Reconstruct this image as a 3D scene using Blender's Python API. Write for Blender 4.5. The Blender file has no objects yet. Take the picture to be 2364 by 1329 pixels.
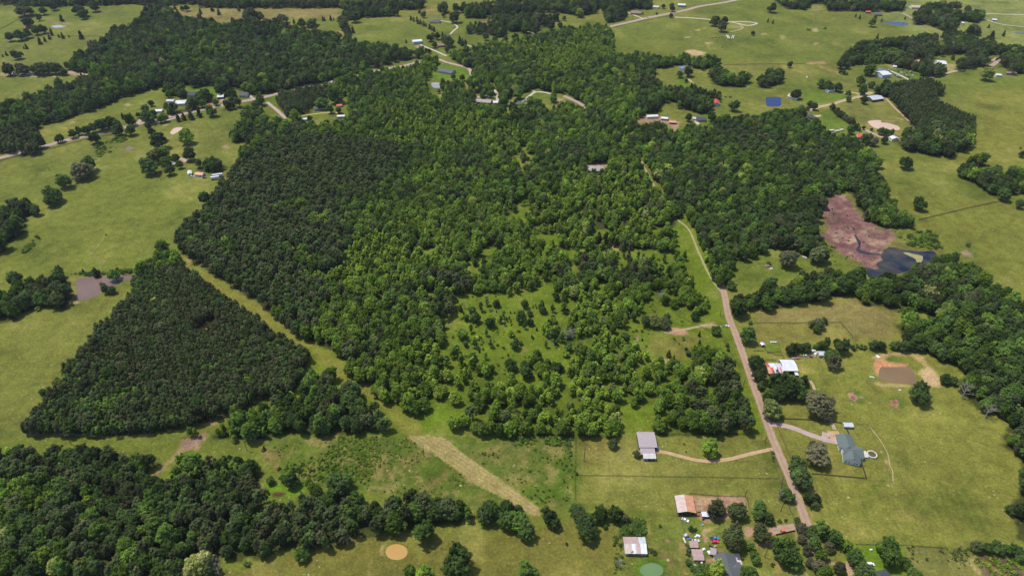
import bpy, bmesh, math, random
import numpy as np
from mathutils import Vector, Matrix
random.seed(7); RNG = np.random.default_rng(11)
scene = bpy.context.scene
COL = scene.collection
# ---------------------------------------------------------------- camera, sky, sun, exposure
CAM_H, PITCH, FPX = 380.0, math.radians(36.4), 1600.0
cam_d = bpy.data.cameras.new('camera'); cam = bpy.data.objects.new('camera', cam_d); COL.objects.link(cam)
cam_d.sensor_width = 36.0; cam_d.lens = 36.0 * FPX / 2364.0
cam_d.clip_start = 1.0; cam_d.clip_end = 20000.0
cam.location = (0, 0, CAM_H); cam.rotation_euler = (math.pi / 2 - PITCH, 0, 0)
scene.camera = cam
SUN_EL, SUN_AZ = math.radians(67), math.radians(-66)      # azimuth from +Y towards +X
world = bpy.data.worlds.new('World'); scene.world = world; world.use_nodes = True
wn = world.node_tree.nodes; wl = world.node_tree.links
sky = wn.new('ShaderNodeTexSky'); sky.sky_type = 'NISHITA'; sky.sun_disc = False
sky.sun_elevation = SUN_EL; sky.sun_rotation = SUN_AZ; sky.dust_density = 1.5
wn['Background'].inputs['Strength'].default_value = 0.15
wl.new(sky.outputs[0], wn['Background'].inputs['Color'])
sd = bpy.data.lights.new('sun', 'SUN'); sd.energy = 3.9; sd.angle = math.radians(0.55); sd.color = (1.0, 0.955, 0.88)
sun = bpy.data.objects.new('sun', sd); COL.objects.link(sun)
sv = Vector((math.sin(SUN_AZ) * math.cos(SUN_EL), math.cos(SUN_AZ) * math.cos(SUN_EL), math.sin(SUN_EL)))
sun.rotation_euler = sv.to_track_quat('Z', 'Y').to_euler(); sun.location = sv * 900
scene.view_settings.view_transform = 'Standard'; scene.view_settings.look = 'None'
scene.view_settings.exposure = 0.36; scene.view_settings.gamma = 1.0
scene.cycles.max_bounces = 5; scene.cycles.diffuse_bounces = 2; scene.cycles.glossy_bounces = 2
scene.cycles.transmission_bounces = 3; scene.cycles.volume_bounces = 0; scene.cycles.transparent_max_bounces = 6

# ---------------------------------------------------------------- survey: photo position -> ground position
TILES = {'A': (0, 0, 2.9538), 'B': (780, 0, 2.9538), 'C': (1564, 0, 2.9538), 'D': (0, 440, 2.9538), 'E': (780, 440, 2.9538),
         'F': (1564, 440, 2.9538), 'G': (0, 879, 2.9538), 'H': (780, 879, 2.9538), 'I': (1564, 879, 2.9538),
         'J': (1400, 1120, 6.358), 'K': (1760, 950, 6.567), 'L': (1740, 760, 6.567), 'M': (1880, 130, 6.567),
         'N': (320, 180, 5.317), 'O': (1440, 990, 13.13), 'Q': (1760, 1120, 6.358), 'Z': (0, 0, 1.0)}
def PP(s):
    """'A10,20 30,40 B5,6' -> list of photo positions"""
    t = 'Z'; out = []
    for w in s.split():
        if w[0].isalpha(): t = w[0]; w = w[1:]
        x, y = w.split(',')[:2]; ox, oy, k = TILES[t]
        out.append((ox + float(x) / k, oy + float(y) / k))
    return out
CP, SP = math.cos(PITCH), math.sin(PITCH)
def G(px, py, z=0.0):
    dx = (px - 1182) / FPX; dy = (664.5 - py) / FPX
    t = (CAM_H - z) / (SP - dy * CP)
    return Vector((dx * t, (CP + dy * SP) * t, z))
def mpp(p):                                               # metres per photo pixel at a world point
    return (p.y * CP + (CAM_H - p.z) * SP) / FPX
def WP(s, z=0.0): return [G(x, y, z) for x, y in PP(s)]

# ---------------------------------------------------------------- object helpers
def link(o, parent=None):
    COL.objects.link(o)
    if parent is not None: o.parent = parent
    return o
def tag(o, label=None, cat=None, group=None, kind=None):
    if label: o['label'] = label
    if cat: o['category'] = cat
    if group: o['group'] = group
    if kind: o['kind'] = kind
    return o
def empty(name, loc, rz=0.0, label=None, cat=None, group=None):
    o = bpy.data.objects.new(name, None); o.location = loc; o.rotation_euler = (0, 0, rz); o.empty_display_size = 0.5
    return tag(link(o), label, cat, group)
def mesh_np(name, V, F, mats, smooth=False, mi=None):
    """V (n,3) array; F list of index arrays (k,m)"""
    me = bpy.data.meshes.new(name)
    F = [f for f in F if len(f)]
    nv = len(V); loops = np.concatenate([f.ravel() for f in F]).astype(np.int32)
    tot = np.concatenate([np.full(len(f), f.shape[1], np.int32) for f in F])
    st = np.concatenate([[0], np.cumsum(tot)[:-1]]).astype(np.int32)
    me.vertices.add(nv); me.vertices.foreach_set('co', np.asarray(V, np.float32).ravel())
    me.loops.add(len(loops)); me.loops.foreach_set('vertex_index', loops)
    me.polygons.add(len(tot)); me.polygons.foreach_set('loop_start', st); me.polygons.foreach_set('loop_total', tot)
    if mi is not None: me.polygons.foreach_set('material_index', np.asarray(mi, np.int32))
    me.polygons.foreach_set('use_smooth', np.full(len(tot), smooth, bool))
    for m in mats: me.materials.append(m)
    me.update(calc_edges=True); me.validate()
    return me
class MB:
    """collects simple shapes into one mesh"""
    def __init__(s): s.v = []; s.f = []
    def add(s, vs, fs):
        n = len(s.v); s.v += [tuple(v) for v in vs]; s.f += [tuple(i + n for i in f) for f in fs]; return s
    def box(s, cx, cy, cz, sx, sy, sz, rz=0.0):
        c, q = math.cos(rz), math.sin(rz); vs = []
        for dz in (-.5, .5):
            for dx, dy in ((-.5, -.5), (.5, -.5), (.5, .5), (-.5, .5)):
                x, y = dx * sx, dy * sy; vs.append((cx + x * c - y * q, cy + x * q + y * c, cz + dz * sz))
        return s.add(vs, [(0, 3, 2, 1), (4, 5, 6, 7), (0, 1, 5, 4), (1, 2, 6, 5), (2, 3, 7, 6), (3, 0, 4, 7)])
    def tube(s, a, b, r1, r2, n=6, cap=True):
        a = Vector(a); b = Vector(b); d = (b - a).normalized()
        u = d.orthogonal().normalized(); w = d.cross(u); vs = []
        for p, r in ((a, r1), (b, r2)):
            for i in range(n):
                t = 2 * math.pi * i / n; vs.append(p + (u * math.cos(t) + w * math.sin(t)) * r)
        fs = [(i, (i + 1) % n, n + (i + 1) % n, n + i) for i in range(n)]
        if cap: fs += [tuple(range(n - 1, -1, -1)), tuple(range(n, 2 * n))]
        return s.add(vs, fs)
    def prism(s, outline, y0, y1):                        # outline in x,z extruded along y
        n = len(outline)
        vs = [(x, y0, z) for x, z in outline] + [(x, y1, z) for x, z in outline]
        fs = [(i, (i + 1) % n, n + (i + 1) % n, n + i) for i in range(n)]
        return s.add(vs, fs + [tuple(range(n - 1, -1, -1)), tuple(range(n, 2 * n))])
    def mesh(s, name, mat, smooth=False):
        me = bpy.data.meshes.new(name); me.from_pydata(s.v, [], s.f); me.materials.append(mat)
        if smooth: me.polygons.foreach_set('use_smooth', [True] * len(me.polygons))
        bm = bmesh.new(); bm.from_mesh(me); bmesh.ops.recalc_face_normals(bm, faces=bm.faces); bm.to_mesh(me); bm.free()
        me.update(); return me
    def build(s, name, mat, parent=None, smooth=False, loc=None, rz=None):
        o = bpy.data.objects.new(name, s.mesh(name, mat, smooth))
        if loc is not None: o.location = loc
        if rz is not None: o.rotation_euler = (0, 0, rz)
        return link(o, parent)

# ---------------------------------------------------------------- materials
def new_mat(name):
    m = bpy.data.materials.new(name); m.use_nodes = True
    nt = m.node_tree; b = nt.nodes['Principled BSDF']; return m, nt, b
def nd(nt, t, **kw):
    n = nt.nodes.new(t)
    for k, v in kw.items(): setattr(n, k, v)
    return n
def tinted(name, col, col2=None, scale=0.5, rough=0.8, metal=0.0, detail=6, spec=0.3, lo=0.35, hi=0.65, stretch=None, bump=0.0):
    m, nt, b = new_mat(name); b.inputs['Roughness'].default_value = rough; b.inputs['Metallic'].default_value = metal
    b.inputs['Specular IOR Level'].default_value = spec
    col2 = col2 or tuple(c * 0.78 for c in col)
    tc = nd(nt, 'ShaderNodeTexCoord'); no = nd(nt, 'ShaderNodeTexNoise'); no.inputs['Scale'].default_value = scale
    no.inputs['Detail'].default_value = detail; no.inputs['Roughness'].default_value = 0.65
    if stretch:
        mp = nd(nt, 'ShaderNodeMapping'); mp.inputs['Scale'].default_value = stretch
        nt.links.new(tc.outputs['Object'], mp.inputs[0]); nt.links.new(mp.outputs[0], no.inputs[0])
    else: nt.links.new(tc.outputs['Object'], no.inputs[0])
    r = nd(nt, 'ShaderNodeValToRGB'); r.color_ramp.elements[0].position = lo; r.color_ramp.elements[1].position = hi
    r.color_ramp.elements[0].color = (*col2, 1); r.color_ramp.elements[1].color = (*col, 1)
    nt.links.new(no.outputs['Fac'], r.inputs[0]); nt.links.new(r.outputs[0], b.inputs['Base Color'])
    if bump:
        bp = nd(nt, 'ShaderNodeBump'); bp.inputs['Distance'].default_value = bump; bp.inputs['Strength'].default_value = 0.6
        nt.links.new(no.outputs['Fac'], bp.inputs['Height']); nt.links.new(bp.outputs[0], b.inputs['Normal'])
    return m
def ribbed(name, col, col2, spacing=0.9, rough=0.45, stain=0.35, axis=0):
    """sheet-metal roofing: narrow ribs down the slope and blotchy staining along them"""
    m, nt, b = new_mat(name); b.inputs['Roughness'].default_value = rough; b.inputs['Specular IOR Level'].default_value = 0.4
    tc = nd(nt, 'ShaderNodeTexCoord'); mp = nd(nt, 'ShaderNodeMapping')
    mp.inputs['Scale'].default_value = (1.1, 0.3, 0.3) if axis == 0 else (0.3, 1.1, 0.3)
    no = nd(nt, 'ShaderNodeTexNoise'); no.inputs['Scale'].default_value = 1.0; no.inputs['Detail'].default_value = 5
    nt.links.new(tc.outputs['Object'], mp.inputs[0]); nt.links.new(mp.outputs[0], no.inputs[0])
    r = nd(nt, 'ShaderNodeValToRGB'); e = r.color_ramp.elements
    e[0].position = 0.5 - stain * 0.5; e[1].position = 0.5 + stain * 0.3; e[0].color = (*col2, 1); e[1].color = (*col, 1)
    nt.links.new(no.outputs['Fac'], r.inputs[0])
    sx = nd(nt, 'ShaderNodeSeparateXYZ'); nt.links.new(tc.outputs['Object'], sx.inputs[0])
    mu = nd(nt, 'ShaderNodeMath', operation='MULTIPLY'); mu.inputs[1].default_value = 2 * math.pi / spacing
    nt.links.new(sx.outputs[axis], mu.inputs[0]); si = nd(nt, 'ShaderNodeMath', operation='SINE'); nt.links.new(mu.outputs[0], si.inputs[0])
    ab = nd(nt, 'ShaderNodeMath', operation='POWER'); a2 = nd(nt, 'ShaderNodeMath', operation='ABSOLUTE'); nt.links.new(si.outputs[0], a2.inputs[0])
    nt.links.new(a2.outputs[0], ab.inputs[0]); ab.inputs[1].default_value = 6
    bp = nd(nt, 'ShaderNodeBump'); bp.inputs['Distance'].default_value = 0.06; bp.inputs['Strength'].default_value = 0.8
    nt.links.new(ab.outputs[0], bp.inputs['Height']); nt.links.new(bp.outputs[0], b.inputs['Normal'])
    nt.links.new(r.outputs[0], b.inputs['Base Color']); return m
M = {}
M['white_metal'] = ribbed('white_sheet_metal', (0.52, 0.53, 0.55), (0.42, 0.43, 0.46))
M['grey_metal'] = ribbed('grey_sheet_metal', (0.42, 0.43, 0.46), (0.30, 0.31, 0.34))
M['dark_metal'] = ribbed('charcoal_sheet_metal', (0.06, 0.065, 0.085), (0.045, 0.05, 0.065))
M['rust_metal'] = ribbed('rusty_sheet_metal', (0.50, 0.27, 0.17), (0.36, 0.13, 0.07), stain=0.7)
M['rust_white'] = ribbed('stained_white_sheet_metal', (0.43, 0.38, 0.36), (0.30, 0.165, 0.12), stain=0.9)
M['rust_pink'] = ribbed('faded_rust_sheet_metal', (0.38, 0.28, 0.265), (0.27, 0.15, 0.125), stain=0.9)
M['red_metal'] = ribbed('red_sheet_metal', (0.45, 0.07, 0.05), (0.32, 0.09, 0.06), stain=0.6)
M['bright_red'] = ribbed('bright_red_roofing', (0.44, 0.065, 0.05), (0.36, 0.07, 0.055))
M['blue_metal'] = ribbed('blue_sheet_metal', (0.09, 0.17, 0.36), (0.07, 0.14, 0.30))
M['cyan'] = tinted('pale_blue_tarpaulin', (0.12, 0.32, 0.52), rough=0.5)
M['shingle_grey'] = tinted('grey_shingles', (0.085, 0.092, 0.096), (0.062, 0.068, 0.072), scale=3, rough=0.9, bump=0.03)
M['shingle_green'] = tinted('grey_green_shingles', (0.10, 0.125, 0.115), (0.078, 0.098, 0.092), scale=3, rough=0.9, bump=0.03)
M['shingle_dark'] = tinted('dark_shingles', (0.055, 0.06, 0.068), scale=3, rough=0.9, bump=0.03)
M['shingle_brown'] = tinted('brown_shingles', (0.22, 0.155, 0.135), (0.16, 0.11, 0.10), scale=3, rough=0.9, bump=0.03)
M['shingle_tan'] = tinted('tan_shingles', (0.42, 0.30, 0.24), (0.33, 0.23, 0.19), scale=2, rough=0.9, bump=0.03)
M['shingle_lilac'] = tinted('weathered_lilac_roofing', (0.30, 0.265, 0.275), (0.24, 0.20, 0.205), scale=1.2, rough=0.8)
M['white_wall'] = tinted('white_siding', (0.62, 0.62, 0.61), (0.54, 0.54, 0.53), scale=0.8, rough=0.7)
M['blue_wall'] = tinted('pale_blue_siding', (0.42, 0.50, 0.62), (0.36, 0.44, 0.56), scale=0.8, rough=0.7)
M['grey_wall'] = tinted('grey_siding', (0.32, 0.33, 0.35), (0.26, 0.27, 0.29), scale=0.8, rough=0.75)
M['tan_wall'] = tinted('tan_siding', (0.48, 0.40, 0.30), (0.40, 0.33, 0.25), scale=0.8, rough=0.8)
M['brick_wall'] = tinted('brown_brick', (0.26, 0.16, 0.12), (0.20, 0.12, 0.09), scale=2.5, rough=0.9)
M['dark_wall'] = tinted('dark_boards', (0.09, 0.085, 0.08), (0.05, 0.05, 0.05), scale=1.5, rough=0.85, stretch=(1, 1, 6))
M['wood'] = tinted('weathered_timber', (0.20, 0.14, 0.10), (0.11, 0.08, 0.06), scale=2, rough=0.9)
M['wood_dark'] = tinted('dark_fence_boards', (0.085, 0.06, 0.05), scale=2, rough=0.9)
M['wood_red'] = tinted('brown_fence_boards', (0.22, 0.11, 0.07), (0.15, 0.08, 0.05), scale=2, rough=0.9)
M['pole'] = tinted('creosoted_pole_timber', (0.10, 0.075, 0.06), scale=2, rough=0.9)
M['wire'] = tinted('weathered_wire', (0.10, 0.10, 0.105), rough=0.9, spec=0.0)
M['steel'] = tinted('galvanised_steel', (0.45, 0.46, 0.48), rough=0.4, metal=0.6)
M['rust'] = tinted('rusted_steel', (0.30, 0.12, 0.07), (0.16, 0.07, 0.05), scale=2, rough=0.8)
M['black'] = tinted('black_rubber', (0.02, 0.02, 0.022), rough=0.7)
M['black_hide'] = tinted('black_hide', (0.025, 0.02, 0.018), rough=0.6)
M['concrete'] = tinted('pale_concrete', (0.45, 0.42, 0.40), (0.37, 0.34, 0.33), scale=0.4, rough=0.9)
M['plastic_white'] = tinted('white_plastic', (0.62, 0.62, 0.62), rough=0.4)
M['bark'] = tinted('grey_brown_bark', (0.17, 0.13, 0.10), (0.09, 0.07, 0.055), scale=3, rough=0.95, stretch=(4, 4, 0.8))
M['dead_wood'] = tinted('bleached_dead_wood', (0.34, 0.30, 0.27), (0.20, 0.17, 0.15), scale=2, rough=0.95)
def paint(name, col):
    m, nt, b = new_mat(name); b.inputs['Base Color'].default_value = (*col, 1); b.inputs['Roughness'].default_value = 0.25
    b.inputs['Coat Weight'].default_value = 0.6
    no = nd(nt, 'ShaderNodeTexNoise'); no.inputs['Scale'].default_value = 3.0
    mr = nd(nt, 'ShaderNodeMapRange'); mr.inputs['To Min'].default_value = 0.2; mr.inputs['To Max'].default_value = 0.4
    nt.links.new(no.outputs['Fac'], mr.inputs['Value']); nt.links.new(mr.outputs[0], b.inputs['Roughness']); return m
PAINT = {'white': paint('white_car_paint', (0.62, 0.62, 0.62)), 'red': paint('red_car_paint', (0.55, 0.02, 0.04)), 'blue': paint('blue_car_paint', (0.06, 0.16, 0.50)),
         'silver': paint('silver_car_paint', (0.42, 0.43, 0.45)), 'black': paint('black_car_paint', (0.03, 0.03, 0.035)), 'tan': paint('tan_car_paint', (0.42, 0.34, 0.25)),
         'maroon': paint('maroon_car_paint', (0.20, 0.03, 0.03)), 'dark blue': paint('dark_blue_car_paint', (0.03, 0.06, 0.16)), 'green': paint('green_car_paint', (0.05, 0.14, 0.08)), 'orange red': paint('orange_red_paint', (0.75, 0.10, 0.04))}
m_, nt_, b_ = new_mat('dark_window_glass'); b_.inputs['Base Color'].default_value = (0.025, 0.035, 0.05, 1); b_.inputs['Roughness'].default_value = 0.08
n_ = nd(nt_, 'ShaderNodeTexNoise'); n_.inputs['Scale'].default_value = 1.2
q_ = nd(nt_, 'ShaderNodeMapRange'); q_.inputs['To Min'].default_value = 0.05; q_.inputs['To Max'].default_value = 0.14
nt_.links.new(n_.outputs['Fac'], q_.inputs['Value']); nt_.links.new(q_.outputs[0], b_.inputs['Roughness']); M['glass'] = m_
def road_mat(name, c1, c2, scale=0.25):
    m, nt, b = new_mat(name); b.inputs['Roughness'].default_value = 0.95; b.inputs['Specular IOR Level'].default_value = 0.2
    tc = nd(nt, 'ShaderNodeTexCoord')
    n1 = nd(nt, 'ShaderNodeTexNoise'); n1.inputs['Scale'].default_value = scale; n1.inputs['Detail'].default_value = 8; n1.inputs['Roughness'].default_value = 0.7
    nt.links.new(tc.outputs['Object'], n1.inputs[0])
    uv = nd(nt, 'ShaderNodeAttribute', attribute_name='across')     # worn wheel tracks along the lane
    mr = nd(nt, 'ShaderNodeMath', operation='MULTIPLY'); mr.inputs[1].default_value = 4 * math.pi
    nt.links.new(uv.outputs['Fac'], mr.inputs[0]); co = nd(nt, 'ShaderNodeMath', operation='COSINE'); nt.links.new(mr.outputs[0], co.inputs[0])
    mu = nd(nt, 'ShaderNodeMath', operation='MULTIPLY_ADD'); mu.inputs[1].default_value = -0.09; nt.links.new(co.outputs[0], mu.inputs[0]); nt.links.new(n1.outputs['Fac'], mu.inputs[2])
    r = nd(nt, 'ShaderNodeValToRGB'); e = r.color_ramp.elements; e[0].position = 0.3; e[1].position = 0.68
    e[0].color = (*c2, 1); e[1].color = (*c1, 1); nt.links.new(mu.outputs[0], r.inputs[0]); nt.links.new(r.outputs[0], b.inputs['Base Color']); return m
M['dirt_road'] = road_mat('packed_dirt_road', (0.30, 0.208, 0.145), (0.215, 0.145, 0.100))
M['asphalt'] = road_mat('faded_chip_seal', (0.30, 0.225, 0.19), (0.235, 0.175, 0.15))
M['gravel'] = road_mat('white_gravel', (0.42, 0.37, 0.30), (0.30, 0.26, 0.20))
M['drive'] = road_mat('grey_pink_gravel', (0.35, 0.26, 0.23), (0.26, 0.19, 0.17))
M['tan_track'] = road_mat('tan_dirt_track', (0.37, 0.27, 0.165), (0.22, 0.185, 0.09))
M['red_track'] = road_mat('orange_dirt_track', (0.39, 0.245, 0.15), (0.25, 0.185, 0.095))
M['faint_track'] = road_mat('faint_grass_track', (0.28, 0.245, 0.12), (0.19, 0.185, 0.075))
def water(name, col, col2, rough=0.12, scale=0.05):
    m, nt, b = new_mat(name); b.inputs['Roughness'].default_value = rough; b.inputs['IOR'].default_value = 1.33; b.inputs['Specular IOR Level'].default_value = 0.35
    tc = nd(nt, 'ShaderNodeTexCoord'); n1 = nd(nt, 'ShaderNodeTexNoise'); n1.inputs['Scale'].default_value = scale; n1.inputs['Detail'].default_value = 6
    r = nd(nt, 'ShaderNodeValToRGB'); e = r.color_ramp.elements; e[0].position = 0.35; e[1].position = 0.65; e[0].color = (*col, 1); e[1].color = (*col2, 1)
    nt.links.new(tc.outputs['Object'], n1.inputs[0]); nt.links.new(n1.outputs['Fac'], r.inputs[0]); nt.links.new(r.outputs[0], b.inputs['Base Color'])
    n2 = nd(nt, 'ShaderNodeTexNoise'); n2.inputs['Scale'].default_value = 0.9; n2.inputs['Detail'].default_value = 4; nt.links.new(tc.outputs['Object'], n2.inputs[0])
    bp = nd(nt, 'ShaderNodeBump'); bp.inputs['Distance'].default_value = 0.12; bp.inputs['Strength'].default_value = 0.5; nt.links.new(n2.outputs['Fac'], bp.inputs['Height']); nt.links.new(bp.outputs[0], b.inputs['Normal'])
    return m
M['w_purple'] = water('purple_brown_water', (0.115, 0.075, 0.062), (0.14, 0.092, 0.074))
M['w_brown'] = water('muddy_brown_water', (0.135, 0.088, 0.045), (0.16, 0.105, 0.055))
M['w_ochre'] = water('ochre_water', (0.33, 0.20, 0.065), (0.37, 0.225, 0.075))
M['w_blue'] = water('deep_blue_water', (0.008, 0.018, 0.075), (0.012, 0.025, 0.095))
M['w_dark'] = water('dark_marsh_water', (0.004, 0.009, 0.024), (0.050, 0.044, 0.030), scale=0.06)
M['w_tan'] = water('tan_water', (0.40, 0.28, 0.20), (0.44, 0.31, 0.23))
M['w_grey'] = water('grey_water', (0.20, 0.20, 0.20), (0.24, 0.23, 0.22))
M['w_green'] = water('algae_green_water', (0.085, 0.15, 0.06), (0.11, 0.18, 0.075), rough=0.5)
M['w_pool'] = water('murky_pool_water', (0.07, 0.06, 0.02), (0.09, 0.075, 0.03))
# foliage: 'tint' is carried by each tree (or each instance of the wood); 'leafv' varies leaf clump by leaf clump
def foliage(name, ramp):
    m, nt, b = new_mat(name); nt.nodes.remove(b)
    at = nd(nt, 'ShaderNodeAttribute', attribute_name='tint'); at.attribute_type = 'INSTANCER'
    oi = nd(nt, 'ShaderNodeObjectInfo'); lv = nd(nt, 'ShaderNodeAttribute', attribute_name='leafv')
    r = nd(nt, 'ShaderNodeValToRGB'); e = r.color_ramp.elements
    while len(e) < len(ramp): e.new(0.5)
    for i, (p, c) in enumerate(ramp): e[i].position = p; e[i].color = (*c, 1)
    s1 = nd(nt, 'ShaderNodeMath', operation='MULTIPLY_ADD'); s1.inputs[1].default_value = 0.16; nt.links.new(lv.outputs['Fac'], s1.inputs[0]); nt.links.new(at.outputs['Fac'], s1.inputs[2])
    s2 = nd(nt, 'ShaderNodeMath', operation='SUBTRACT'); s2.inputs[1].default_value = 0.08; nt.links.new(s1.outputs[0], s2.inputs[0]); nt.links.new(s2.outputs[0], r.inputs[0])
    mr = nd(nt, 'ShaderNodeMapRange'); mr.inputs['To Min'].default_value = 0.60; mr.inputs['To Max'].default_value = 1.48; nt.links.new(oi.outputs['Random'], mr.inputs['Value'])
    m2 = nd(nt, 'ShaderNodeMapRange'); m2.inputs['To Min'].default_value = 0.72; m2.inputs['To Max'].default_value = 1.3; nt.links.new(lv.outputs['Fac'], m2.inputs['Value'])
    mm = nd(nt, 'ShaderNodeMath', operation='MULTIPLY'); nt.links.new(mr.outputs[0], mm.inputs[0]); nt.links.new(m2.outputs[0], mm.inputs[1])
    fr = nd(nt, 'ShaderNodeMath', operation='MULTIPLY'); fr.inputs[1].default_value = 13.7; nt.links.new(oi.outputs['Random'], fr.inputs[0])
    fq = nd(nt, 'ShaderNodeMath', operation='FRACT'); nt.links.new(fr.outputs[0], fq.inputs[0])
    fm = nd(nt, 'ShaderNodeMapRange'); fm.inputs['From Min'].default_value = 0.88; fm.inputs['From Max'].default_value = 1.0; fm.inputs['To Max'].default_value = 0.55; nt.links.new(fq.outputs[0], fm.inputs['Value'])
    bx = nd(nt, 'ShaderNodeMix', data_type='RGBA'); bx.inputs[7].default_value = (0.15, 0.135, 0.075, 1); nt.links.new(fm.outputs[0], bx.inputs[0]); nt.links.new(r.outputs[0], bx.inputs[6])
    vm = nd(nt, 'ShaderNodeVectorMath', operation='SCALE'); nt.links.new(bx.outputs[2], vm.inputs[0]); nt.links.new(mm.outputs[0], vm.inputs['Scale'])
    df = nd(nt, 'ShaderNodeBsdfDiffuse'); tr = nd(nt, 'ShaderNodeBsdfTranslucent'); mx = nd(nt, 'ShaderNodeMixShader'); mx.inputs[0].default_value = 0.36
    nt.links.new(vm.outputs[0], df.inputs['Color']); nt.links.new(vm.outputs[0], tr.inputs['Color'])
    nt.links.new(df.outputs[0], mx.inputs[1]); nt.links.new(tr.outputs[0], mx.inputs[2])
    nt.links.new(mx.outputs[0], nt.nodes['Material Output'].inputs['Surface']); return m
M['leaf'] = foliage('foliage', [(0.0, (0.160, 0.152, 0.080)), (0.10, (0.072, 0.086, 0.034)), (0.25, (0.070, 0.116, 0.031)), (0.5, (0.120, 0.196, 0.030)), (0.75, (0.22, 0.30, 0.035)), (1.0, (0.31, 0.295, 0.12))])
# ---------------------------------------------------------------- noise and polygon tools (numpy)
def vnoise(x, y, seed):
    xi = np.floor(x).astype(np.int64); yi = np.floor(y).astype(np.int64); fx = x - xi; fy = y - yi
    fx = fx * fx * (3 - 2 * fx); fy = fy * fy * (3 - 2 * fy)
    def h(a, b):
        n = (a * 374761393 + b * 668265263 + seed * 974711) & 0x7fffffff
        n = ((n ^ (n >> 13)) * 1274126177) & 0x7fffffff
        return ((n ^ (n >> 16)) & 0xffff) / 65535.0
    return (h(xi, yi) * (1 - fx) + h(xi + 1, yi) * fx) * (1 - fy) + (h(xi, yi + 1) * (1 - fx) + h(xi + 1, yi + 1) * fx) * fy
def fbm(x, y, seed, scale, octv=4, gain=0.5):
    s = 0; a = 1; t = 0; f = 1.0 / scale
    for k in range(octv):
        s = s + a * vnoise(x * f + 17.3 * k, y * f + 9.1 * k, seed + k); t += a; a *= gain; f *= 2.03
    return s / t
def inpoly(x, y, P):
    r = np.zeros(x.shape, bool); n = len(P)
    for i in range(n):
        x1, y1 = P[i][0], P[i][1]; x2, y2 = P[(i + 1) % n][0], P[(i + 1) % n][1]
        if y1 == y2: continue
        c = ((y1 > y) != (y2 > y)) & (x < (x2 - x1) * (y - y1) / (y2 - y1) + x1); r ^= c
    return r
def polydist(x, y, P):
    d = np.full(x.shape, 1e18); n = len(P)
    for i in range(n):
        ax, ay = P[i][0], P[i][1]; bx, by = P[(i + 1) % n][0], P[(i + 1) % n][1]
        vx, vy = bx - ax, by - ay; L = vx * vx + vy * vy + 1e-9
        t = np.clip(((x - ax) * vx + (y - ay) * vy) / L, 0, 1)
        d = np.minimum(d, (x - ax - t * vx) ** 2 + (y - ay - t * vy) ** 2)
    d = np.sqrt(d); return np.where(inpoly(x, y, P), d, -d)
def smooth_closed(P, n=6):
    out = []; k = len(P)
    for i in range(k):
        p0, p1, p2, p3 = P[i - 1], P[i], P[(i + 1) % k], P[(i + 2) % k]
        for j in range(n):
            t = j / n
            out.append(0.5 * ((2 * p1) + (p2 - p0) * t + (2 * p0 - 5 * p1 + 4 * p2 - p3) * t * t + (3 * p1 - p0 - 3 * p2 + p3) * t ** 3))
    return out
def smooth_open(P, n=8):
    Q = [P[0] * 2 - P[1]] + list(P) + [P[-1] * 2 - P[-2]]; out = []
    for i in range(1, len(Q) - 2):
        p0, p1, p2, p3 = Q[i - 1], Q[i], Q[i + 1], Q[i + 2]
        for j in range(n):
            t = j / n
            out.append(0.5 * ((2 * p1) + (p2 - p0) * t + (2 * p0 - 5 * p1 + 4 * p2 - p3) * t * t + (3 * p1 - p0 - 3 * p2 + p3) * t ** 3))
    return out + [P[-1]]
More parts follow.
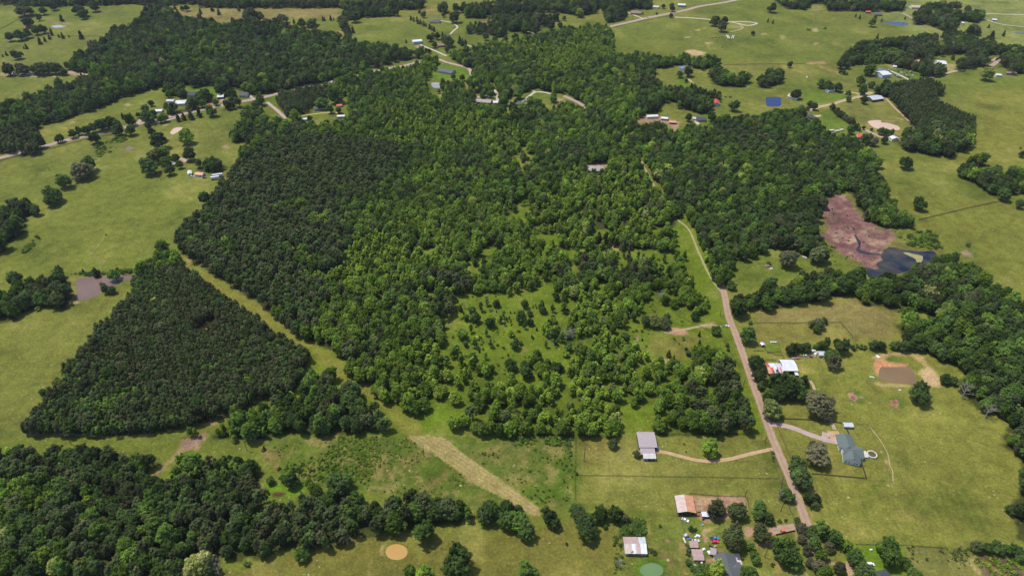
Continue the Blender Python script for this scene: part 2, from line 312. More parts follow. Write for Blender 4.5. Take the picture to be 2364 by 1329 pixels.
# ---------------------------------------------------------------- survey data: woods (crown outlines as traced) and clearings
# (zone words, kind shares (broad, pine, slender), spacing m, keep, tint mean, outline)
WOODS = [
 ('the north-west wood', (0.6, 0.25, 0.15), 8.6, 1.0, 0.29,
  'A1000,50 960,110 900,140 860,180 770,210 730,240 700,280 600,300 580,360 500,375 470,420 485,490 600,500 560,530 520,550 400,590 330,630 240,650 170,665 175,695 0,705 -300,715 -300,1070 0,1050 100,1043 115,1075 290,1050 315,970 270,900 268,850 400,830 470,800 640,750 860,660 1000,620 1180,575 1270,580 1300,600 1450,590 1480,630 1600,610 1750,650 1810,640 1900,630 2200,560 2363,525 B330,440 480,405 590,395 590,370 540,350 430,335 300,320 150,305 120,270 0,235 A2260,230 2150,225 2000,200 1850,170 1750,165 1640,150 1480,160 1430,120 1300,110 1150,100 1150,50 1100,30'),
 ('the pine stand beside the highway', (0.05, 0.95, 0.0), 5.0, 1.0, 0.06, 'A1870,690 1900,645 2100,590 2190,585 2230,640 2230,690 2120,740 2080,780 2000,780 1950,800'),
 ('the long central wood', (0.70, 0.08, 0.22), 6.9, 1.0, 0.45,
  'A2200,590 B100,490 330,480 470,455 600,395 690,390 720,420 690,470 640,520 600,560 620,620 680,655 740,650 700,600 700,560 790,550 880,540 915,520 905,470 830,440 740,385 800,350 930,330 950,310 1040,300 1170,290 1200,260 1350,250 1450,225 1600,185 1740,165 1850,180 1870,240 1890,330 1920,370 2050,365 2150,390 2300,400 2363,370 C100,400 270,400 310,440 310,470 200,470 190,490 60,440 B2160,470 2160,540 2230,600 2363,605 C0,600 170,610 200,640 260,620 300,640 300,690 240,700 235,760 180,780 60,750 0,745 B2320,760 2300,690 2220,700 2200,760 2110,770 2100,800 2030,820 2050,860 2200,850 2250,900 2363,900 C0,830 60,850 190,870 230,870 240,820 330,800 380,800 440,790 490,800 520,800 600,790 620,760 720,760 830,730 880,760 890,800 920,830 980,830 1020,900 1080,920 1230,940 1270,1000 1370,1080 1380,1150 1340,1200 1390,1220 1450,1290 F1440,30 1450,60 1400,80 1480,60 1530,160 1640,180 1640,260 1560,250 1400,250 1260,200 1250,140 1210,110 1200,50 1150,0 1060,10 1000,60 990,140 960,200 960,290 990,340 1020,400 1030,480 960,490 900,460 830,430 700,400 620,380 600,420 510,460 480,490 380,490 370,530 380,600 400,660 330,690 290,660 240,640 200,600 130,360 60,180 E2363,160 2300,260 2363,420 F100,560 170,680 270,840 180,855 90,850 0,815 E2250,800 2160,750 2130,830 2060,920 1950,930 1900,950 2000,1010 2080,1040 2150,1130 2200,1160 2363,1120 F0,1100 20,1140 60,1180 110,1080 180,1070 250,1080 330,1130 390,1180 430,1290 I470,100 520,240 545,374 0,380 H1500,380 700,376 590,372 590,260 450,230 360,180 270,120 240,40 G2363,30 D2340,1200 2200,1080 2040,1010 1920,925 1890,885 1780,810 1720,750 1650,715 1560,650 1480,600 1400,560 1340,500 1300,500 1250,440 1180,400 1190,350 1210,300 1280,210 1340,160 1380,110 1440,100 1450,30 A1480,1280 1540,1210 1610,1140 1600,1090 1620,1020 1700,980 1570,975 1565,900 1640,830 1650,760 1700,730 1800,750 1800,800 1960,830 2050,840 B70,840 70,690 60,660 0,655 A2300,640 2220,650'),
 ('the west pine plantation', (0.06, 0.78, 0.16), 4.0, 1.0, 0.10,
  'D900,590 890,680 860,740 780,790 740,850 640,960 590,1030 520,1110 430,1200 400,1290 G370,0 290,130 210,210 150,310 150,365 250,375 400,380 800,385 920,375 1180,335 1300,310 1380,280 1480,270 1560,230 1600,300 1720,150 2000,100 2050,20 D2100,1200 2150,1130 2100,1080 2010,1035 1900,970 1840,920 1670,800 1600,760 1520,710 1480,690 1400,600 1300,520 1180,480 1000,560'),
 ('the power line wood edge', (0.8, 0.1, 0.1), 8.0, 1.0, 0.32, 'G1190,310 1210,400 1360,385 1340,330 1400,330 1420,400 1600,410 1860,405 1890,375 H480,372 470,320 350,260 280,170 200,110 100,30 0,-30 D2363,1290 2250,1230 2170,1180 2120,1240 2040,1329 G1850,140 1700,190 1560,240 1480,290'),
 ('the corridor head copse', (0.9, 0.0, 0.1), 8.0, 1.0, 0.42, 'D900,600 950,530 970,460 1080,440 1070,390 1120,350 1190,400 1240,470 1290,530 1200,560 1000,590'),
 ('the south-west wood', (0.72, 0.22, 0.06), 7.6, 1.0, 0.30,
  'G-300,440 0,440 200,450 240,490 300,490 460,465 700,450 800,460 1120,485 1150,550 1030,600 1040,660 1130,600 1200,510 1240,475 1600,500 1740,490 1800,600 1790,720 1800,800 1860,800 1990,760 2090,750 2200,690 2340,660 H0,640 130,760 250,800 400,785 560,800 650,850 720,800 800,790 930,820 1000,840 1070,860 1085,930 1060,965 1000,970 900,940 850,990 700,1000 680,1030 600,1060 500,1040 400,1040 340,1020 260,1080 180,1080 130,1080 80,1130 0,1140 G2300,1150 2110,1160 2000,1140 1850,1200 1840,1250 1700,1220 1560,1250 1520,1200 1500,1290 1440,1400 -300,1400'),
 ('the east wood', (0.97, 0.0, 0.03), 8.2, 1.0, 0.32,
  'F340,720 480,690 560,640 700,640 780,640 830,600 960,550 1080,530 1270,540 1290,590 1360,600 1370,570 1480,560 1500,600 1560,560 1620,520 1740,480 1830,420 1890,470 1890,500 2000,500 2100,570 2180,640 2300,700 2330,750 2500,750 2700,1329 I2700,600 2500,1100 2363,1130 2340,1100 2290,1050 2290,970 2240,870 2280,760 2330,700 2340,580 2290,490 2200,440 2200,320 2240,290 2170,230 2040,200 1990,150 1900,40 F1960,1300 1940,1240 1900,1200 1800,1180 1710,1120 1680,1085 1480,1080 1450,1070 1530,1000 1480,920 1490,860 1600,840 1740,880 1700,830 1560,810 1540,820 1450,820 1410,790 1280,790 1240,760 1210,720 1080,730 1000,760 850,780 720,800 620,820 520,800 500,840 380,850'),
 ('the hilltop wood', (0.45, 0.5, 0.05), 8.0, 1.0, 0.2,
  'C1095,400 1140,360 1230,300 1300,290 1430,270 1480,270 1580,260 1690,240 1780,240 1830,220 1900,210 1960,240 2060,270 2150,280 2200,320 2260,310 2340,340 2500,380 2500,500 2363,505 2260,510 2230,460 2150,455 2070,460 1960,480 1880,495 1830,520 1700,530 1650,520 1600,480 1500,460 1460,440 1380,430 1340,440 1260,440 1180,450 1100,450'),
 ('the upper right belt', (0.8, 0.2, 0.0), 9.0, 0.9, 0.2, 'C1595,100 1690,40 1800,20 1870,60 1880,100 1960,90 2080,80 2080,130 2060,160 1940,140 1900,180 1900,220 1860,230 1780,200 1700,170 1600,170 1590,130'),
 ('the top right belt', (0.8, 0.2, 0.0), 9.0, 0.95, 0.2, 'C650,0 740,60 900,70 900,20 1000,30 1020,75 1360,78 1480,80 1590,60 1560,20 1400,10 1100,-30 640,-30'),
 ('the square pine plantation, upper right', (0.02, 0.98, 0.0), 4.2, 1.0, 0.03, 'C1420,640 1400,590 1540,560 1700,540 1760,560 1830,600 1830,655 1770,655 1780,690 1900,750 2030,800 2040,870 2030,910 2020,980 1960,1000 1800,1000 1640,960 1600,870'),
 ('the wood below square plantation', (0.85, 0.15, 0.0), 9.0, 1.0, 0.27, 'C1480,935 1580,890 1640,900 1700,860 1820,790 1880,860 2030,910 2140,895 2120,915 2030,910 2020,980 1960,1030 1880,1070 1780,1060 1600,1040 1510,1000'),
 ('the plantation corner wood', (0.8, 0.2, 0.0), 8.0, 1.0, 0.25, 'C1335,630 1350,600 1440,575 1500,570 1450,650 1400,660'),
 ('the copse at the right edge', (1, 0, 0), 9.5, 1.0, 0.27, 'C1890,1190 1960,1120 2060,1055 2130,1080 2165,1100 2110,1135 2050,1150 2060,1170 2180,1150 2280,1160 2363,1185 2500,1180 2500,1329 F2500,10 2270,40 2200,50 2100,10 C2090,1300 1960,1220'),
 ('the copse left of the twin copses', (0.95, 0.05, 0), 8.5, 1.0, 0.3, 'C190,500 260,465 330,500 380,520 440,510 490,530 495,570 440,598 370,595 300,580 230,570 220,530'),
 ('the blue pond copse', (0.95, 0.05, 0), 8.5, 1.0, 0.22, 'C520,570 570,520 600,470 640,500 690,480 740,500 735,545 690,580 630,602 550,600'),
 ('the west pond copse', (0.9, 0.1, 0), 8.5, 1.0, 0.25, 'D-300,720 0,700 120,650 240,600 300,590 320,540 390,525 430,570 470,620 500,680 505,720 470,770 450,820 390,830 340,795 290,800 240,800 130,840 140,880 60,890 0,910 -300,930'),
 ('the left edge oak row', (1, 0, 0), 11.0, 1.0, 0.22, 'D-300,150 0,150 80,90 180,45 280,90 270,150 200,180 190,280 80,340 60,400 0,440 -300,520'),
 ('the far tree belt along the top edge', (0.75, 0.25, 0), 9.0, 1.0, 0.15, 'A-300,-60 -300,20 0,30 90,35 300,45 380,45 620,42 900,28 1000,40 1340,28 1360,50 1500,55 2363,55 B470,70 590,60 600,0 620,-60'),
 ('the far trees above the round knoll pasture', (0.75, 0.25, 0), 9.0, 0.8, 0.2, 'B650,50 690,30 760,60 860,50 880,30 1000,20 1080,10 1300,-60 2150,-60 2150,30 2140,60 1990,70 1970,100 1980,140 1830,160 1810,110 1790,60 1790,80 1650,120 1590,100 1500,90 1400,85 1280,95 1150,100 1050,110 980,130 860,120 850,90 700,95'),
 ('the far hedge, top centre', (0.8, 0.2, 0), 8.0, 1.0, 0.15, 'B50,60 150,50 180,60 330,60 470,90 480,118 330,112 170,120 140,130 80,140 20,130'),
 ('the scattered far trees, top centre', (0.7, 0.3, 0), 10.0, 0.75, 0.18, 'B860,190 920,160 1000,160 1050,100 1280,100 1530,110 1540,140 1450,150 1530,180 1530,205 1430,190 1370,200 1280,235 1170,210 1150,240 1090,265 1050,240 1000,235 930,230 870,235'),
 ('the trees around the roadside homes', (0.8, 0.2, 0), 9.0, 0.9, 0.24, 'A1110,670 1120,610 1180,575 1270,590 1290,690 1240,670 1200,670'),
 ('the hedge in front of the roadside homes', (0.8, 0.2, 0), 7.5, 1.0, 0.22, 'A1110,760 1120,715 1280,700 1370,690 1400,700 1370,745 1240,765 1150,785'),
 ('the hedge below the roadside homes', (0.8, 0.2, 0), 7.5, 1.0, 0.2, 'A1485,745 1500,700 1600,680 1700,690 1690,715 1570,750 1510,755'),
 ('the thicket behind the white trailers', (0.9, 0.1, 0), 8.0, 1.0, 0.28, 'A1280,1130 1330,1085 1440,1090 1500,1070 1560,1090 1590,1120 1540,1160 1440,1185 1390,1180 1300,1150'),
]
CENTRAL_HOLES = [
 'B650,490 700,430 800,440 900,475 912,520 860,545 800,545 700,555 690,600 720,650 680,655 640,600 610,560',
 'B930,655 960,640 1050,648 1065,620 1030,600 1030,560 1060,570 1100,640 1105,705 930,705', 'B860,590 885,570 895,620 880,650 870,640',
 'B1180,665 1290,620 1330,600 1450,632 1550,640 1620,680 1700,740 1690,760 1640,720 1570,700 1480,710 1445,765 1430,730 1370,700 1290,690 1270,715 1190,715',
 'B1150,670 1175,670 1180,790 1150,795', 'B1140,1065 1240,1050 1250,1000 1290,1000 1290,1050 1350,1060 1340,1100 1290,1110 1305,1180 1270,1225 1235,1150 1210,1095 1150,1090',
 'B1690,1118 1830,1105 1838,1155 1700,1165', 'B2040,1055 2065,1055 2110,1140 2150,1200 2200,1290 E2260,90 2230,60 B2140,1260 2090,1150',
 'E1240,70 1300,40 1310,120 1240,125', 'E1145,150 1280,150 1290,180 1150,200', 'E2130,255 2210,255 2195,305 2150,300', 'E1290,330 1350,250 1370,260 1330,340',
 'E1720,280 1840,270 1840,290 1730,300', 'E965,400 1110,393 1130,412 980,425', 'E1280,400 1680,402 1850,412 1860,370 1920,370 1930,405 2150,410 2363,420 F60,440 90,500 60,520 E2363,540 2250,510 2150,490 2080,460 1950,440 1830,440 1700,420 1500,420 1300,420',
 'E950,450 1050,470 1000,540 880,560 870,500 920,470', 'E1400,300 1470,290 1500,340 1420,350', 'E1880,440 1960,440 1960,560 1900,540', 'E1560,520 1640,500 1650,560 1590,580', 'E2100,560 2260,560 2300,600 2140,610', 'E1150,300 1210,290 1220,330 1160,340', 'E1760,640 1830,640 1810,690 1750,690', 'E600,700 660,700 650,740 600,740',
 'E240,735 330,730 320,770 250,775', 'E600,400 660,400 660,420 600,440',
 'E770,720 880,715 1000,712 1110,718 1240,708 1330,718 1360,690 1380,640 1470,640 1490,670 1450,690 1470,740 1560,750 1630,735 1635,770 1560,800 1580,830 1500,850 1425,880 1410,960 1430,1000 1530,1010 1640,1010 1665,1040 1615,1090 1610,1150 1560,1180 1565,1250 1570,1320 1480,1260 1400,1150 1340,1100 1240,1130 1200,1250 1350,1230 1360,1329 H1330,10 1230,20 1200,-40 E1210,1240 1130,1190 1100,1140 1000,1160 890,1160 860,1210 740,1250 700,1200 740,1170 740,1100 700,1040 760,960 830,920 780,860 810,780',
 'E2155,745 2250,800 2363,815 F60,820 100,855 200,850 280,850 250,690 235,580 190,480 135,380 95,290 F40,200 70,180 160,400 240,600 300,700 340,850 400,1000 460,1150 520,1329 I560,120 620,300 640,360 590,352 520,350 500,240 440,40 F430,1290 380,1150 330,1100 250,1080 180,1060 110,1070 60,1180 20,1140 0,1100 E2363,1130 2200,1170 2150,1130 2080,1050 2000,1010 1900,960 1950,930 2060,920 2130,880 2160,820',
 'H1940,130 2000,180 2120,180 2160,250 2150,345 1960,350 1945,230', 'I160,40 235,50 240,130 200,110', 'H590,210 690,160 780,200 870,120 905,180 800,260 765,290 785,350 600,350 590,270', 'H1490,105 1560,100 1560,140 1500,150',
 'H740,50 780,45 900,70 850,90 760,80', 'D1905,20 1925,20 1925,95 1910,90', 'D1990,380 2005,380 2020,480 2005,490', 'H0,20 60,20 -10,90',
 'G1740,150 1760,140 1770,200 1750,200', 'D1330,960 1420,900 1480,880 1480,900 1420,950 1350,975',
]
CORRIDOR = 'D1225,440 1290,510 1400,560 1480,600 1560,655 1650,720 1720,755 1780,812 1890,890 1930,935 2050,1010 2160,1065 2250,1100 2363,1195 H90,20 250,40 290,130 400,190 500,240 560,290 600,380 480,380 380,290 320,210 200,110 60,20 -30,-40 D2230,1240 2120,1090 2000,1040 1900,970 1840,920 1670,800 1600,760 1480,690 1330,570 1270,515 1225,460'
MOWN = 'H480,375 600,370 720,385 830,470 1000,600 1180,720 1370,860 1385,925 1320,915 1120,800 900,680 640,490 500,410'
HOLES_ALL = ['C1350,345 1420,325 1500,330 1560,370 1500,400 1400,380', 'C1740,385 1900,380 1900,470 1850,480 1790,460 1740,450', 'C2100,385 2170,370 2210,395 2170,450 2130,440', 'C1370,440 1440,440 1490,470 1600,530 1640,510 1650,490 1540,470 1470,450 1420,430',
             'C1600,400 1660,400 1660,440 1600,440', 'C1760,250 1800,250 1810,320 1770,320', 'C1880,370 1960,370 1960,420 1900,410', 'G2080,760 2040,705 1800,700 1800,800 1860,830 1990,840', 'A1190,655 1290,690 1270,715 1120,710 1110,690',
             'G1040,630 1130,545 1200,480 1235,470 1180,535 1110,575 1050,640']
# ---------------------------------------------------------------- ground colour zones: (outline, colour, softness m, strength[, edge wander m])
FIELD = (0.142, 0.172, 0.044); LUSH = (0.105, 0.185, 0.018); OLIVE = (0.205, 0.205, 0.070); TAN = (0.42, 0.31, 0.19); PINK = (0.40, 0.26, 0.19)
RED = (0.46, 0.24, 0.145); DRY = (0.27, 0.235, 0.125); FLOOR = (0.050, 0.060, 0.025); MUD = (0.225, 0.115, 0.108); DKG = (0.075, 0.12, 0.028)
ZONES = [
 ('Z1700,640 2364,640 2600,800 2600,1270 1660,1270 1640,900', (0.200, 0.205, 0.066), 20, 1.0), ('Z1330,1008 1780,1008 1870,1220 1330,1160', (0.185, 0.192, 0.066), 0.6, 1.0, 0),
 ('H0,370 1622,385 1618,830 1400,900 900,850 0,720 G2000,700 1790,520 1790,400', (0.112, 0.150, 0.036), 1.5, 1.0, 1),
 ('Z2000,-80 2700,-80 2700,130 2150,100 2000,20', (0.21, 0.235, 0.105), 25, 1.0), ('A1150,60 1650,60 2363,60 B50,60 50,110 A2363,130 1970,125 1800,160 1640,155 1400,150 1150,100', (0.235, 0.195, 0.105), 8, 1.0),
 ('A0,1329 A0,1100 1500,1100 1400,1329 D1440,0 1200,400 900,540 -300,700 -300,-100', (0.160, 0.184, 0.050), 30, 1.0), ('D-300,900 500,780 900,660 400,1329 -300,1329 G-300,460 150,400 380,0 -300,0', (0.172, 0.184, 0.058), 10, 1.0),
 ('F540,820 850,800 1210,730 1430,820 1500,1000 1480,1010 1200,1020 1190,990 1110,905 540,905', (0.215, 0.178, 0.098), 5, 0.9), ('F490,905 1110,905 1190,1000 1100,1040 740,1040 700,1050 500,1040', (0.225, 0.205, 0.082), 4, 0.9),
 ('C2000,600 2700,600 2700,1100 2363,1180 1900,1180 1960,1000 2100,920 2000,780', (0.190, 0.195, 0.055), 15, 0.8), ('F1450,30 2700,100 2700,740 2330,740 1900,480 1640,250', (0.175, 0.185, 0.052), 15, 0.8), ('C1040,720 1420,660 1620,870 1580,930 1270,940 1230,860', (0.20, 0.20, 0.078), 5, 0.8),
 ('Z780,480 1600,490 1770,1005 640,1003', (0.125, 0.178, 0.020), 3, 0.85, 1), ('H1620,380 2363,385 I600,380 640,470 0,510 H2200,480 1630,600', (0.17, 0.175, 0.060), 4, 0.6),
 ('I-10,860 300,860 620,950 900,980 940,1100 900,1450 -260,1450 -240,1200 -100,900', (0.150, 0.178, 0.055), 5, 0.9),
 ('I1130,1110 1540,1120 1560,1230 1600,1400 1100,1400 1140,1200', (0.115, 0.19, 0.022), 2, 0.9, 1), ('I1545,1122 1990,1142 2100,1180 2300,1200 2363,1450 1640,1450 1560,1230', (0.145, 0.150, 0.062), 1, 0.95, 1),
 ('H80,1080 600,1060 1300,1000 1900,1000 1900,1450 -800,1450 G1500,1300 1800,1230', (0.172, 0.162, 0.058), 5, 0.9),
 # bright lawns
 ('B650,490 700,440 800,450 900,480 905,520 700,550 640,530 620,550', LUSH, 2, 0.9), ('A1270,590 1460,590 1470,650 1300,650', LUSH, 2, 0.8), ('A1830,650 1900,650 1860,720 1820,700', LUSH, 2, 0.7), ('A2030,760 2363,680 2363,800 2040,810', (0.13, 0.17, 0.035), 2, 0.7),
 ('C0,490 120,560 130,600 0,600', LUSH, 3, 0.8), ('C840,610 1210,650 1150,680 960,720 850,690', (0.12, 0.19, 0.03), 4, 0.8), ('C900,840 1030,740 1220,860 1160,880 1050,890 980,850', (0.12, 0.19, 0.03), 3, 0.7), ('C1430,450 1600,490 1660,530 1600,560 1450,500', LUSH, 2, 0.8), ('C230,740 280,840 220,870 160,780', LUSH, 2, 0.8), ('C200,690 400,700 600,780 400,800 260,790', (0.15, 0.19, 0.045), 4, 0.6),
 ('F380,500 600,400 1020,470 1230,520 1100,530 800,600 700,640 480,680 400,620', (0.135, 0.175, 0.04), 4, 0.9), ('F580,1040 690,1040 700,1110 590,1090', LUSH, 2, 0.8), ('H590,200 800,180 860,240 780,350 590,340', (0.14, 0.215, 0.025), 4, 0.6),
 ('G1800,700 2080,700 2080,760 1990,800 1800,800', (0.125, 0.225, 0.02), 1.2, 1.0, 1), ('B1190,640 1330,600 1460,640 1440,700 1260,700', (0.12, 0.17, 0.035), 2, 0.7), ('J1080,410 1330,420 1500,540 1700,620 1700,760 1450,760 1180,620 1100,560', (0.11, 0.18, 0.03), 2, 0.6), ('Q1370,870 2050,880 2180,1300 1900,1329 1500,1200 1500,1000', (0.12, 0.2, 0.022), 2, 0.8),
 ('J170,500 530,520 560,700 600,760 270,750 180,780 160,600', DKG, 1.5, 0.8), ('J600,930 800,990 620,1030 420,1040', DKG, 2, 0.8), ('H1480,480 1620,480 1620,800 1400,840 1200,740 1180,680 1400,660', (0.10, 0.155, 0.028), 5, 0.8), ('H1480,430 1560,500 1480,560 1300,560 1260,620 1090,610 1070,540 1280,500', (0.115, 0.15, 0.04), 8, 0.7),
 ('I1480,640 1390,690 1290,840 1230,930 1260,860 1270,820 1370,700', (0.10, 0.16, 0.035), 2.5, 0.7), ('L1000,870 1160,770 1500,700 1900,740 1880,780 1500,760 1250,790 1100,880', (0.12, 0.17, 0.04), 3, 0.6),
 # dry and brown patches
 ('G1780,470 1900,480 1940,500 1860,600 1800,560', (0.27, 0.17, 0.11), 5, 0.7), ('H160,560 320,500 310,600 200,610', (0.24, 0.165, 0.10), 8, 0.7), ('H430,540 560,470 700,480 500,580', (0.22, 0.17, 0.09), 8, 0.6), ('H600,710 720,640 800,600 780,650 700,710', (0.29, 0.17, 0.12), 4, 0.8), ('H880,480 1100,440 1300,420 1200,560 960,540', (0.25, 0.20, 0.12), 12, 0.65), ('G2040,640 2160,620 2200,700 2100,680', (0.30, 0.22, 0.13), 5, 0.7), ('H1400,600 1150,740 1190,610', (0.21, 0.19, 0.09), 9, 0.5), ('H980,760 1100,800 1080,840 900,820', (0.25, 0.19, 0.11), 5, 0.5),
 ('I500,1140 620,1120 680,1180 560,1300 480,1250', (0.20, 0.19, 0.075), 4, 0.6), ('Q100,1080 260,1180 260,1280 170,1270', (0.34, 0.25, 0.14), 2, 0.7), ('Q1940,400 2200,430 2280,560 2000,520', (0.33, 0.26, 0.14), 6, 0.5), ('Q700,20 780,60 840,120 740,90 680,20', TAN, 1.5, 0.8), ('Q660,350 740,380 700,440', TAN, 1.5, 0.7), ('K980,560 1140,580 1120,720 1000,660', (0.31, 0.25, 0.13), 4, 0.6), ('K1060,820 1400,880 1340,960 1100,900', (0.29, 0.23, 0.12), 5, 0.5),
 ('K1860,740 1950,760 1940,830 1890,800', (0.48, 0.31, 0.19), 1.5, 0.8), ('O560,1000 1000,1040 900,1200 500,1150', (0.25, 0.20, 0.10), 4, 0.6), ('O1400,1150 2000,1150 1900,1330 1300,1330', (0.27, 0.22, 0.12), 6, 0.5), ('H1640,380 1900,400 1800,560 1650,560', (0.24, 0.185, 0.09), 5, 0.5),
 # dirt
 ('J1250,140 2030,165 2080,230 2080,330 1850,480 1500,540 1400,520 1320,420 1270,250', (0.40, 0.25, 0.165), 1.6, 0.85, 2.5), ('J1350,480 1320,420 1490,370 1520,540 1380,520', (0.36, 0.20, 0.13), 1.0, 0.8, 1), ('J1350,230 1500,170 1600,230 1480,290', (0.50, 0.34, 0.20), 2, 0.7, 1),
 ('J1390,690 1440,620 1560,600 1640,610 1560,640 1460,680 1490,820 1480,850 1440,840', (0.42, 0.29, 0.20), 0.8, 0.8, 1), ('J1150,650 1220,670 1190,760 1150,740', (0.40, 0.28, 0.2), 1, 0.7), ('J870,800 930,780 970,820 900,850', (0.38, 0.22, 0.16), 0.8, 0.8), ('J1430,1090 1620,1080 1640,1130 1460,1160', RED, 1, 0.6), ('J1610,930 1730,930 1640,990', (0.42, 0.24, 0.16), 0.8, 0.9), ('J2020,600 2160,640 2140,770 2040,740', (0.40, 0.25, 0.17), 1.5, 0.8),
 ('J1080,780 1180,870 1200,1010 1150,1060 1080,900', (0.34, 0.24, 0.14), 1.5, 0.7), ('J600,870 820,940 1000,1010 1100,1100 1180,1300 1130,1310 1060,1130 960,1030 780,970 620,900', (0.27, 0.22, 0.115), 1.2, 0.7), ('J540,540 640,560 680,700 600,760 570,640', (0.29, 0.23, 0.12), 1.5, 0.6), ('J330,450 540,460 1060,460 900,480 540,500 340,490', (0.28, 0.225, 0.115), 1.2, 0.6), ('J140,540 180,620 190,800 165,800 150,650', (0.32, 0.24, 0.14), 1.2, 0.7),
 ('J660,1040 860,1030 980,1130 960,1300 900,1200 880,1100 700,1060', (0.24, 0.155, 0.11), 1.5, 0.8), ('J400,1150 560,1070 800,1070 920,1150 880,1250 700,1400 380,1400', (0.10, 0.18, 0.028), 1.5, 0.9),
 ('I630,1010 800,985 810,1020 700,1040 640,1050 460,1070 450,1030', (0.41, 0.25, 0.18), 1.2, 0.9, 1), ('I520,1110 660,1110 640,1150 520,1150', (0.38, 0.25, 0.18), 1.5, 0.8), ('I800,1010 830,1060 810,1080 795,1030', (0.40, 0.30, 0.2), 1, 0.7), ('Q600,1180 720,1329 680,1340 590,1230', (0.40, 0.31, 0.2), 1, 0.7), ('Q900,1120 1300,1100 1330,1200 1500,1200 1500,1260 1250,1340 1200,1200', (0.48, 0.33, 0.24), 1.2, 0.9, 1), ('Q680,1100 900,1120 960,1170 880,1170', (0.45, 0.32, 0.22), 1.5, 0.8),
 ('I1330,10 1400,15 1600,30 1560,45 1400,40', (0.44, 0.33, 0.20), 1.5, 0.85, 1), ('F1340,1120 1400,1110 1560,1090 1660,1130 1720,1200 1790,1280 1800,1340 1720,1340 1650,1250 1700,1220 1600,1130 1450,1120 1400,1150 1480,1180 1580,1190 1560,1200 1380,1205 1370,1250 1345,1230 1350,1160 1320,1140', (0.48, 0.34, 0.19), 1.5, 0.8, 2),
 ('F1350,1150 1420,1160 1480,1180 1570,1185 1560,1200 1400,1200 1370,1220 1360,1265 1345,1230 1340,1180', (0.52, 0.25, 0.12), 0.8, 0.95, 1), ('F1400,1140 1500,1130 1540,1160 1480,1180 1400,1160', (0.10, 0.16, 0.05), 2, 0.7), ('F1700,1200 1780,1260 1800,1329 1720,1329 1660,1240', (0.50, 0.37, 0.23), 1.5, 0.8),
 ('F780,1140 850,1145 850,1155 790,1155', TAN, 1, 0.8), ('F1045,1225 1090,1240 1075,1255', TAN, 1, 0.8), ('F825,1180 880,1210 900,1230 840,1250 825,1210', (0.36, 0.28, 0.15), 2, 0.6),
 ('I1135,95 1190,68 1260,80 1290,120 1240,160 1170,140', (0.09, 0.15, 0.03), 1.5, 0.9), ('I1160,85 1200,78 1230,110 1215,145 1170,120', (0.37, 0.2, 0.15), 0.8, 1.0, 1), ('I1415,130 1490,105 1550,140 1500,180', (0.10, 0.155, 0.035), 1.5, 0.8), ('I1430,145 1490,125 1505,160 1480,185', (0.38, 0.21, 0.15), 0.8, 1.0, 1), ('I1240,105 1270,100 1275,120', (0.36, 0.22, 0.16), 0.8, 0.9),
 ('E2225,945 2300,930 2363,935 F60,950 80,975 20,985 E2280,985 2240,970', (0.48, 0.27, 0.19), 1.8, 0.95, 2), ('F130,920 200,900 260,895 250,930 150,935', (0.42, 0.28, 0.2), 1.8, 0.8, 2), ('E2363,990 2150,1000 2120,1100 2260,1150 2363,1160 F90,1060 200,990', (0.19, 0.165, 0.07), 6, 0.75), ('E2020,1005 2050,995 2045,1030 2020,1030', (0.42, 0.26, 0.2), 1, 0.9), ('E2190,1150 2260,1160 2240,1180', (0.38, 0.25, 0.19), 1.5, 0.8), ('E1860,370 1920,370 1930,405 1850,420 1800,430', (0.36, 0.24, 0.16), 2, 0.8), ('E1240,1070 1290,1080 1240,1110', (0.3, 0.24, 0.1), 1.5, 0.7),
 ('D1280,510 1225,440 1240,435 1300,500', (0.40, 0.29, 0.19), 2, 0.8), ('D1690,800 1740,800 1850,880 1900,925 1840,900 1760,840', (0.36, 0.26, 0.16), 2.5, 0.7), ('G1380,290 1480,265 1490,290 1400,300', (0.42, 0.28, 0.19), 1.5, 0.9), ('G1270,430 1310,430 1300,465 1260,465', (0.45, 0.22, 0.13), 1.2, 0.9), ('G1200,400 1300,390 1360,400 1340,470 1240,480 1180,480 1230,450', (0.27, 0.18, 0.12), 3, 0.8), ('G1760,700 1800,700 1795,790 1770,780', (0.36, 0.26, 0.19), 1.5, 0.8), ('D460,735 550,760 520,775 470,755', (0.48, 0.33, 0.24), 1, 0.9), ('D470,590 510,580 520,740 500,740', (0.28, 0.23, 0.12), 2, 0.7), ('D480,590 700,560 900,560 900,575 700,580 520,590', (0.23, 0.20, 0.09), 2, 0.8), ('D1340,940 1440,900 1480,890 1420,950', (0.36, 0.19, 0.13), 2, 0.9),
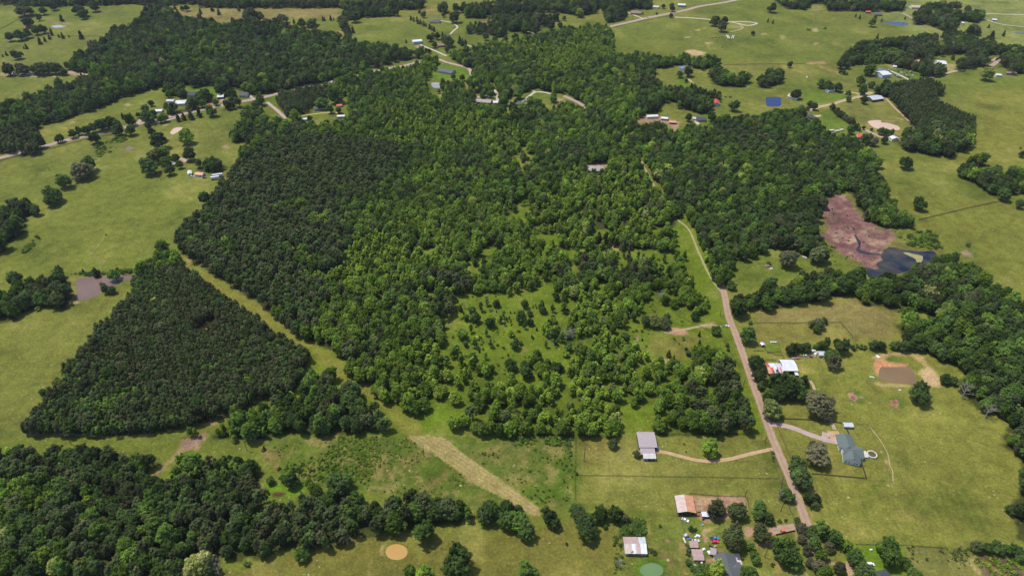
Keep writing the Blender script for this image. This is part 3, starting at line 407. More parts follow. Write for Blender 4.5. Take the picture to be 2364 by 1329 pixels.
 ('A840,710 880,705 910,720 870,725', (0.42, 0.3, 0.2), 2, 0.8), ('A830,740 860,738 855,748', (0.42, 0.3, 0.2), 2, 0.8), ('A490,830 520,828 520,840 495,842', (0.42, 0.3, 0.2), 2, 0.8), ('A425,870 455,868 450,880', (0.45, 0.3, 0.2), 2, 0.8), ('A305,895 330,893 330,905', (0.45, 0.3, 0.2), 2, 0.8), ('A1105,845 1150,843 1145,855 1110,856', (0.42, 0.34, 0.24), 2, 0.8), ('A1505,1000 1540,985 1565,1000 1530,1010', (0.40, 0.25, 0.17), 2.5, 0.8), ('A1360,940 1440,940 1500,950 1420,955', (0.20, 0.17, 0.09), 4, 0.5), ('A1230,1080 1265,1090 1260,1105 1225,1105', (0.45, 0.34, 0.26), 2, 0.8), ('A1280,1190 1400,1200 1420,1220 1320,1225', (0.28, 0.22, 0.14), 3, 0.7), ('A1390,700 1480,700 1460,715 1400,715', RED, 2, 0.9), ('A1480,690 1560,680 1560,695 1490,700', (0.42, 0.26, 0.18), 2, 0.9), ('A940,870 990,860 1000,880 900,880', LUSH, 3, 0.5), ('A640,990 860,920 850,960 800,1000 700,1010', (0.11, 0.15, 0.04), 4, 0.6), ('A300,120 350,120 480,155 490,170 380,190 340,180', (0.20, 0.18, 0.11), 4, 0.7), ('A0,490 140,500 60,520 0,515', (0.35, 0.25, 0.18), 3, 0.8), ('A460,485 600,500 590,512 470,505', (0.42, 0.3, 0.23), 3, 0.8), ('A1640,120 1660,160 1760,180 1700,180 1640,160', (0.38, 0.29, 0.2), 4, 0.8),
 ('B530,315 570,310 590,330 550,332', (0.42, 0.27, 0.2), 2, 0.9), ('B940,22 1000,15 1040,25 1000,40 950,35', (0.42, 0.24, 0.13), 4, 0.9), ('B600,65 650,65 650,75 600,75', (0.42, 0.2, 0.13), 3, 0.8), ('B0,215 40,218 30,230 0,230', (0.42, 0.26, 0.19), 3, 0.8), ('B500,70 600,80 700,90 720,150 560,140', (0.20, 0.19, 0.08), 5, 0.5), ('B1480,670 1540,675 1520,690 1480,690', (0.40, 0.27, 0.19), 2, 0.8), ('B1190,680 1230,690 1220,710 1190,710', (0.25, 0.2, 0.1), 2, 0.6), ('B870,570 890,580 885,640 870,640', (0.42, 0.32, 0.22), 2, 0.8), ('B680,600 700,610 710,650 690,650', (0.40, 0.32, 0.24), 2, 0.8), ('B930,655 1030,650 1060,665 950,665', (0.38, 0.3, 0.23), 2, 0.9), ('B1690,1125 1830,1110 1830,1140 1700,1140', (0.42, 0.32, 0.26), 2, 0.9),
 ('B2020,810 2110,790 2250,810 2330,830 2300,900 2260,890 2250,850 2150,830 2050,835', (0.40, 0.25, 0.18), 3, 0.85), ('B2363,890 2310,930 2340,945', (0.42, 0.3, 0.22), 2, 0.8), ('C20,410 60,380 100,410', FIELD, 3, 0.3),
 ('C60,345 110,338 185,355 190,372 140,380 70,372', (0.46, 0.34, 0.21), 2, 1.0), ('C190,293 240,290 245,300 200,303', (0.45, 0.33, 0.22), 2.5, 0.9), ('C245,283 270,282 268,289', (0.42, 0.32, 0.21), 2, 0.8), ('C120,203 160,200 160,210 125,211', (0.45, 0.33, 0.22), 2, 0.9), ('C160,195 195,190 190,198', (0.42, 0.32, 0.21), 2, 0.7), ('C50,253 85,252 82,263 52,263', (0.45, 0.33, 0.22), 2, 0.9), ('C70,212 95,211 92,218', (0.40, 0.31, 0.2), 2, 0.7), ('C185,247 210,247 205,253', (0.40, 0.31, 0.2), 2, 0.7), ('C228,242 248,242 245,249', (0.40, 0.31, 0.2), 2, 0.7), ('C578,228 605,227 602,237 580,237', (0.44, 0.33, 0.22), 2, 0.9), ('C690,240 720,238 725,265 695,268', (0.34, 0.28, 0.18), 3, 0.8), ('C930,293 970,290 965,305 935,307', (0.46, 0.32, 0.23), 2, 0.95), ('C560,270 585,270 580,278', (0.38, 0.3, 0.19), 2, 0.7), ('C1185,305 1210,305 1208,313', (0.38, 0.3, 0.19), 2, 0.7), ('C1260,288 1280,288 1278,296', (0.36, 0.3, 0.19), 2, 0.7),
 ('C1040,290 1100,290 1150,330 1080,330', (0.25, 0.225, 0.1), 5, 0.6), ('C880,430 1000,415 1010,430 960,440 900,440', (0.42, 0.24, 0.14), 2.5, 0.8), ('C960,440 1100,490 1120,510 1050,490 950,455', (0.40, 0.25, 0.15), 2.5, 0.8), ('C900,440 1100,420 1300,520 1500,540 1300,560 1050,520', (0.17, 0.17, 0.065), 8, 0.5), ('C1110,545 1190,550 1210,570 1140,565', (0.12, 0.11, 0.055), 2, 0.7), ('C740,190 900,220 780,300 740,350 750,300 820,240', (0.13, 0.15, 0.05), 5, 0.4),
 ('C400,410 740,430 1000,500 900,520 500,500 320,460', (0.18, 0.175, 0.065), 10, 0.6), ('C120,100 230,120 270,140 200,135', (0.3, 0.27, 0.15), 4, 0.5), ('C340,160 360,170 470,180 440,195 350,190', (0.32, 0.28, 0.16), 4, 0.6), ('C1280,820 1340,810 1420,820 1480,830 1520,860 1560,900 1500,920 1440,900 1300,860', (0.30, 0.25, 0.12), 3, 0.7), ('C1370,820 1450,815 1480,840 1420,835', (0.44, 0.32, 0.18), 2, 0.8), ('C1500,800 1530,810 1540,825 1510,820', (0.44, 0.34, 0.2), 1.5, 0.8), ('C1350,700 1420,700 1410,715 1360,712', (0.32, 0.27, 0.14), 2, 0.6), ('C1150,735 1185,730 1195,745 1155,755', (0.14, 0.105, 0.07), 2, 0.7), ('C930,785 975,785 960,810 935,805', (0.44, 0.33, 0.22), 2, 0.9), ('C470,830 500,825 505,850 480,855', (0.44, 0.32, 0.24), 2, 0.9), ('C105,815 130,815 140,845 120,845', (0.45, 0.38, 0.3), 1.5, 0.9), ('C560,665 600,650 720,650 730,740 640,745 590,735', (0.23, 0.205, 0.095), 4, 0.7), ('C1400,270 1780,230 1700,300', FIELD, 3, 0.1), ('C1600,400 1650,400 1650,430 1610,430', (0.40, 0.3, 0.2), 2, 0.7), ('C1740,435 1900,440 1890,480 1850,480 1740,460', (0.46, 0.38, 0.3), 3, 0.8), ('C1400,420 1440,430 1500,480 1460,480', (0.36, 0.3, 0.2), 2, 0.7), ('C900,45 980,40 1010,70 900,75', (0.30, 0.26, 0.16), 4, 0.7), ('C2060,930 2363,900 2363,960 2100,1000', (0.2, 0.2, 0.05), 8, 0.4),
 ('G1370,350 1410,345 1415,395 1380,420 1340,470 1240,480 1190,540 1140,560 1120,600 1045,655 1035,640 1080,590 1150,540 1210,470 1230,410 1310,385', (0.31, 0.205, 0.145), 2.2, 0.9, 2.5),
 # marsh
 ('F960,300 1000,150 1020,60 1130,0 1210,60 1230,130 1290,210 1480,290 1480,340 1560,370 1750,390 1790,430 1770,500 1560,600 1280,560 1200,490 1130,440 1020,370', (0.15, 0.135, 0.06), 6, 0.9), ('F1000,90 1040,50 1100,20 1180,60 1210,130 1260,170 1290,210 1380,250 1450,280 1480,330 1420,340 1390,430 1400,500 1380,540 1300,530 1250,490 1200,470 1130,430 1060,370 1010,330 970,300 1040,270 1000,200', MUD, 3.5, 1.0, 3),
 ('F1080,300 1160,320 1210,310 1220,340 1180,360 1110,350 1060,350 1000,310', (0.44, 0.31, 0.21), 2.5, 0.9, 3), ('F1270,360 1350,340 1460,335 1450,350 1300,370', (0.40, 0.26, 0.19), 2, 0.7, 2), ('F1330,450 1400,465 1370,490 1340,500 1380,540 1290,510 1310,490', (0.30, 0.20, 0.14), 2, 0.8, 2), ('F1010,300 1040,300 1080,390 1180,440 1120,430 1050,370', (0.32, 0.19, 0.14), 3, 0.6, 3), ('F1530,340 1680,280 1700,320 1640,370 1560,380', (0.11, 0.16, 0.04), 6, 0.7), ('F1860,380 1990,360 2040,420 2000,450 1880,420', (0.11, 0.16, 0.04), 4, 0.8), ('F1920,410 1960,398 2005,420 2000,445 1940,445', (0.31, 0.22, 0.18), 1.5, 0.9), ('F590,505 630,505 630,530 600,530', (0.36, 0.28, 0.24), 1.5, 0.9), ('F640,405 660,405 660,440 640,440', (0.30, 0.25, 0.18), 2, 0.8), ('F2120,590 2330,600 2330,700 2220,640', (0.23, 0.23, 0.1), 6, 0.5), ('F880,420 960,440 1040,480 960,480', (0.33, 0.25, 0.15), 3, 0.8),
 ('C870,1150 1060,1130 1150,1180 1150,1240 1060,1329 930,1329 880,1240', (0.17, 0.13, 0.075), 6, 0.9), ('C1350,345 1420,325 1500,330 1560,370 1500,400 1400,380', (0.11, 0.155, 0.05), 5, 0.9),
 ('F1040,120 1100,150 1160,240 1130,280 1060,200', (0.15, 0.075, 0.065), 3, 0.7, 4), ('F1200,200 1300,260 1380,300 1300,320 1200,260', (0.155, 0.08, 0.07), 3, 0.7, 4), ('F1250,370 1330,385 1390,400 1380,425 1290,410', (0.15, 0.078, 0.068), 2, 0.7, 3), ('F1110,370 1200,400 1230,440 1160,420', (0.16, 0.085, 0.075), 2, 0.7, 3), ('F1020,150 1080,170 1100,210 1040,220', (0.20, 0.21, 0.09), 2, 0.6, 3), ('F1110,20 1150,30 1140,50 1110,45', (0.40, 0.27, 0.2), 2, 0.8, 2), ('F1380,230 1430,260 1400,290 1340,260', (0.13, 0.16, 0.06), 3, 0.6, 3),
 # bog at the lower right, algae pond rim, pond rims
 ('I2020,1225 2060,1195 2160,1200 2290,1230 2363,1300 2363,1400 2150,1400', (0.115, 0.07, 0.06), 1.5, 0.9, 1), ('I2090,1220 2160,1240 2250,1250 2240,1290 2160,1290 2110,1260', (0.16, 0.2, 0.03), 1.5, 0.9, 2), ('I2010,1210 2040,1195 2030,1250 2100,1310 2080,1320 2020,1260', (0.36, 0.27, 0.18), 1, 0.8), ('H310,1130 330,1130 320,1190 340,1210 300,1205', (0.38, 0.29, 0.17), 1, 0.8), ('H235,1230 245,1230 225,1400 215,1400', (0.30, 0.24, 0.13), 0.8, 0.7), ('D590,905 620,905 620,925 590,925', (0.13, 0.1, 0.06), 1.5, 0.8), ('D485,910 530,915 530,930 490,930', (0.14, 0.12, 0.07), 1.5, 0.8), ('D1285,50 1300,50 1300,65 1285,65', (0.4, 0.33, 0.24), 1.5, 0.8), ('A1880,1190 1890,1190 1890,1200', FIELD, 2, 0.1),
 ('G1850,768 1900,755 1955,765 1940,785 1870,792', (0.11, 0.055, 0.05), 0.8, 1.0, 1), ('A835,1020 870,1003 925,1005 860,1028', (0.26, 0.2, 0.15), 2, 0.9), ('C925,195 955,193 960,218 925,220', (0.36, 0.32, 0.27), 2, 0.9), ('H1720,990 1900,960 1930,1160 1900,1200 1890,1000', (0.20, 0.18, 0.08), 3, 0.5),
]
# ---------------------------------------------------------------- woods outlines in the world
def both(s): return (WP(s, 0.8), WP(s, 6.0))
HOLE_W = [both(h) for h in CENTRAL_HOLES]; HOLE_ALLW = [both(h) for h in HOLES_ALL] + [(WP(CORRIDOR, 1.0), WP(CORRIDOR, 4.5))]
def in_wood(x, y, polys, holes, inset):
    ok = (polydist(x, y, polys[0]) > inset) & (polydist(x, y, polys[1]) > inset * 0.6)
    idx = np.nonzero(ok)[0]
    for h in holes:
        if not len(idx): break
        bad = np.zeros(len(idx), bool)
        for P in h:
            xs = [p.x for p in P]; ys = [p.y for p in P]
            c = (x[idx] > min(xs) - 3) & (x[idx] < max(xs) + 3) & (y[idx] > min(ys) - 3) & (y[idx] < max(ys) + 3)
            k = np.nonzero(c)[0]
            if len(k): bad[k] |= polydist(x[idx][k], y[idx][k], P) > -1.0
        ok[idx[bad]] = False; idx = idx[~bad]
    return ok
# ---------------------------------------------------------------- the ground: one sheet out to the horizon
NR, NC = 760, 760
ys = 120 * (1800 / 120) ** np.linspace(0, 1, NR)
u = np.linspace(-1, 1, NC)
ROW = np.concatenate([[-9000, -3000, -600, 0, 60], ys, [2100, 3200, 9000]])
UU = np.concatenate([[-1], u, [1]]); 
gx = np.zeros((len(ROW), len(UU))); gy = np.repeat(ROW[:, None], len(UU), 1)
half = 0.86 * np.clip(ROW, 60, 2100) + 130
gx[:, 1:-1] = half[:, None] * u[None, :]; gx[:, 0] = -12000; gx[:, -1] = 12000
X, Y = gx.ravel(), gy.ravel()
# broad natural variation of the pastures
n1 = fbm(X, Y, 3, 160, 4); n2 = fbm(X, Y, 21, 38, 4, 0.6); n3 = fbm(X, Y, 40, 7, 3, 0.7)
def mixc(C, col, w): return C * (1 - w[:, None]) + np.array(col)[None, :] * w[:, None]
sst = lambda v, a, b: (lambda t: t * t * (3 - 2 * t))(np.clip((v - a) / (b - a), 0, 1))
C = np.tile(np.array(FIELD), (len(X), 1))
C = mixc(C, (0.175, 0.185, 0.06), sst(n1, 0.42, 0.62) * 0.8)
wx = (fbm(X, Y, 55, 30, 3) - .5) * 2; wy = (fbm(X, Y, 77, 30, 3) - .5) * 2
vx = (fbm(X, Y, 91, 5, 3, 0.7) - .5) * 2; vy = (fbm(X, Y, 97, 5, 3, 0.7) - .5) * 2
def paint_zone(C, P, col, soft, k, wander):
    xs = [p[0] for p in P]; yy = [p[1] for p in P]; m = soft + wander + 2
    c = np.nonzero((X > min(xs) - m) & (X < max(xs) + m) & (Y > min(yy) - m) & (Y < max(yy) + m))[0]
    if not len(c): return
    d = polydist(X[c] + wx[c] * wander + vx[c] * wander * .8, Y[c] + wy[c] * wander + vy[c] * wander * .8, P)
    w = sst(d, -soft, soft) * k
    C[c] = C[c] * (1 - w[:, None]) + np.array(col)[None, :] * w[:, None]
for z in ZONES:
    P = WP(z[0]); w = z[4] if len(z) > 4 else min(6.0, 1.5 + z[2])
    paint_zone(C, P, z[1], max(0.5, z[2]), z[3], w)
# the grass itself: patches of drier and greener growth
lum = 1 + (n2 - .5) * 0.75 + (n3 - .5) * 0.35
C = mixc(C, (0.25, 0.215, 0.115), sst(n2, 0.60, 0.80) * 0.35)
C = mixc(C, (0.095, 0.15, 0.03), sst(1 - n2, 0.60, 0.80) * 0.4)
C *= lum[:, None]
# brushy pasture left of the property line: strong dry/green mottling
P = WP('H0,370 1622,385 1618,830 1400,900 900,850 0,720 G2000,700 1790,520 1790,400')
c = np.nonzero(inpoly(X, Y, P))[0]; q = fbm(X[c], Y[c], 133, 9, 4, 0.75)
C[c] = mixc(C[c], (0.27, 0.225, 0.13), sst(q, 0.52, 0.68) * 0.7); C[c] = mixc(C[c], (0.07, 0.125, 0.022), sst(1 - q, 0.50, 0.68) * 0.6)
# the grass corridor through the woods, then the mown strip with its swaths
paint_zone(C, WP(CORRIDOR), (0.205, 0.205, 0.062), 2.0, 0.9, 1.5)
P = WP(MOWN); c = np.nonzero(polydist(X + vx * 1.2, Y + vy * 1.2, P) > 0)[0]
a, b = WP('H560,380 1340,890'); d = (b - a).normalized(); s = (X[c] - a.x) * -d.y + (Y[c] - a.y) * d.x
s = s + (fbm(X[c], Y[c], 61, 20, 2) - .5) * 4
st = 0.5 + 0.5 * np.sin(s * 2 * math.pi / 2.7); q = fbm(X[c], Y[c], 145, 6, 3, .7)
col = np.array((0.50, 0.38, 0.26))[None] * (.25 + st * q * 1.0)[:, None].clip(0, 1) + np.array((0.225, 0.20, 0.085))[None] * (1 - (.25 + st * q * 1.0).clip(0, 1))[:, None]
C[c] = C[c] * .12 + col * .88
P = WP('F1000,90 1040,50 1100,20 1180,60 1210,130 1290,210 1450,280 1480,330 1390,430 1380,540 1250,490 1130,430 1010,330 970,300 1000,200')
c = np.nonzero(inpoly(X, Y, P))[0]; q = fbm(X[c], Y[c], 171, 12, 4, 0.8); C[c] = mixc(C[c], (0.14, 0.070, 0.068), sst(q, .5, .64) * .75); C[c] = mixc(C[c], (0.40, 0.28, 0.20), sst(1 - q, .56, .7) * .6)
# mower and tractor lines, faint, each field its own direction
for s_, a_, w_ in (('I700,700 1480,640 2200,700 2200,1080 900,960', .15, 5.5), ('H1630,660 2363,660 2300,780 1990,900 1640,820', 1.2, 4.0), ('A1300,700 1700,720 1560,980 1320,1000', .5, 7.0), ('C1040,720 1420,670 1560,850 1250,820', .35, 6.0), ('M330,770 1180,700 1350,900 800,960', .35, 5.0), ('F540,910 1110,905 1170,1000 740,1030', .05, 4.5), ('C2050,620 2363,600 2363,880 2100,900', 1.0, 9.0)):
    P = WP(s_); c = np.nonzero(inpoly(X, Y, P))[0]; d = polydist(X[c], Y[c], P)
    t = X[c] * math.cos(a_) + Y[c] * math.sin(a_) + (fbm(X[c], Y[c], 191, 60, 2) - .5) * 22
    C[c] *= (1 + .075 * np.sin(t * 2 * math.pi / w_) * sst(d, 0, 12) * sst(fbm(X[c], Y[c], 207, 50, 2), .35, .6))[:, None]
# leaf litter under the woods (open grassy floor inside the property)
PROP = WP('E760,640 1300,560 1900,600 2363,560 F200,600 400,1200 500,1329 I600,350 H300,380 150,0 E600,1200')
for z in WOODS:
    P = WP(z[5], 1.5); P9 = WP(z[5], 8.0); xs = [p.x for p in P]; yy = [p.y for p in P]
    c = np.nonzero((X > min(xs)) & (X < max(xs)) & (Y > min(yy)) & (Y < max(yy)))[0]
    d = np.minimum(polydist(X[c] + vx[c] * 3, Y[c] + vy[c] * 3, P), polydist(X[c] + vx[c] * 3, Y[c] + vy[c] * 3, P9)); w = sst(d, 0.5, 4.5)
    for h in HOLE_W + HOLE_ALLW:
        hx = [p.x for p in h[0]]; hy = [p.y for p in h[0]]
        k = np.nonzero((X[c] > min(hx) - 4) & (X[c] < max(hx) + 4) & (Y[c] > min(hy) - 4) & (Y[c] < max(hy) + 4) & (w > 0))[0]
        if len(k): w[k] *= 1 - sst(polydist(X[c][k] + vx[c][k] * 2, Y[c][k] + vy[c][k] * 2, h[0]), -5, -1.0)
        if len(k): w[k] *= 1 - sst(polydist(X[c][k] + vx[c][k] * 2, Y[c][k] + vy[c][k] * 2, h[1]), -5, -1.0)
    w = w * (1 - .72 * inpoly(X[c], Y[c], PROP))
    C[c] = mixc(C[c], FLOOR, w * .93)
bare = sst(C[:, 0] / C[:, 1], 1.12, 1.5)[:, None]
C = np.clip(C * (np.array((0.635, 0.625, 0.345)) * (1 - bare) + np.array((0.655, 0.625, 0.60)) * bare), 0.005, 0.8)
idx = np.arange(len(X)).reshape(gx.shape)
F = np.stack([idx[:-1, :-1], idx[:-1, 1:], idx[1:, 1:], idx[1:, :-1]], -1).reshape(-1, 4)
m, nt, b = new_mat('pasture_ground'); b.inputs['Roughness'].default_value = 1.0; b.inputs['Specular IOR Level'].default_value = 0.1
at = nd(nt, 'ShaderNodeAttribute', attribute_name='soil'); tc = nd(nt, 'ShaderNodeTexCoord')
def gnoise(sc, det, rgh, lo, hi, a, bb):
    n = nd(nt, 'ShaderNodeTexNoise'); n.inputs['Scale'].default_value = sc; n.inputs['Detail'].default_value = det; n.inputs['Roughness'].default_value = rgh
    nt.links.new(tc.outputs['Object'], n.inputs[0]); r = nd(nt, 'ShaderNodeMapRange'); r.inputs['From Min'].default_value = lo; r.inputs['From Max'].default_value = hi
    r.inputs['To Min'].default_value = a; r.inputs['To Max'].default_value = bb; nt.links.new(n.outputs['Fac'], r.inputs['Value']); return n, r
na, ra = gnoise(0.55, 7, 0.9, 0.34, 0.66, 0.46, 1.50)
nb, rb = gnoise(0.12, 4, 0.7, 0.35, 0.65, 0.80, 1.18)
mu = nd(nt, 'ShaderNodeMath', operation='MULTIPLY'); nt.links.new(ra.outputs[0], mu.inputs[0]); nt.links.new(rb.outputs[0], mu.inputs[1])
vs = nd(nt, 'ShaderNodeVectorMath', operation='SCALE'); nt.links.new(at.outputs['Color'], vs.inputs[0]); nt.links.new(mu.outputs[0], vs.inputs['Scale'])
# pale seed-heads and bare specks
nc_, rc = gnoise(0.42, 2, 0.5, 0.66, 0.74, 0.0, 0.65)
nd_, rd = gnoise(0.045, 2, 0.5, 0.45, 0.62, 0.0, 1.0)
mm = nd(nt, 'ShaderNodeMath', operation='MULTIPLY'); nt.links.new(rc.outputs[0], mm.inputs[0]); nt.links.new(rd.outputs[0], mm.inputs[1])
mx = nd(nt, 'ShaderNodeMix', data_type='RGBA'); nt.links.new(mm.outputs[0], mx.inputs[0]); nt.links.new(vs.outputs[0], mx.inputs[6]); mx.inputs[7].default_value = (0.46, 0.40, 0.24, 1)
# green-dark tussocks
ne, re_ = gnoise(0.33, 3, 0.6, 0.60, 0.72, 0.0, 0.5)
vd = nd(nt, 'ShaderNodeMix', data_type='RGBA', blend_type='MULTIPLY'); nt.links.new(re_.outputs[0], vd.inputs[0]); nt.links.new(mx.outputs[2], vd.inputs[6]); vd.inputs[7].default_value = (0.55, 0.72, 0.5, 1)
nt.links.new(vd.outputs[2], b.inputs['Base Color'])
bp = nd(nt, 'ShaderNodeBump'); bp.inputs['Distance'].default_value = 0.14; bp.inputs['Strength'].default_value = 0.5; nt.links.new(na.outputs['Fac'], bp.inputs['Height']); nt.links.new(bp.outputs[0], b.inputs['Normal'])
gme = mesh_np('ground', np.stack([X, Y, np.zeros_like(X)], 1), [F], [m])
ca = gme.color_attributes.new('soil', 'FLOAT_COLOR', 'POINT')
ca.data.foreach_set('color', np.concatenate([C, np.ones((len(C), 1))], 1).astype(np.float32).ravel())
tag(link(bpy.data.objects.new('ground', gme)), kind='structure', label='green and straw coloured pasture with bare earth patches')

# ---------------------------------------------------------------- roads, tracks, drives (thin sheets on the ground)
def strip(name, s, width, mat, z=0.03, wob=0.0, label=None, parent=None, ends=None):
    P = smooth_open([Vector((p.x, p.y)) for p in WP(s)], 10) if len(s.split()) > 2 else [Vector((p.x, p.y)) for p in WP(s)]
    R = [P[0]]                                           # resample every few metres
    for p in P[1:]:
        n = max(1, int((p - R[-1]).length / 4)); q = R[-1].copy()
        for k in range(1, n + 1): R.append(q.lerp(p, k / n))
    V = []; ac = []; F = []; NW = 5
    for i, p in enumerate(R):
        d = (R[min(i + 1, len(R) - 1)] - R[max(i - 1, 0)]).normalized(); nrm = Vector((-d.y, d.x))
        w1 = width / 2 * (1 + wob * (random.random() - .5) * 2); w2 = width / 2 * (1 + wob * (random.random() - .5) * 2)
        for j in range(NW):
            t = j / (NW - 1); q = p + nrm * (-w1 + (w1 + w2) * t); V.append((q.x, q.y, z)); ac.append(t)
    for i in range(len(R) - 1):
        for j in range(NW - 1): k = i * NW + j; F.append((k, k + 1, k + NW + 1, k + NW))
    me = mesh_np(name, np.array(V), [np.array(F)[:, ::-1].copy()], [mat])
    a = me.attributes.new('across', 'FLOAT', 'POINT'); a.data.foreach_set('value', ac)
    o = link(bpy.data.objects.new(name, me)); tag(o, label, kind='structure')
    return o
strip('road', 'Z1664,655 1673,682 F350,860 400,985 455,1140 520,1329 I545,100 600,255 660,420 760,650 820,800 880,965 920,1080 990,1250 1060,1420', 6.0, M['dirt_road'], 0.04, 0.05, 'pinkish packed dirt road running down beside the property')
strip('path', 'Z1474,360 1500,410 1530,462 1556,500 1590,530 1612,580 1640,640 1664,672', 2.1, M['faint_track'], 0.035, 0.25, 'overgrown tan lane between the woods north of the dirt road')
strip('road', 'A-200,1115 0,1075 110,1048 200,1020 290,1000 450,958 600,925 760,890 920,850 1000,835 1170,795 1350,755 1480,725 1600,700 1720,680 1820,658 1900,638 2050,605 2200,572 B180,500 330,470 460,447 620,405', 8.5, M['asphalt'], 0.05, 0.02, 'faded pink highway on the left with grass verges')
strip('road', 'B1780,210 1860,182 2000,150 2100,125 2363,72 C150,45 380,5 560,-60', 9.0, M['asphalt'], 0.05, 0.02, 'faded pink highway crossing the top of the photo')
for s, w, mt, z, lb in [
 ('A1000,865 1060,840 1160,815 1260,780', 5, 'drive', .03, 'side lane forking off the highway by the pink dirt pad'), ('A925,860 945,835 968,805', 6, 'drive', .065, 'short pink gravel drive left of the roadside homes'), ('A1820,697 1880,745 1950,808', 5.5, 'drive', .03, 'straight pale drive beside the roadside pine stand'), ('A1690,640 1720,668 1735,680', 5, 'drive', .065, 'short concrete drive up to the grey roadside home'), ('A1500,675 1540,690 1560,700', 5, 'drive', .03, 'short drive to the white roofed roadside home'),
 ('A2050,792 2130,780 2230,768 2300,770', 3.5, 'tan_track', .03, 'tan track to the white trailer home'), ('A460,492 540,500 600,510', 6, 'asphalt', .03, 'pink track at the foot of the north-west wood'), ('A120,515 250,525 350,524 430,516', 3, 'faint_track', .03, 'pale farm track below the row of far left trees'), ('A1222,1078 1255,1088 1262,1100 1240,1106', 4.5, 'drive', .03, 'curved dirt drive by the old farmhouse'),
 ('B560,305 620,330 680,355 742,383', 5, 'gravel', .03, 'pale lane past the blue grey metal barn'), ('B690,405 740,425 830,448 890,468 908,500 905,525', 6, 'drive', .03, 'pink gravel lane curving past the dark roofed house'), ('B700,142 760,152 800,170 815,187 790,210 765,235', 4.5, 'gravel', .03, 'curving pale drive of the grey hip roofed house'), ('B855,300 900,315 940,332', 4, 'gravel', .03, 'short pale drive below the scattered trees'), ('B1040,570 1055,600 1085,640 1090,670 1082,700', 5.5, 'gravel', .03, 'pale driveway loop of the lilac roofed house'), ('B950,662 1000,658 1060,668 1085,665', 4.5, 'drive', .055, 'drive in front of the lilac roofed house'),
 ('B1262,695 1300,660 1345,630 1400,630 1450,640', 5.5, 'gravel', .03, 'pale driveway of the small grey house in the central clearing'), ('B1310,608 1345,628', 4, 'gravel', .055, 'short pale spur in the central clearing'), ('B1540,655 1600,680 1640,700 1680,725 1705,748', 7, 'asphalt', .03, 'pink road curving through the central wood'), ('B1880,780 1910,830 1930,870', 5, 'asphalt', .03, 'pink lane leading to the wood homes'), ('B1290,215 1330,228 1370,242', 4, 'gravel', .03, 'short pale track among the scattered far trees'), ('B1980,88 2030,108 2085,130', 5, 'gravel', .06, 'drive of the dark red house near the top highway'),
 ('C-20,118 100,124 230,135 300,142', 7, 'gravel', .03, 'white gravel ranch road at the upper right'), ('C340,148 410,160 480,175 540,162 500,152 420,148 360,150', 6, 'gravel', .045, 'white gravel turning loop of the ranch road'), ('C410,162 440,180 435,200 360,218', 4, 'faint_track', .03, 'faint track off the white turning loop'),
 ('C890,757 960,730 1040,715 1120,690 1250,655 1330,630', 7.5, 'tan_track', .045, 'tan dirt road past the long grey barn'), ('C1130,632 1200,632 1230,640 1255,655', 5, 'tan_track', .03, 'tan drive of the white mobile home'), ('C1445,480 1500,505 1560,535 1610,560', 5.5, 'gravel', .03, 'white drive beside the yard of parked cars'), ('C1610,560 1680,540 1740,525 1800,512 1870,490 1950,480', 6, 'tan_track', .045, 'dirt lane under the hilltop homes'), ('C1418,665 1480,735 1540,790 1620,868', 3.2, 'red_track', .03, 'orange firebreak along the square pine plantation'),
 ('C1535,90 1570,108 1605,128', 6, 'asphalt', .03, 'pink lane below the tan roofed far house'), ('C2090,92 2200,97 2363,101 2500,103', 5, 'gravel', .03, 'pale farm road at the upper right edge'), ('C2085,128 2150,150 2220,168 2363,183 2500,190', 4, 'gravel', .03, 'second pale farm road curving right past the white shed'), ('C2100,395 2150,412 2190,395 2175,425 2140,450', 8, 'asphalt', .03, 'pink turning circle in the hilltop wood'), ('C1250,870 1300,895 1360,920 1400,935 1470,935', 5.5, 'drive', .03, 'pink drive to the red roofed homestead'), ('C75,540 100,565 118,600', 4, 'tan_track', .03, 'tan track below the blue roofed house'), ('C120,820 145,850', 6, 'gravel', .03, 'concrete apron of the dark roofed house'), ('C185,880 230,872', 4, 'gravel', .03, 'pale stub of lane in the trees'), ('C590,830 615,800', 4, 'drive', .03, 'pink lane gap in the wood'),
 ('B2310,1070 2330,1120 2345,1180', 5, 'dirt_road', .03, 'pink woodland lane right of the overgrown lane'), ('F70,100 90,125 110,30', 5, 'dirt_road', .03, 'pink woodland lane upper stretch'),
 ('O950,670 1250,700 1600,790 I60,522 120,537 220,546 350,532 480,500 600,472 650,462', 3.2, 'red_track', .03, 'curving orange dirt driveway of the long shed house'), ('K110,185 300,205 480,250 650,320 850,390 1000,435 1190,470', 4.8, 'drive', .055, 'curving grey pink gravel driveway of the green roofed house'), ('K1010,365 1100,365 1185,368', 11, 'red_track', .035, 'tan parking pad beside the green roofed house'), ('K900,350 960,370 1000,390', 8, 'drive', .045, 'gravel widening of the driveway'), ('I1045,262 1060,300 1072,330', 3, 'tan_track', .03, 'twin tan wheel tracks above the green roofed house'), ('I905,0 925,30 935,60', 2.5, 'tan_track', .03, 'tan wheel tracks right of the barn trees'),
 ('E2225,965 2300,955 2363,945 F100,935 200,915 300,925', 2.6, 'faint_track', .02, 'faint track to the white pickup'),  ('D720,300 640,410 600,440', .35, 'faint_track', .02, 'short faint cattle track in the left pasture'), ('K1620,220 1780,420 1900,640 1930,800 1975,900 1980,1080', 0.6, 'tan_track', .03, 'thin tan cattle trail right of the swimming pool'), ('Q130,670 300,630 480,610', 6.0, 'dirt_road', .03, 'pinkish dirt drive by the red tractor')]:
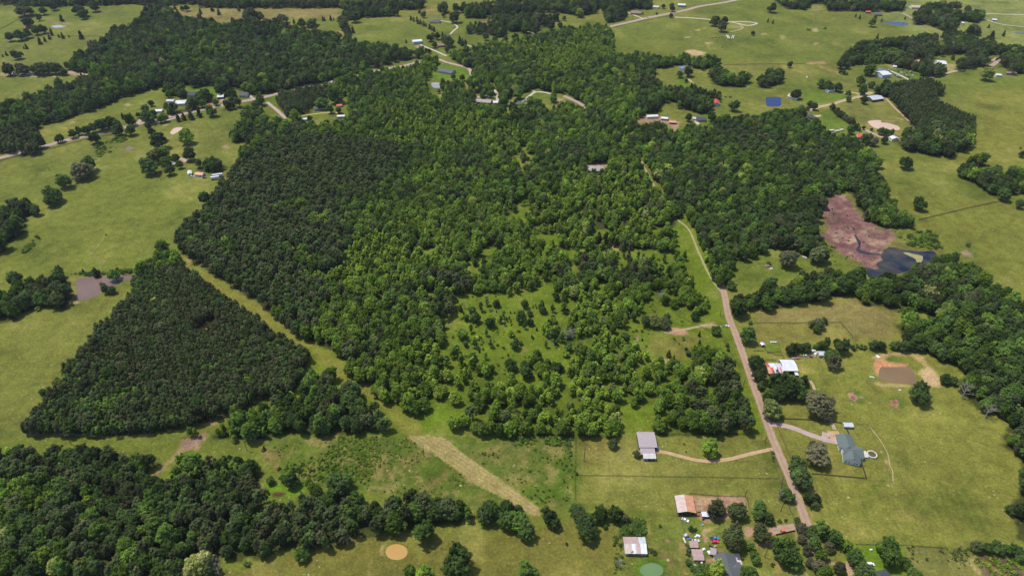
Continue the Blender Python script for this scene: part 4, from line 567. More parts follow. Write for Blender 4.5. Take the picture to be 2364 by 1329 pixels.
    strip('path' if ('track' in lb or 'trail' in lb or 'firebreak' in lb) else 'driveway' if 'drive' in lb else 'road' if 'road' in lb or 'highway' in lb else 'lane', s, w * (.72 if mt == 'gravel' else .9), M[mt], z, 0.12, lb)
# ---------------------------------------------------------------- ponds
def pond(s, mat, label, z=0.06, name='pond', smooth=True):
    P = [Vector((p.x, p.y)) for p in WP(s)]
    if smooth: P = smooth_closed(P, 6)
    me = bpy.data.meshes.new(name); me.from_pydata([(p.x, p.y, z) for p in P], [], [tuple(range(len(P)))]); me.materials.append(M[mat])
    bm = bmesh.new(); bm.from_mesh(me); bmesh.ops.triangulate(bm, faces=bm.faces)
    for f in bm.faces:
        if f.normal.z < 0: f.normal_flip()
    bm.to_mesh(me); bm.free()
    return tag(link(bpy.data.objects.new(name, me)), label, kind='structure')
def ring(s, rx, ry, n=14, rag=0.06):
    (x, y), = PP(s); k = TILES[s[0]][2]
    return 'Z' + ' '.join('%.1f,%.1f' % (x + rx / k * math.cos(t) * (1 + rag * (random.random() - .5)), y + ry / k * math.sin(t) * (1 + rag * (random.random() - .5))) for t in [2 * math.pi * i / n for i in range(n)])
for s, mt, lb in [
 ('D510,625 530,605 570,594 640,588 720,583 770,590 830,575 905,583 895,600 850,615 800,640 760,680 690,700 640,725 580,748 530,742 520,700 522,660', 'w_purple', 'purple brown stock pond beside the left pasture'),
 ('F1385,1205 1430,1202 1500,1202 1565,1202 1600,1222 1625,1270 1632,1310 1600,1320 1500,1312 1420,1306 1380,1290 1372,1250', 'w_brown', 'square muddy brown pond with an orange bank'),
 (ring('H400,1165', 75, 54, rag=.02), 'w_ochre', 'round ochre pond near the bottom edge'), ('C602,668 640,664 700,664 706,690 709,712 690,727 650,728 612,724 604,700', 'w_blue', 'square deep blue pond in the right pasture'),
 ('C1300,828 1350,820 1385,822 1390,835 1420,838 1480,852 1515,870 1510,886 1470,888 1400,882 1345,872 1312,850', 'w_tan', 'tan farm pond below the long grey barn'), ('C1380,152 1430,148 1490,150 1560,155 1576,168 1540,176 1480,170 1420,160', 'w_blue', 'narrow blue pond at the upper right'),
 ('F1268,522 1310,528 1345,538 1375,530 1355,505 1372,486 1400,472 1385,450 1400,420 1440,388 1500,392 1550,405 1610,412 1680,415 1735,410 1766,432 1762,462 1730,490 1680,505 1560,555 1430,575 1360,592 1305,590 1290,555', 'w_dark', 'dark marsh pond below the purple mud flat'),
 ('F1236,330 1250,355 1245,385 1255,405 1300,420 1380,430 1390,442 1300,436 1240,425 1218,400 1236,375 1225,345 1205,305 1215,300', 'w_dark', 'thin dark creek winding across the mud flat'), ('B638,568 665,563 692,568 702,585 690,600 655,600 640,585', 'w_grey', 'small grey pond below the dark roofed house'),
 ('A1160,908 1180,880 1210,870 1243,869 1245,880 1205,905 1180,917', 'w_tan', 'small pink tan pond beside the pale oak'), ('A850,1020 875,1006 920,1007 880,1026', 'w_purple', 'tiny brown pond in the left pasture'), ('A350,180 395,172 440,178 450,184 400,190 365,190', 'w_grey', 'shallow grey pond in the far left pasture'),
 (ring('J665,1245', 175, 108, rag=.05), 'w_green', 'algae green pond ringed by bright grass'), ('C2290,222 2363,226 2430,232 2420,240 2340,232', 'w_blue', 'sliver of blue pond at the right edge'), ('I2140,1250 2200,1240 2250,1280 2270,1320 2210,1340 2160,1300', 'w_brown', 'boggy brown pool at the lower right')]:
    pond(s, mt, lb, z=0.09 if 'creek' in lb else 0.06)
pond('F1540,425 1575,422 1605,432 1650,440 1672,450 1668,480 1650,492 1632,488 1620,465 1580,445', 'faint_track', 'low muddy islet in the dark marsh pond', z=0.12, name='islet')
# ---------------------------------------------------------------- tree forms
ICO = None
def ico():
    global ICO
    if ICO is None:
        bm = bmesh.new(); bmesh.ops.create_icosphere(bm, subdivisions=1, radius=1)
        ICO = (np.array([v.co for v in bm.verts]), np.array([[v.index for v in f.verts] for f in bm.faces])); bm.free()
    return ICO
def crown_mesh(name, clumps, nleaf, lsize, rng, core=0.8, flat=1.0, up=0.35, mat=None):
    """clumps: rows (x, y, z, r, value). Leaf sprays on the shell of every clump over a lumpy inner mass."""
    iv, jf = ico(); V = []; T = []; Q = []; A = []; n = 0
    ctr = np.array([0, 0, clumps[:, 2].mean()])
    for cx, cy, cz, r, val in clumps:
        if core > 0:
            v = iv * (r * core) * (1 + (rng.random((len(iv), 1)) - .5) * .35) * np.array([1, 1, flat]) + (cx, cy, cz)
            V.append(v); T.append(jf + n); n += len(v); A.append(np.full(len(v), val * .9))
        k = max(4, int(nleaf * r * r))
        d = rng.normal(size=(k, 3)); d[:, 2] += up; d /= np.linalg.norm(d, axis=1)[:, None]
        out = np.array([cx, cy, cz]) - ctr; out = out / (np.linalg.norm(out) + 1e-6)
        d2 = d + out * .5; d2 /= np.linalg.norm(d2, axis=1)[:, None]
        p = np.array([cx, cy, cz]) + d2 * (r * (0.78 + .42 * rng.random((k, 1)))) * np.array([1, 1, flat])
        nn = d2 + rng.normal(size=(k, 3)) * .42 + np.array([0, 0, .25]); nn /= np.linalg.norm(nn, axis=1)[:, None]
        t = np.cross(nn, rng.normal(size=(k, 3))); t /= np.linalg.norm(t, axis=1)[:, None] + 1e-9; bt = np.cross(nn, t)
        s = lsize * (0.6 + .8 * rng.random((k, 1))); s2 = s * (0.45 + .4 * rng.random((k, 1)))
        vv = np.stack([p - t * s, p - bt * s2 * (.6 + .6 * rng.random((k, 1))), p + t * s, p + bt * s2], 1).reshape(-1, 3)
        V.append(vv); Q.append(np.arange(4 * k).reshape(-1, 4) + n); n += 4 * k
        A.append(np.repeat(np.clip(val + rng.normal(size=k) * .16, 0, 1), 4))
    me = mesh_np(name, np.concatenate(V), ([np.concatenate(T)] if T else []) + [np.concatenate(Q)], [mat or M['leaf']])
    a = me.attributes.new('leafv', 'FLOAT', 'POINT')
    if len(a.data) == sum(len(x) for x in A): a.data.foreach_set('value', np.concatenate(A).astype(np.float32))
    return me
def trunk_mesh(name, h, r, limbs, rng, lean=0.4, mat=None, reach=3.2, zlo=.35, twig=0):
    b = MB(); top = Vector((rng.normal() * lean, rng.normal() * lean, h)); mid = Vector((top.x * .3, top.y * .3, h * .45))
    b.tube((0, 0, -.3), mid, r * 1.25, r * .8, 7); b.tube(mid, top, r * .8, r * .25, 6)
    for i in range(limbs):
        t = zlo + (0.95 - zlo) * (i + rng.random()) / limbs; p = mid.lerp(top, max(0, (t - .45) / .55)) if t > .45 else Vector((0, 0, 0)).lerp(mid, t / .45)
        a = i * 2.4 + rng.random(); L = reach * (0.6 + .6 * rng.random()) * (1.15 - t * .6)
        q = p + Vector((math.cos(a) * L, math.sin(a) * L, L * (.35 + .5 * rng.random()))); b.tube(p, q, r * .38 * (1.2 - t), r * .1, 5)
        for k in range(twig):
            s = p.lerp(q, .35 + .6 * rng.random()); a2 = a + rng.normal() * .9; l2 = L * .55 * rng.random() + .5
            s2 = s + Vector((math.cos(a2) * l2, math.sin(a2) * l2, l2 * (.2 + .8 * rng.random()))); b.tube(s, s2, r * .13, r * .04, 4)
            for k2 in range(3):
                s3 = s.lerp(s2, .5 + .5 * rng.random()); b.tube(s3, s3 + Vector(rng.normal(size=3)) * .7 + Vector((0, 0, .5)), r * .06, r * .02, 3)
    return b.mesh(name, mat or M['bark'])
def broad_form(i):
    """round-headed oak, about 10 m wide and 11 m tall"""
    r = np.random.default_rng(100 + i); cl = []
    lob = [(r.normal() * 1.3, r.normal() * 1.3, 6.9 + r.normal() * .8, 2.8 + r.random() * 1.2) for _ in range(4)] + [(math.cos(a) * 2.7, math.sin(a) * 2.7, 4.0 + r.random() * 2.0, 2.1 + r.random() * .9) for a in np.arange(6) * 1.0472 + r.random() * 6]
    for (x, y, z, R) in lob:
        v = .25 + .5 * r.random()
        for k in range(int(5.5 * R + 3)):
            d = r.normal(size=3); d[2] = abs(d[2]) - .45; d /= np.linalg.norm(d); q = 0.5 + .8 * r.random() ** 1.5
            cl.append((x + d[0] * R * (.62 + .42 * r.random()), y + d[1] * R * (.62 + .42 * r.random()), z + d[2] * R * (.7 + .35 * r.random()), q, np.clip(v + r.normal() * .15, .02, .98)))
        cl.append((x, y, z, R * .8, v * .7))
    c = np.array(cl); w = max(np.ptp(c[:, 0]), np.ptp(c[:, 1])) + 1.6; c[:, :2] *= 10.0 / w; c[:, 3] *= min(1, 10.0 / w) * 1.02
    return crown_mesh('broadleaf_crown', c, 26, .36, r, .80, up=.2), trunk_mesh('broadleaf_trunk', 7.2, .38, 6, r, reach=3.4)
def pine_form(i):
    """plantation pine: narrow, open topped, 5 m wide and 14 m tall"""
    r = np.random.default_rng(200 + i); cl = []; L = 6
    for k in range(L):
        z = 8.0 + k * 1.05; R = 2.0 * math.sqrt(max(0, 1 - (k / 6.2) ** 2)) * (0.8 + .3 * r.random()); m = max(3, 7 - k)
        for j in range(m):
            a = 2 * math.pi * (j + r.random() * .5) / m; cl.append((math.cos(a) * R, math.sin(a) * R, z + r.normal() * .3 - R * .15, .62 + .35 * r.random(), np.clip(.5 + r.normal() * .22, 0, 1)))
        cl.append((0, 0, z, .8, .35))
    cl.append((r.normal() * .3, r.normal() * .3, 13.9, .75, .8))
    c = np.array(cl); w = max(np.ptp(c[:, 0]), np.ptp(c[:, 1])) + 1.4; c[:, :2] *= 5.0 / w
    return crown_mesh('pine_crown', c, 34, .30, r, .6, up=.5), trunk_mesh('pine_trunk', 13.4, .19, 5, r, .2, reach=1.4, zlo=.55)
def slender_form(i):
    """young sweetgum / poplar shape: 4.5 m wide, 11 m tall"""
    r = np.random.default_rng(300 + i); cl = []
    for k in range(26):
        t = r.random() ** .8; z = 2.6 + 7.6 * t; R = (2.0 * (1 - t) ** .6 + .25) * (.55 + .5 * r.random()); a = r.random() * 6.28
        cl.append((math.cos(a) * R, math.sin(a) * R, z, .6 + .45 * r.random() * (1.2 - t), np.clip(.35 + .4 * t + r.normal() * .15, 0, 1)))
    for k in range(6): cl.append((0, 0, 3.2 + k * 1.35, 1.15 - .13 * k, .4))
    c = np.array(cl); w = max(np.ptp(c[:, 0]), np.ptp(c[:, 1])) + 1.4; c[:, :2] *= 4.5 / w
    return crown_mesh('slender_crown', c, 30, .33, r, .74), trunk_mesh('slender_trunk', 9, .17, 5, r, .25, reach=1.4)
def cedar_form(i):
    """dense cone: 5 m wide, 8 m tall"""
    r = np.random.default_rng(400 + i); cl = []
    for k in range(34):
        t = r.random() ** 1.2; z = .9 + 6.6 * t; R = 2.1 * (1 - t) ** .85 * (.75 + .35 * r.random()) + .1; a = r.random() * 6.28
        cl.append((math.cos(a) * R, math.sin(a) * R, z, .5 + .4 * r.random() * (1.3 - t), np.clip(.45 + r.normal() * .2, 0, 1)))
    for k in range(6): cl.append((0, 0, 1.3 + k * 1.1, 1.7 - .26 * k, .3))
    c = np.array(cl); w = max(np.ptp(c[:, 0]), np.ptp(c[:, 1])) + 1.2; c[:, :2] *= 5.0 / w
    return crown_mesh('cedar_crown', c, 34, .28, r, .85), trunk_mesh('cedar_trunk', 5.5, .17, 3, r, .1, reach=.8)
def shrub_form(i):
    """ragged bush: 3 m wide, 2.2 m tall"""
    r = np.random.default_rng(500 + i); c = np.array([(r.normal() * .6, r.normal() * .6, .5 + r.random() * 1.0, .35 + .35 * r.random(), np.clip(.5 + r.normal() * .2, 0, 1)) for _ in range(12)])
    return crown_mesh('shrub_crown', c, 60, .2, r, .8), trunk_mesh('shrub_stem', 1.1, .06, 4, r, .1, reach=.6)
def bare_form(i):
    """leafless tree: 8 m wide 9 m tall"""
    r = np.random.default_rng(600 + i)
    return None, trunk_mesh('bare_trunk', 8.2, .30, 11, r, .5, mat=M['dead_wood'], reach=3.6, zlo=.25, twig=6)
FORM = {'broad': ([broad_form(i) for i in range(10)], 10.0, 11.0, 0.62, 'broadleaf_tree', 'broadleaf tree'),
        'pine': ([pine_form(i) for i in range(7)], 5.0, 14.6, 0.75, 'pine_tree', 'pine tree'),
        'slender': ([slender_form(i) for i in range(6)], 4.5, 11.2, 0.6, 'slender_tree', 'slender tree'),
        'cedar': ([cedar_form(i) for i in range(4)], 5.0, 8.2, 0.45, 'cedar_tree', 'cedar tree'),
        'shrub': ([shrub_form(i) for i in range(4)], 3.0, 2.2, 0.5, 'shrub', 'shrub'),
        'bare': ([bare_form(i) for i in range(3)], 8.0, 9.5, 0.6, 'bare_tree', 'bare tree')}
def plant(kind, p, width, height, tint, rz, i, label=None, group=None):
    forms, w0, h0, _, nm, cat = FORM[kind]; cr, tk = forms[i % len(forms)]
    if label and 'forest tree' in label: nm, cat = 'forest_tree', 'forest tree'
    e = empty(nm, p, rz, label, cat, group); e.scale = (width / w0, width / w0, height / h0)
    t = bpy.data.objects.new('trunk', tk); link(t, e)
    if cr is not None:
        c = bpy.data.objects.new('crown', cr); c['tint'] = float(tint); link(c, e)
    return e
def on_screen(p, m=10):
    """inside the frame?"""
    zc = p[1] * CP + (CAM_H - p[2]) * SP
    if zc < 1: return False
    x = 1182 + FPX * p[0] / zc; y = 664.5 - FPX * (p[1] * SP - (CAM_H - p[2]) * CP) / zc
    return -m < x < 2364 + m and -m < y < 1329 + m
def pix(p):
    zc = p[1] * CP + (CAM_H - p[2]) * SP
    return 1182 + FPX * p[0] / zc, 664.5 - FPX * (p[1] * SP - (CAM_H - p[2]) * CP) / zc

# ---------------------------------------------------------------- single trees of fields, yards and hedges
# kind words: b broad, p pine, s slender, c cedar, h shrub, x bare ; entries x,y,width in the tile's pixels
LONE = [
 # tile A
 ('A', 'b.55 1265,925,105 1040,1055,110 1120,1035,70 1130,1105,80 1085,1045,80 b.22 1075,955,125 1030,890,55 1010,858,40 1012,1125,125 1190,1075,65 1220,1118,55 1145,1150,75 1285,1045,90 590,1108,112 b.0 550,1148,145 b.25 430,1222,105 355,1312,130 640,930,80 400,935,62'),
 ('A', 'b.2 490,905,60 530,890,55 580,880,62 625,868,60 680,840,95 735,825,105 785,835,70 795,880,80 880,880,72 b.35 885,810,80 c.1 835,792,28 b.25 1030,700,42 985,730,60 1000,790,95 945,780,40 1045,770,50 b.5 1118,795,62 1088,808,50 c.12 1212,803,36 1250,795,34 1295,782,46 1357,768,42 b.2 1435,748,78'),
 ('A', 'b.25 1300,690,60 1350,655,60 1385,640,95 1420,650,60 1500,610,75 1545,600,80 1570,630,80 1590,660,62 1470,690,50 1375,700,55 b.18 1770,678,70 1742,722,72 1680,775,95 1715,800,85 1762,780,92 b.75 2010,780,85 b.3 2250,735,60 2308,745,45 2110,810,40 2190,690,90 2290,650,110'),
 ('A', 'b.15 50,468,88 148,458,95 275,460,100 320,462,80 235,462,70 385,458,85 430,482,50 460,440,55 c.1 555,512,22 b.2 107,362,75 c.1 42,366,20 18,380,12 178,317,24 160,324,12 b.18 60,245,60 130,232,80 178,222,62 240,202,62 290,190,62 190,145,75 262,116,42 150,55,115 210,72,42 290,65,60 555,70,80 520,60,70 560,95,60 640,40,72 360,35,60 c.1 418,125,28 548,240,36 270,280,30 303,268,22 335,252,22 348,225,24 343,205,18 425,244,26 400,245,16 470,247,12 265,290,18'),
 ('A', 'b.15 1270,50,42 1240,55,28 b.08 1165,70,40 1140,60,40 c.08 1190,46,26 1207,74,22 1365,76,26 1445,57,28 1490,80,30 1625,58,24 b.12 1715,105,110 1680,100,80 1760,110,80 1700,75,80 1725,135,80 1925,115,78 1885,140,60 1855,160,60 1820,150,60 c.1 1957,166,28 2003,145,20 b.15 2055,152,62 2132,165,92 2335,135,75 2340,165,70 c.1 2200,126,22 2213,130,16 2253,124,22 2275,130,12 b.12 2185,226,24 2245,224,34 2350,212,26'),
 ('B', 'b.12 110,112,72 35,152,72 c.1 72,206,42 100,203,30 50,212,24 b.15 275,290,32 c.15 465,281,16 b.12 580,95,42 555,80,24 790,110,88 720,100,30 c.05 497,123,20 515,132,20 540,132,22 545,148,20 563,150,22 585,162,22 600,170,16 625,182,24 640,190,22 655,198,22 b.15 755,275,84 720,262,50 657,300,42 628,252,50 680,240,48 645,240,40 c.1 712,232,20 b.12 745,338,34 600,342,28 625,350,30 c.12 830,275,34 850,288,34 870,295,30 b.12 1070,270,50 1010,245,48 1145,262,36 1210,245,50 1350,200,50 1455,170,55 1520,175,45 1543,122,32 1497,125,26 2273,104,30 2220,40,30 2283,48,50 2175,92,16 2080,90,14'),
 ('B', 'b.4 785,522,36 848,524,46 b.35 720,585,50 780,580,62 835,585,52 690,620,30 b.3 1040,600,40 1035,635,50 990,630,50 985,650,36 1230,630,75 1210,690,30 1470,660,60 b.45 1200,1090,40 1265,1060,50 1298,1080,26 1290,1135,60 1220,1120,30 1260,1040,30 c.1 1262,1090,28'),
 # tile C
 ('C', 'b.12 643,46,68 x 945,105,36 c.12 618,140,16 652,150,16 b.12 517,221,32 250,142,58 270,125,46 300,155,50 325,130,46 305,178,64 c.1 1365,248,24 b.1 765,438,38 b.3 1328,150,52 b.12 1350,118,28 c.12 1245,116,20 1217,105,16 1553,122,14 1395,135,14 b.2 1255,545,72 1327,568,50 1268,608,62 1170,635,44 b.4 1172,668,44 b.12 1275,675,52 b.25 985,565,58 1035,575,72 1105,585,66 b.15 812,630,72 905,700,50 937,722,48 890,735,30 391,712,74'),
 ('C', 'b.35 1310,468,84 b.15 1122,430,62 1160,438,50 1155,380,40 b.3 1570,1100,92 b.55 2115,497,92 c.12 2145,240,42 2228,228,26 b.15 2030,185,80 2000,205,60 2055,210,50 b.18 1910,165,32 1890,175,24 b.12 1885,32,70 1915,35,62 1865,30,40 1985,55,44 1975,58,28 2350,1045,46 b.3 240,790,66 75,797,52 b.15 20,500,50 80,480,70 62,548,26 x 2350,230,20 965,180,26 925,185,20 h.3 900,200,26 1005,192,20 1125,490,46 1150,500,30 1105,492,20 c.1 2125,178,18'),
 ('C', 'b.1 1052,722,42 1072,738,42 1090,752,42 1108,768,44 1127,783,40 1146,797,40 1165,810,42 1185,822,44 1202,832,42 b.25 1188,878,62 1215,858,46 b.35 1240,872,34 1270,868,26 1325,880,24 b.3 1388,888,52 1430,895,50 1462,898,42 b.12 1412,950,52 1320,935,60 1340,960,60 1275,935,56 1300,965,46 b.4 1900,870,30 x 760,685,28'),
 ('C', 'b.12 1690,425,28 1725,430,30 1700,410,26 1780,470,30 1820,480,40 b.3 1880,390,30 1690,445,24 h.2 330,660,16 358,660,18 2340,1010,20'),
 # tile F and D and E
 ('F', 'b.25 1655,82,88 1650,60,60 2240,20,84 2340,85,62 b.02 755,455,130 b.3 880,330,110 b.25 955,430,125 910,395,80 b.35 370,640,64 b.3 425,780,140 b.3 480,978,118 920,900,62 975,895,80 950,935,60 1005,880,50 b.2 780,1070,84 830,1058,70 b.4 880,1065,66 940,1062,44 b.3 1005,1035,80 975,1055,50 b.2 1125,1045,108 1090,1030,60 b.3 1060,1112,102 b.15 1068,1168,100 b.2 1340,1045,72 1392,1052,70 1490,1045,70 1545,1050,80 1600,1045,80 1655,1050,80 b.22 540,1155,110 560,1240,112 b.25 700,1275,130 760,1300,110 655,1290,90 b.2 820,1300,84 870,1295,76 b.2 1830,1280,72 1890,1292,62 h.25 1200,1065,50 1240,1060,46 1270,1070,40 500,895,24 820,1130,18 620,492,34 1980,365,36 1780,850,20'),
 ('D', 'b.2 1395,42,90 b.25 1110,390,90 b.2 95,590,105 b.3 340,50,95 375,30,95 235,130,70 b.15 720,660,70 755,670,60 700,640,40 c.15 566,549,24 650,555,50 630,550,20 675,553,20 b.45 775,562,85 h.4 850,545,40 890,540,40 265,800,45 490,775,30 720,300,14 b.2 260,605,34 b.4 435,1210,40 445,1240,30'),
 ('E', 's.45 1012,740,40 b.2 1080,762,56 c.2 835,800,38 b.35 915,800,64 s.3 975,782,40 b.3 872,858,52 938,858,78 1037,890,76 b.7 1045,855,40 s.35 1130,835,36 s.3 1110,865,36 b.35 1276,768,62 b.25 1250,858,84 1310,832,42 1316,890,56 b.3 1400,808,56 s.3 1388,775,44 1465,795,34 b.3 1490,715,62 b.35 1548,730,50 s.35 1545,785,60 b.3 1440,905,52 s.45 1275,912,30 c.2 1357,942,18 s.35 1012,955,36 907,930,36 b.45 848,968,82 b.3 872,1038,46 s.45 930,1025,48 s.35 1040,1030,38 b.55 1180,968,48 b.2 1203,1035,78 b.7 1245,1035,34 c.2 1322,990,16 s.4 1420,1040,30 b.3 1485,1030,40 s.3 1530,985,56 s.3 1462,970,50 b.65 1552,1105,52 b.3 922,1130,62 s.5 1007,1118,32 c.2 965,1092,16 s.45 790,1090,60 810,1080,50 840,1145,60 b.25 1180,1180,90 1272,1180,62 1362,1120,62 1290,1230,95 b.4 1370,1190,80 b.3 1430,1170,60 1480,1200,70 1520,1200,60 s.3 740,1150,50 710,1145,40 660,1180,60'),
 ('E', 'c.1 1178,828,12 1205,828,12 1230,825,12 1082,820,12 1085,1050,12 1095,1050,12 1345,778,12 1355,795,12 1330,790,12 s.3 1140,900,20 1150,870,20 1180,890,18 1170,860,18 c.15 1160,1115,14 990,1075,14 x 860,770,46 1085,540,44 1180,240,60 515,955,66 1560,975,90 1600,960,70 1460,1030,30 770,1030,30 1810,900,60 2200,710,70 1920,1130,60'),
 ('E', 'b.85 2160,885,90 b.2 2105,880,80 2240,865,66 2235,905,70 b.25 1000,480,50 985,530,70 935,480,56 870,500,24 c.1 1895,350,46 1940,365,50 1850,385,56 1945,385,40 1830,320,60 1780,315,50 1990,370,50 c.15 1710,280,50 2075,1015,14 2258,1110,40 2290,1140,30 b.4 2310,1175,56 2200,1160,60 b.3 1725,1110,90 b.7 1725,1080,50 b.3 1570,1060,60 s.3 1910,430,26 1950,435,24 1985,420,30 2050,430,30 2085,445,30 2150,460,44 2225,450,34 2230,475,20 2305,440,30 2340,470,50 s.35 2155,540,50 2200,530,60 2260,540,50 1760,430,50 1640,380,50 1700,395,40'),
 ('F', 'b.45 262,950,64 280,930,36 c.15 150,977,24 150,1035,30 b.2 340,1050,28 345,1080,24 75,1100,46 60,1075,26 180,1072,28 s.4 12,470,40 50,430,40 b.25 120,850,60 h.3 500,905,30'),
 # tile G and H and I
 ('G', 'b.3 290,70,54 b.35 1840,672,62 1930,655,62 b.25 1985,675,112 b.55 2105,695,62 2130,720,70 2170,720,40 b.4 2050,1170,110 h.3 1680,1243,50 2000,600,44 2060,562,32 1790,470,28 1900,600,24 1960,590,20 2030,600,50 420,440,18 c.2 1800,455,24 b.95 1340,1240,170 1290,1280,120 1400,1200,110 b.95 160,700,90 x 1470,1260,110 340,850,90 380,950,90 640,975,100 270,1030,70 2340,1000,80 1140,1140,60 1290,900,60'),
 ('H', 'b.25 1875,422,74 b.15 2035,490,56 c.15 1630,628,20 b.22 1632,868,105 1690,945,140 1705,1025,130 1650,910,90 b.3 1790,905,112 b.2 1900,895,115 1945,920,84 b.4 1822,990,34 b.2 1450,915,125 1485,965,90 b.3 1150,860,130 1160,930,140 b.4 1225,940,150 b.25 1280,1020,130 1230,860,60 b.3 1000,885,90 b.3 810,1200,175 810,1250,190 b.4 488,1285,95 b.5 590,1300,130 b.35 1305,1300,160 b.3 580,1005,175 435,985,90 b.6 2000,1165,36 x 1925,1245,70 345,880,80 1000,910,110 60,1080,60 20,1000,60 b.25 1560,1105,16'),
 ('I', 'b.55 655,180,140 b.35 625,105,100 b.25 760,40,150 830,60,120 700,70,110 570,25,60 b.0 985,150,200 1000,200,130 b.0 965,490,165 940,450,110 b.25 1660,70,142 b.55 215,435,120 b.7 240,485,80 b.3 740,762,90 760,775,90 b.2 825,590,150 850,650,140 b.2 860,700,90 895,790,84 940,800,84 940,840,60 b.13 262,880,125 285,850,90 b.1 405,865,130 b.25 565,865,100 555,900,90 625,925,84 b.08 375,1040,155 385,1090,130 b.1 575,1030,128 b.3 495,1125,60 b.45 655,1070,32 b.4 528,1185,70 535,1215,64'),
 ('I', 'b.3 755,1165,185 790,1210,130 b.75 270,1285,130 b.35 500,1310,145 h.25 648,1248,32 b.2 818,945,48 b.03 852,1000,80 b.2 930,1020,100 b.35 1000,1010,125 b.28 1070,1055,120 b.25 945,1100,100 b.03 1040,1130,80 855,1070,66 885,1150,72 b.5 1165,1120,90 b.3 1210,1195,120 1250,1240,90 b.45 980,1180,90 b.03 910,1235,70 965,1255,100 b.5 1010,1300,110 b.02 1110,1270,84 b.3 1280,1310,150 b.35 1445,1130,140 1470,1190,150 1400,1130,90 b.4 1555,1220,66 1575,1260,66 1610,1300,80 1640,1335,90 b.2 75,1230,48 b.12 2045,1115,90 b.25 2120,1130,80 2185,1128,90 2265,1135,90 2330,1150,90 2345,1200,70 x 1970,60,110 2130,190,110 700,770,70'),
 ('I', 'h.2 655,522,22 650,488,22 656,545,18 45,427,16 57,480,14 80,1150,40 75,1180,30 120,1290,50 700,950,30 740,950,24 h.15 1700,1210,20 1600,1205,20 910,870,20 b.2 2290,870,80'),
 ('J', 'h.45 360,970,80 380,1010,60 h.2 790,590,50 1255,645,110 205,880,60 h.3 420,560,110 380,640,100 300,560,100 480,610,90 250,680,110 560,690,60 450,700,100 650,950,80 700,970,80 520,990,90 440,1000,80 1190,870,60 1190,960,60 1420,1200,100 1340,1290,100 1480,1180,90 1320,1220,80'),
]
# landmarks by which a single tree can be found
LANDMARKS = [('the small pink tan pond', 'A1200,893'), ('the old farmhouse in the left pasture', 'A1180,1103'), ('the white trailers', 'A1475,1195'), ('the white roadside home', 'A1225,690'), ('the grey roadside home', 'A1660,640'), ('the roadside pine stand', 'A2050,680'), ('the long grey house', 'A2190,725'),
 ('the small white shed at the far left', 'A105,497'), ('the small red barn at the upper left', 'A192,177'), ('the shallow grey pond at the upper left', 'A395,182'), ('the fork in the left highway', 'A980,850'), ('the tiny brown pond', 'A880,1015'), ('the brown pasture at the top', 'A1720,60'),
 ('the grey hip roofed house', 'B662,135'), ('the blue grey metal barn', 'B540,283'), ('the dark roofed house', 'B742,480'), ('the small grey pond', 'B668,583'), ('the lilac roofed house', 'B995,680'), ('the house hidden in the central wood', 'B1762,1142'), ('the dark red house by the highway', 'B2033,78'), ('the small forest glade', 'B1280,1070'), ('the pink road in the wood', 'B1640,690'),
 ('the white gravel loop', 'C470,163'), ('the round tan bare patch', 'C120,358'), ('the square blue pond', 'C655,695'), ('the rust roofed house beside the blue pond', 'C795,655'), ('the white mobile home', 'C1050,613'), ('the long grey barn', 'C1350,672'), ('the tan farm pond', 'C1410,855'), ('the red roofed homestead', 'C1270,920'), ('the white metal shop', 'C1408,500'), ('the tall white metal building', 'C1798,425'), ('the narrow blue pond', 'C1480,160'), ('the white shed at the upper right', 'C2160,130'), ('the blue roofed house', 'C38,460'), ('the square pine plantation', 'C1750,780'), ('the bright red roofed house', 'C265,690'), ('the dark roofed house in the wood', 'C150,805'), ('the tan roofed far house', 'C1620,38'),
 ('the purple mud flat', 'F1180,250'), ('the dark marsh pond', 'F1450,480'), ('the red and white barn', 'F665,1210'), ('the square brown pond', 'F1500,1255'), ('the white pickup', 'F330,927'), ('the livestock pen', 'F640,1070'), ('the fenced brown pasture', 'F1290,900'), ('the row of junk', 'F900,1120'), ('the lawn with the junk pile', 'F620,515'),
 ('the purple brown pond', 'D640,660'), ('the corridor head', 'D1240,470'), ('the oak row at the left edge', 'D120,250'), ('the left pasture', 'D700,250'),
 ('the big clearing', 'E1150,930'), ('the clearing upper left', 'E900,780'), ('the right of the big clearing', 'E1480,850'), ('the foot of the big clearing', 'E1050,1150'), ('the pink dirt patch', 'E2330,955'), ('the north glade of the property', 'E1850,410'), ('the small left glade', 'E940,500'), ('the strip of grass by the lane', 'F20,480'),
 ('the ochre pond', 'H400,1165'), ('the mown strip', 'H900,620'), ('the foot of the mown strip', 'H1340,890'), ('the long shed house', 'H2110,450'), ('the rust streaked square barn', 'H2030,1105'), ('the algae pond', 'H2150,1290'), ('the property line fence', 'H1620,600'),
 ('the big rusty barn', 'I60,830'), ('the green roofed house', 'I1180,430'), ('the swimming pool', 'I1325,498'), ('the two parked cars', 'I255,1085'), ('the grey L shaped house', 'I340,1230'), ('the dirt road', 'I800,850'), ('the red tractor', 'I718,1030'), ('the hay ring', 'I1190,115'), ('the white van', 'I1310,1252'), ('the bog', 'I2180,1270'), ('the curving gravel driveway', 'I850,320'), ('the overhead wires', 'I870,1100'),
 ('the bright green hollow', 'G1900,740'), ('the power line clearing', 'G900,430'), ('the south-west wood', 'G1300,1000'), ('the south-west corner of the wood', 'G300,900')]
LMP = [(n, PP(s)[0]) for n, s in LANDMARKS]
def tone_word(kind, t):
    if kind == 'x': return 'bare grey'
    if kind == 'p' or kind == 'c': return 'dark'
    if t < .06: return 'olive grey'
    return 'dark green' if t < .28 else 'green' if t < .45 else 'fresh green' if t < .68 else 'lime green' if t < .9 else 'pale olive'
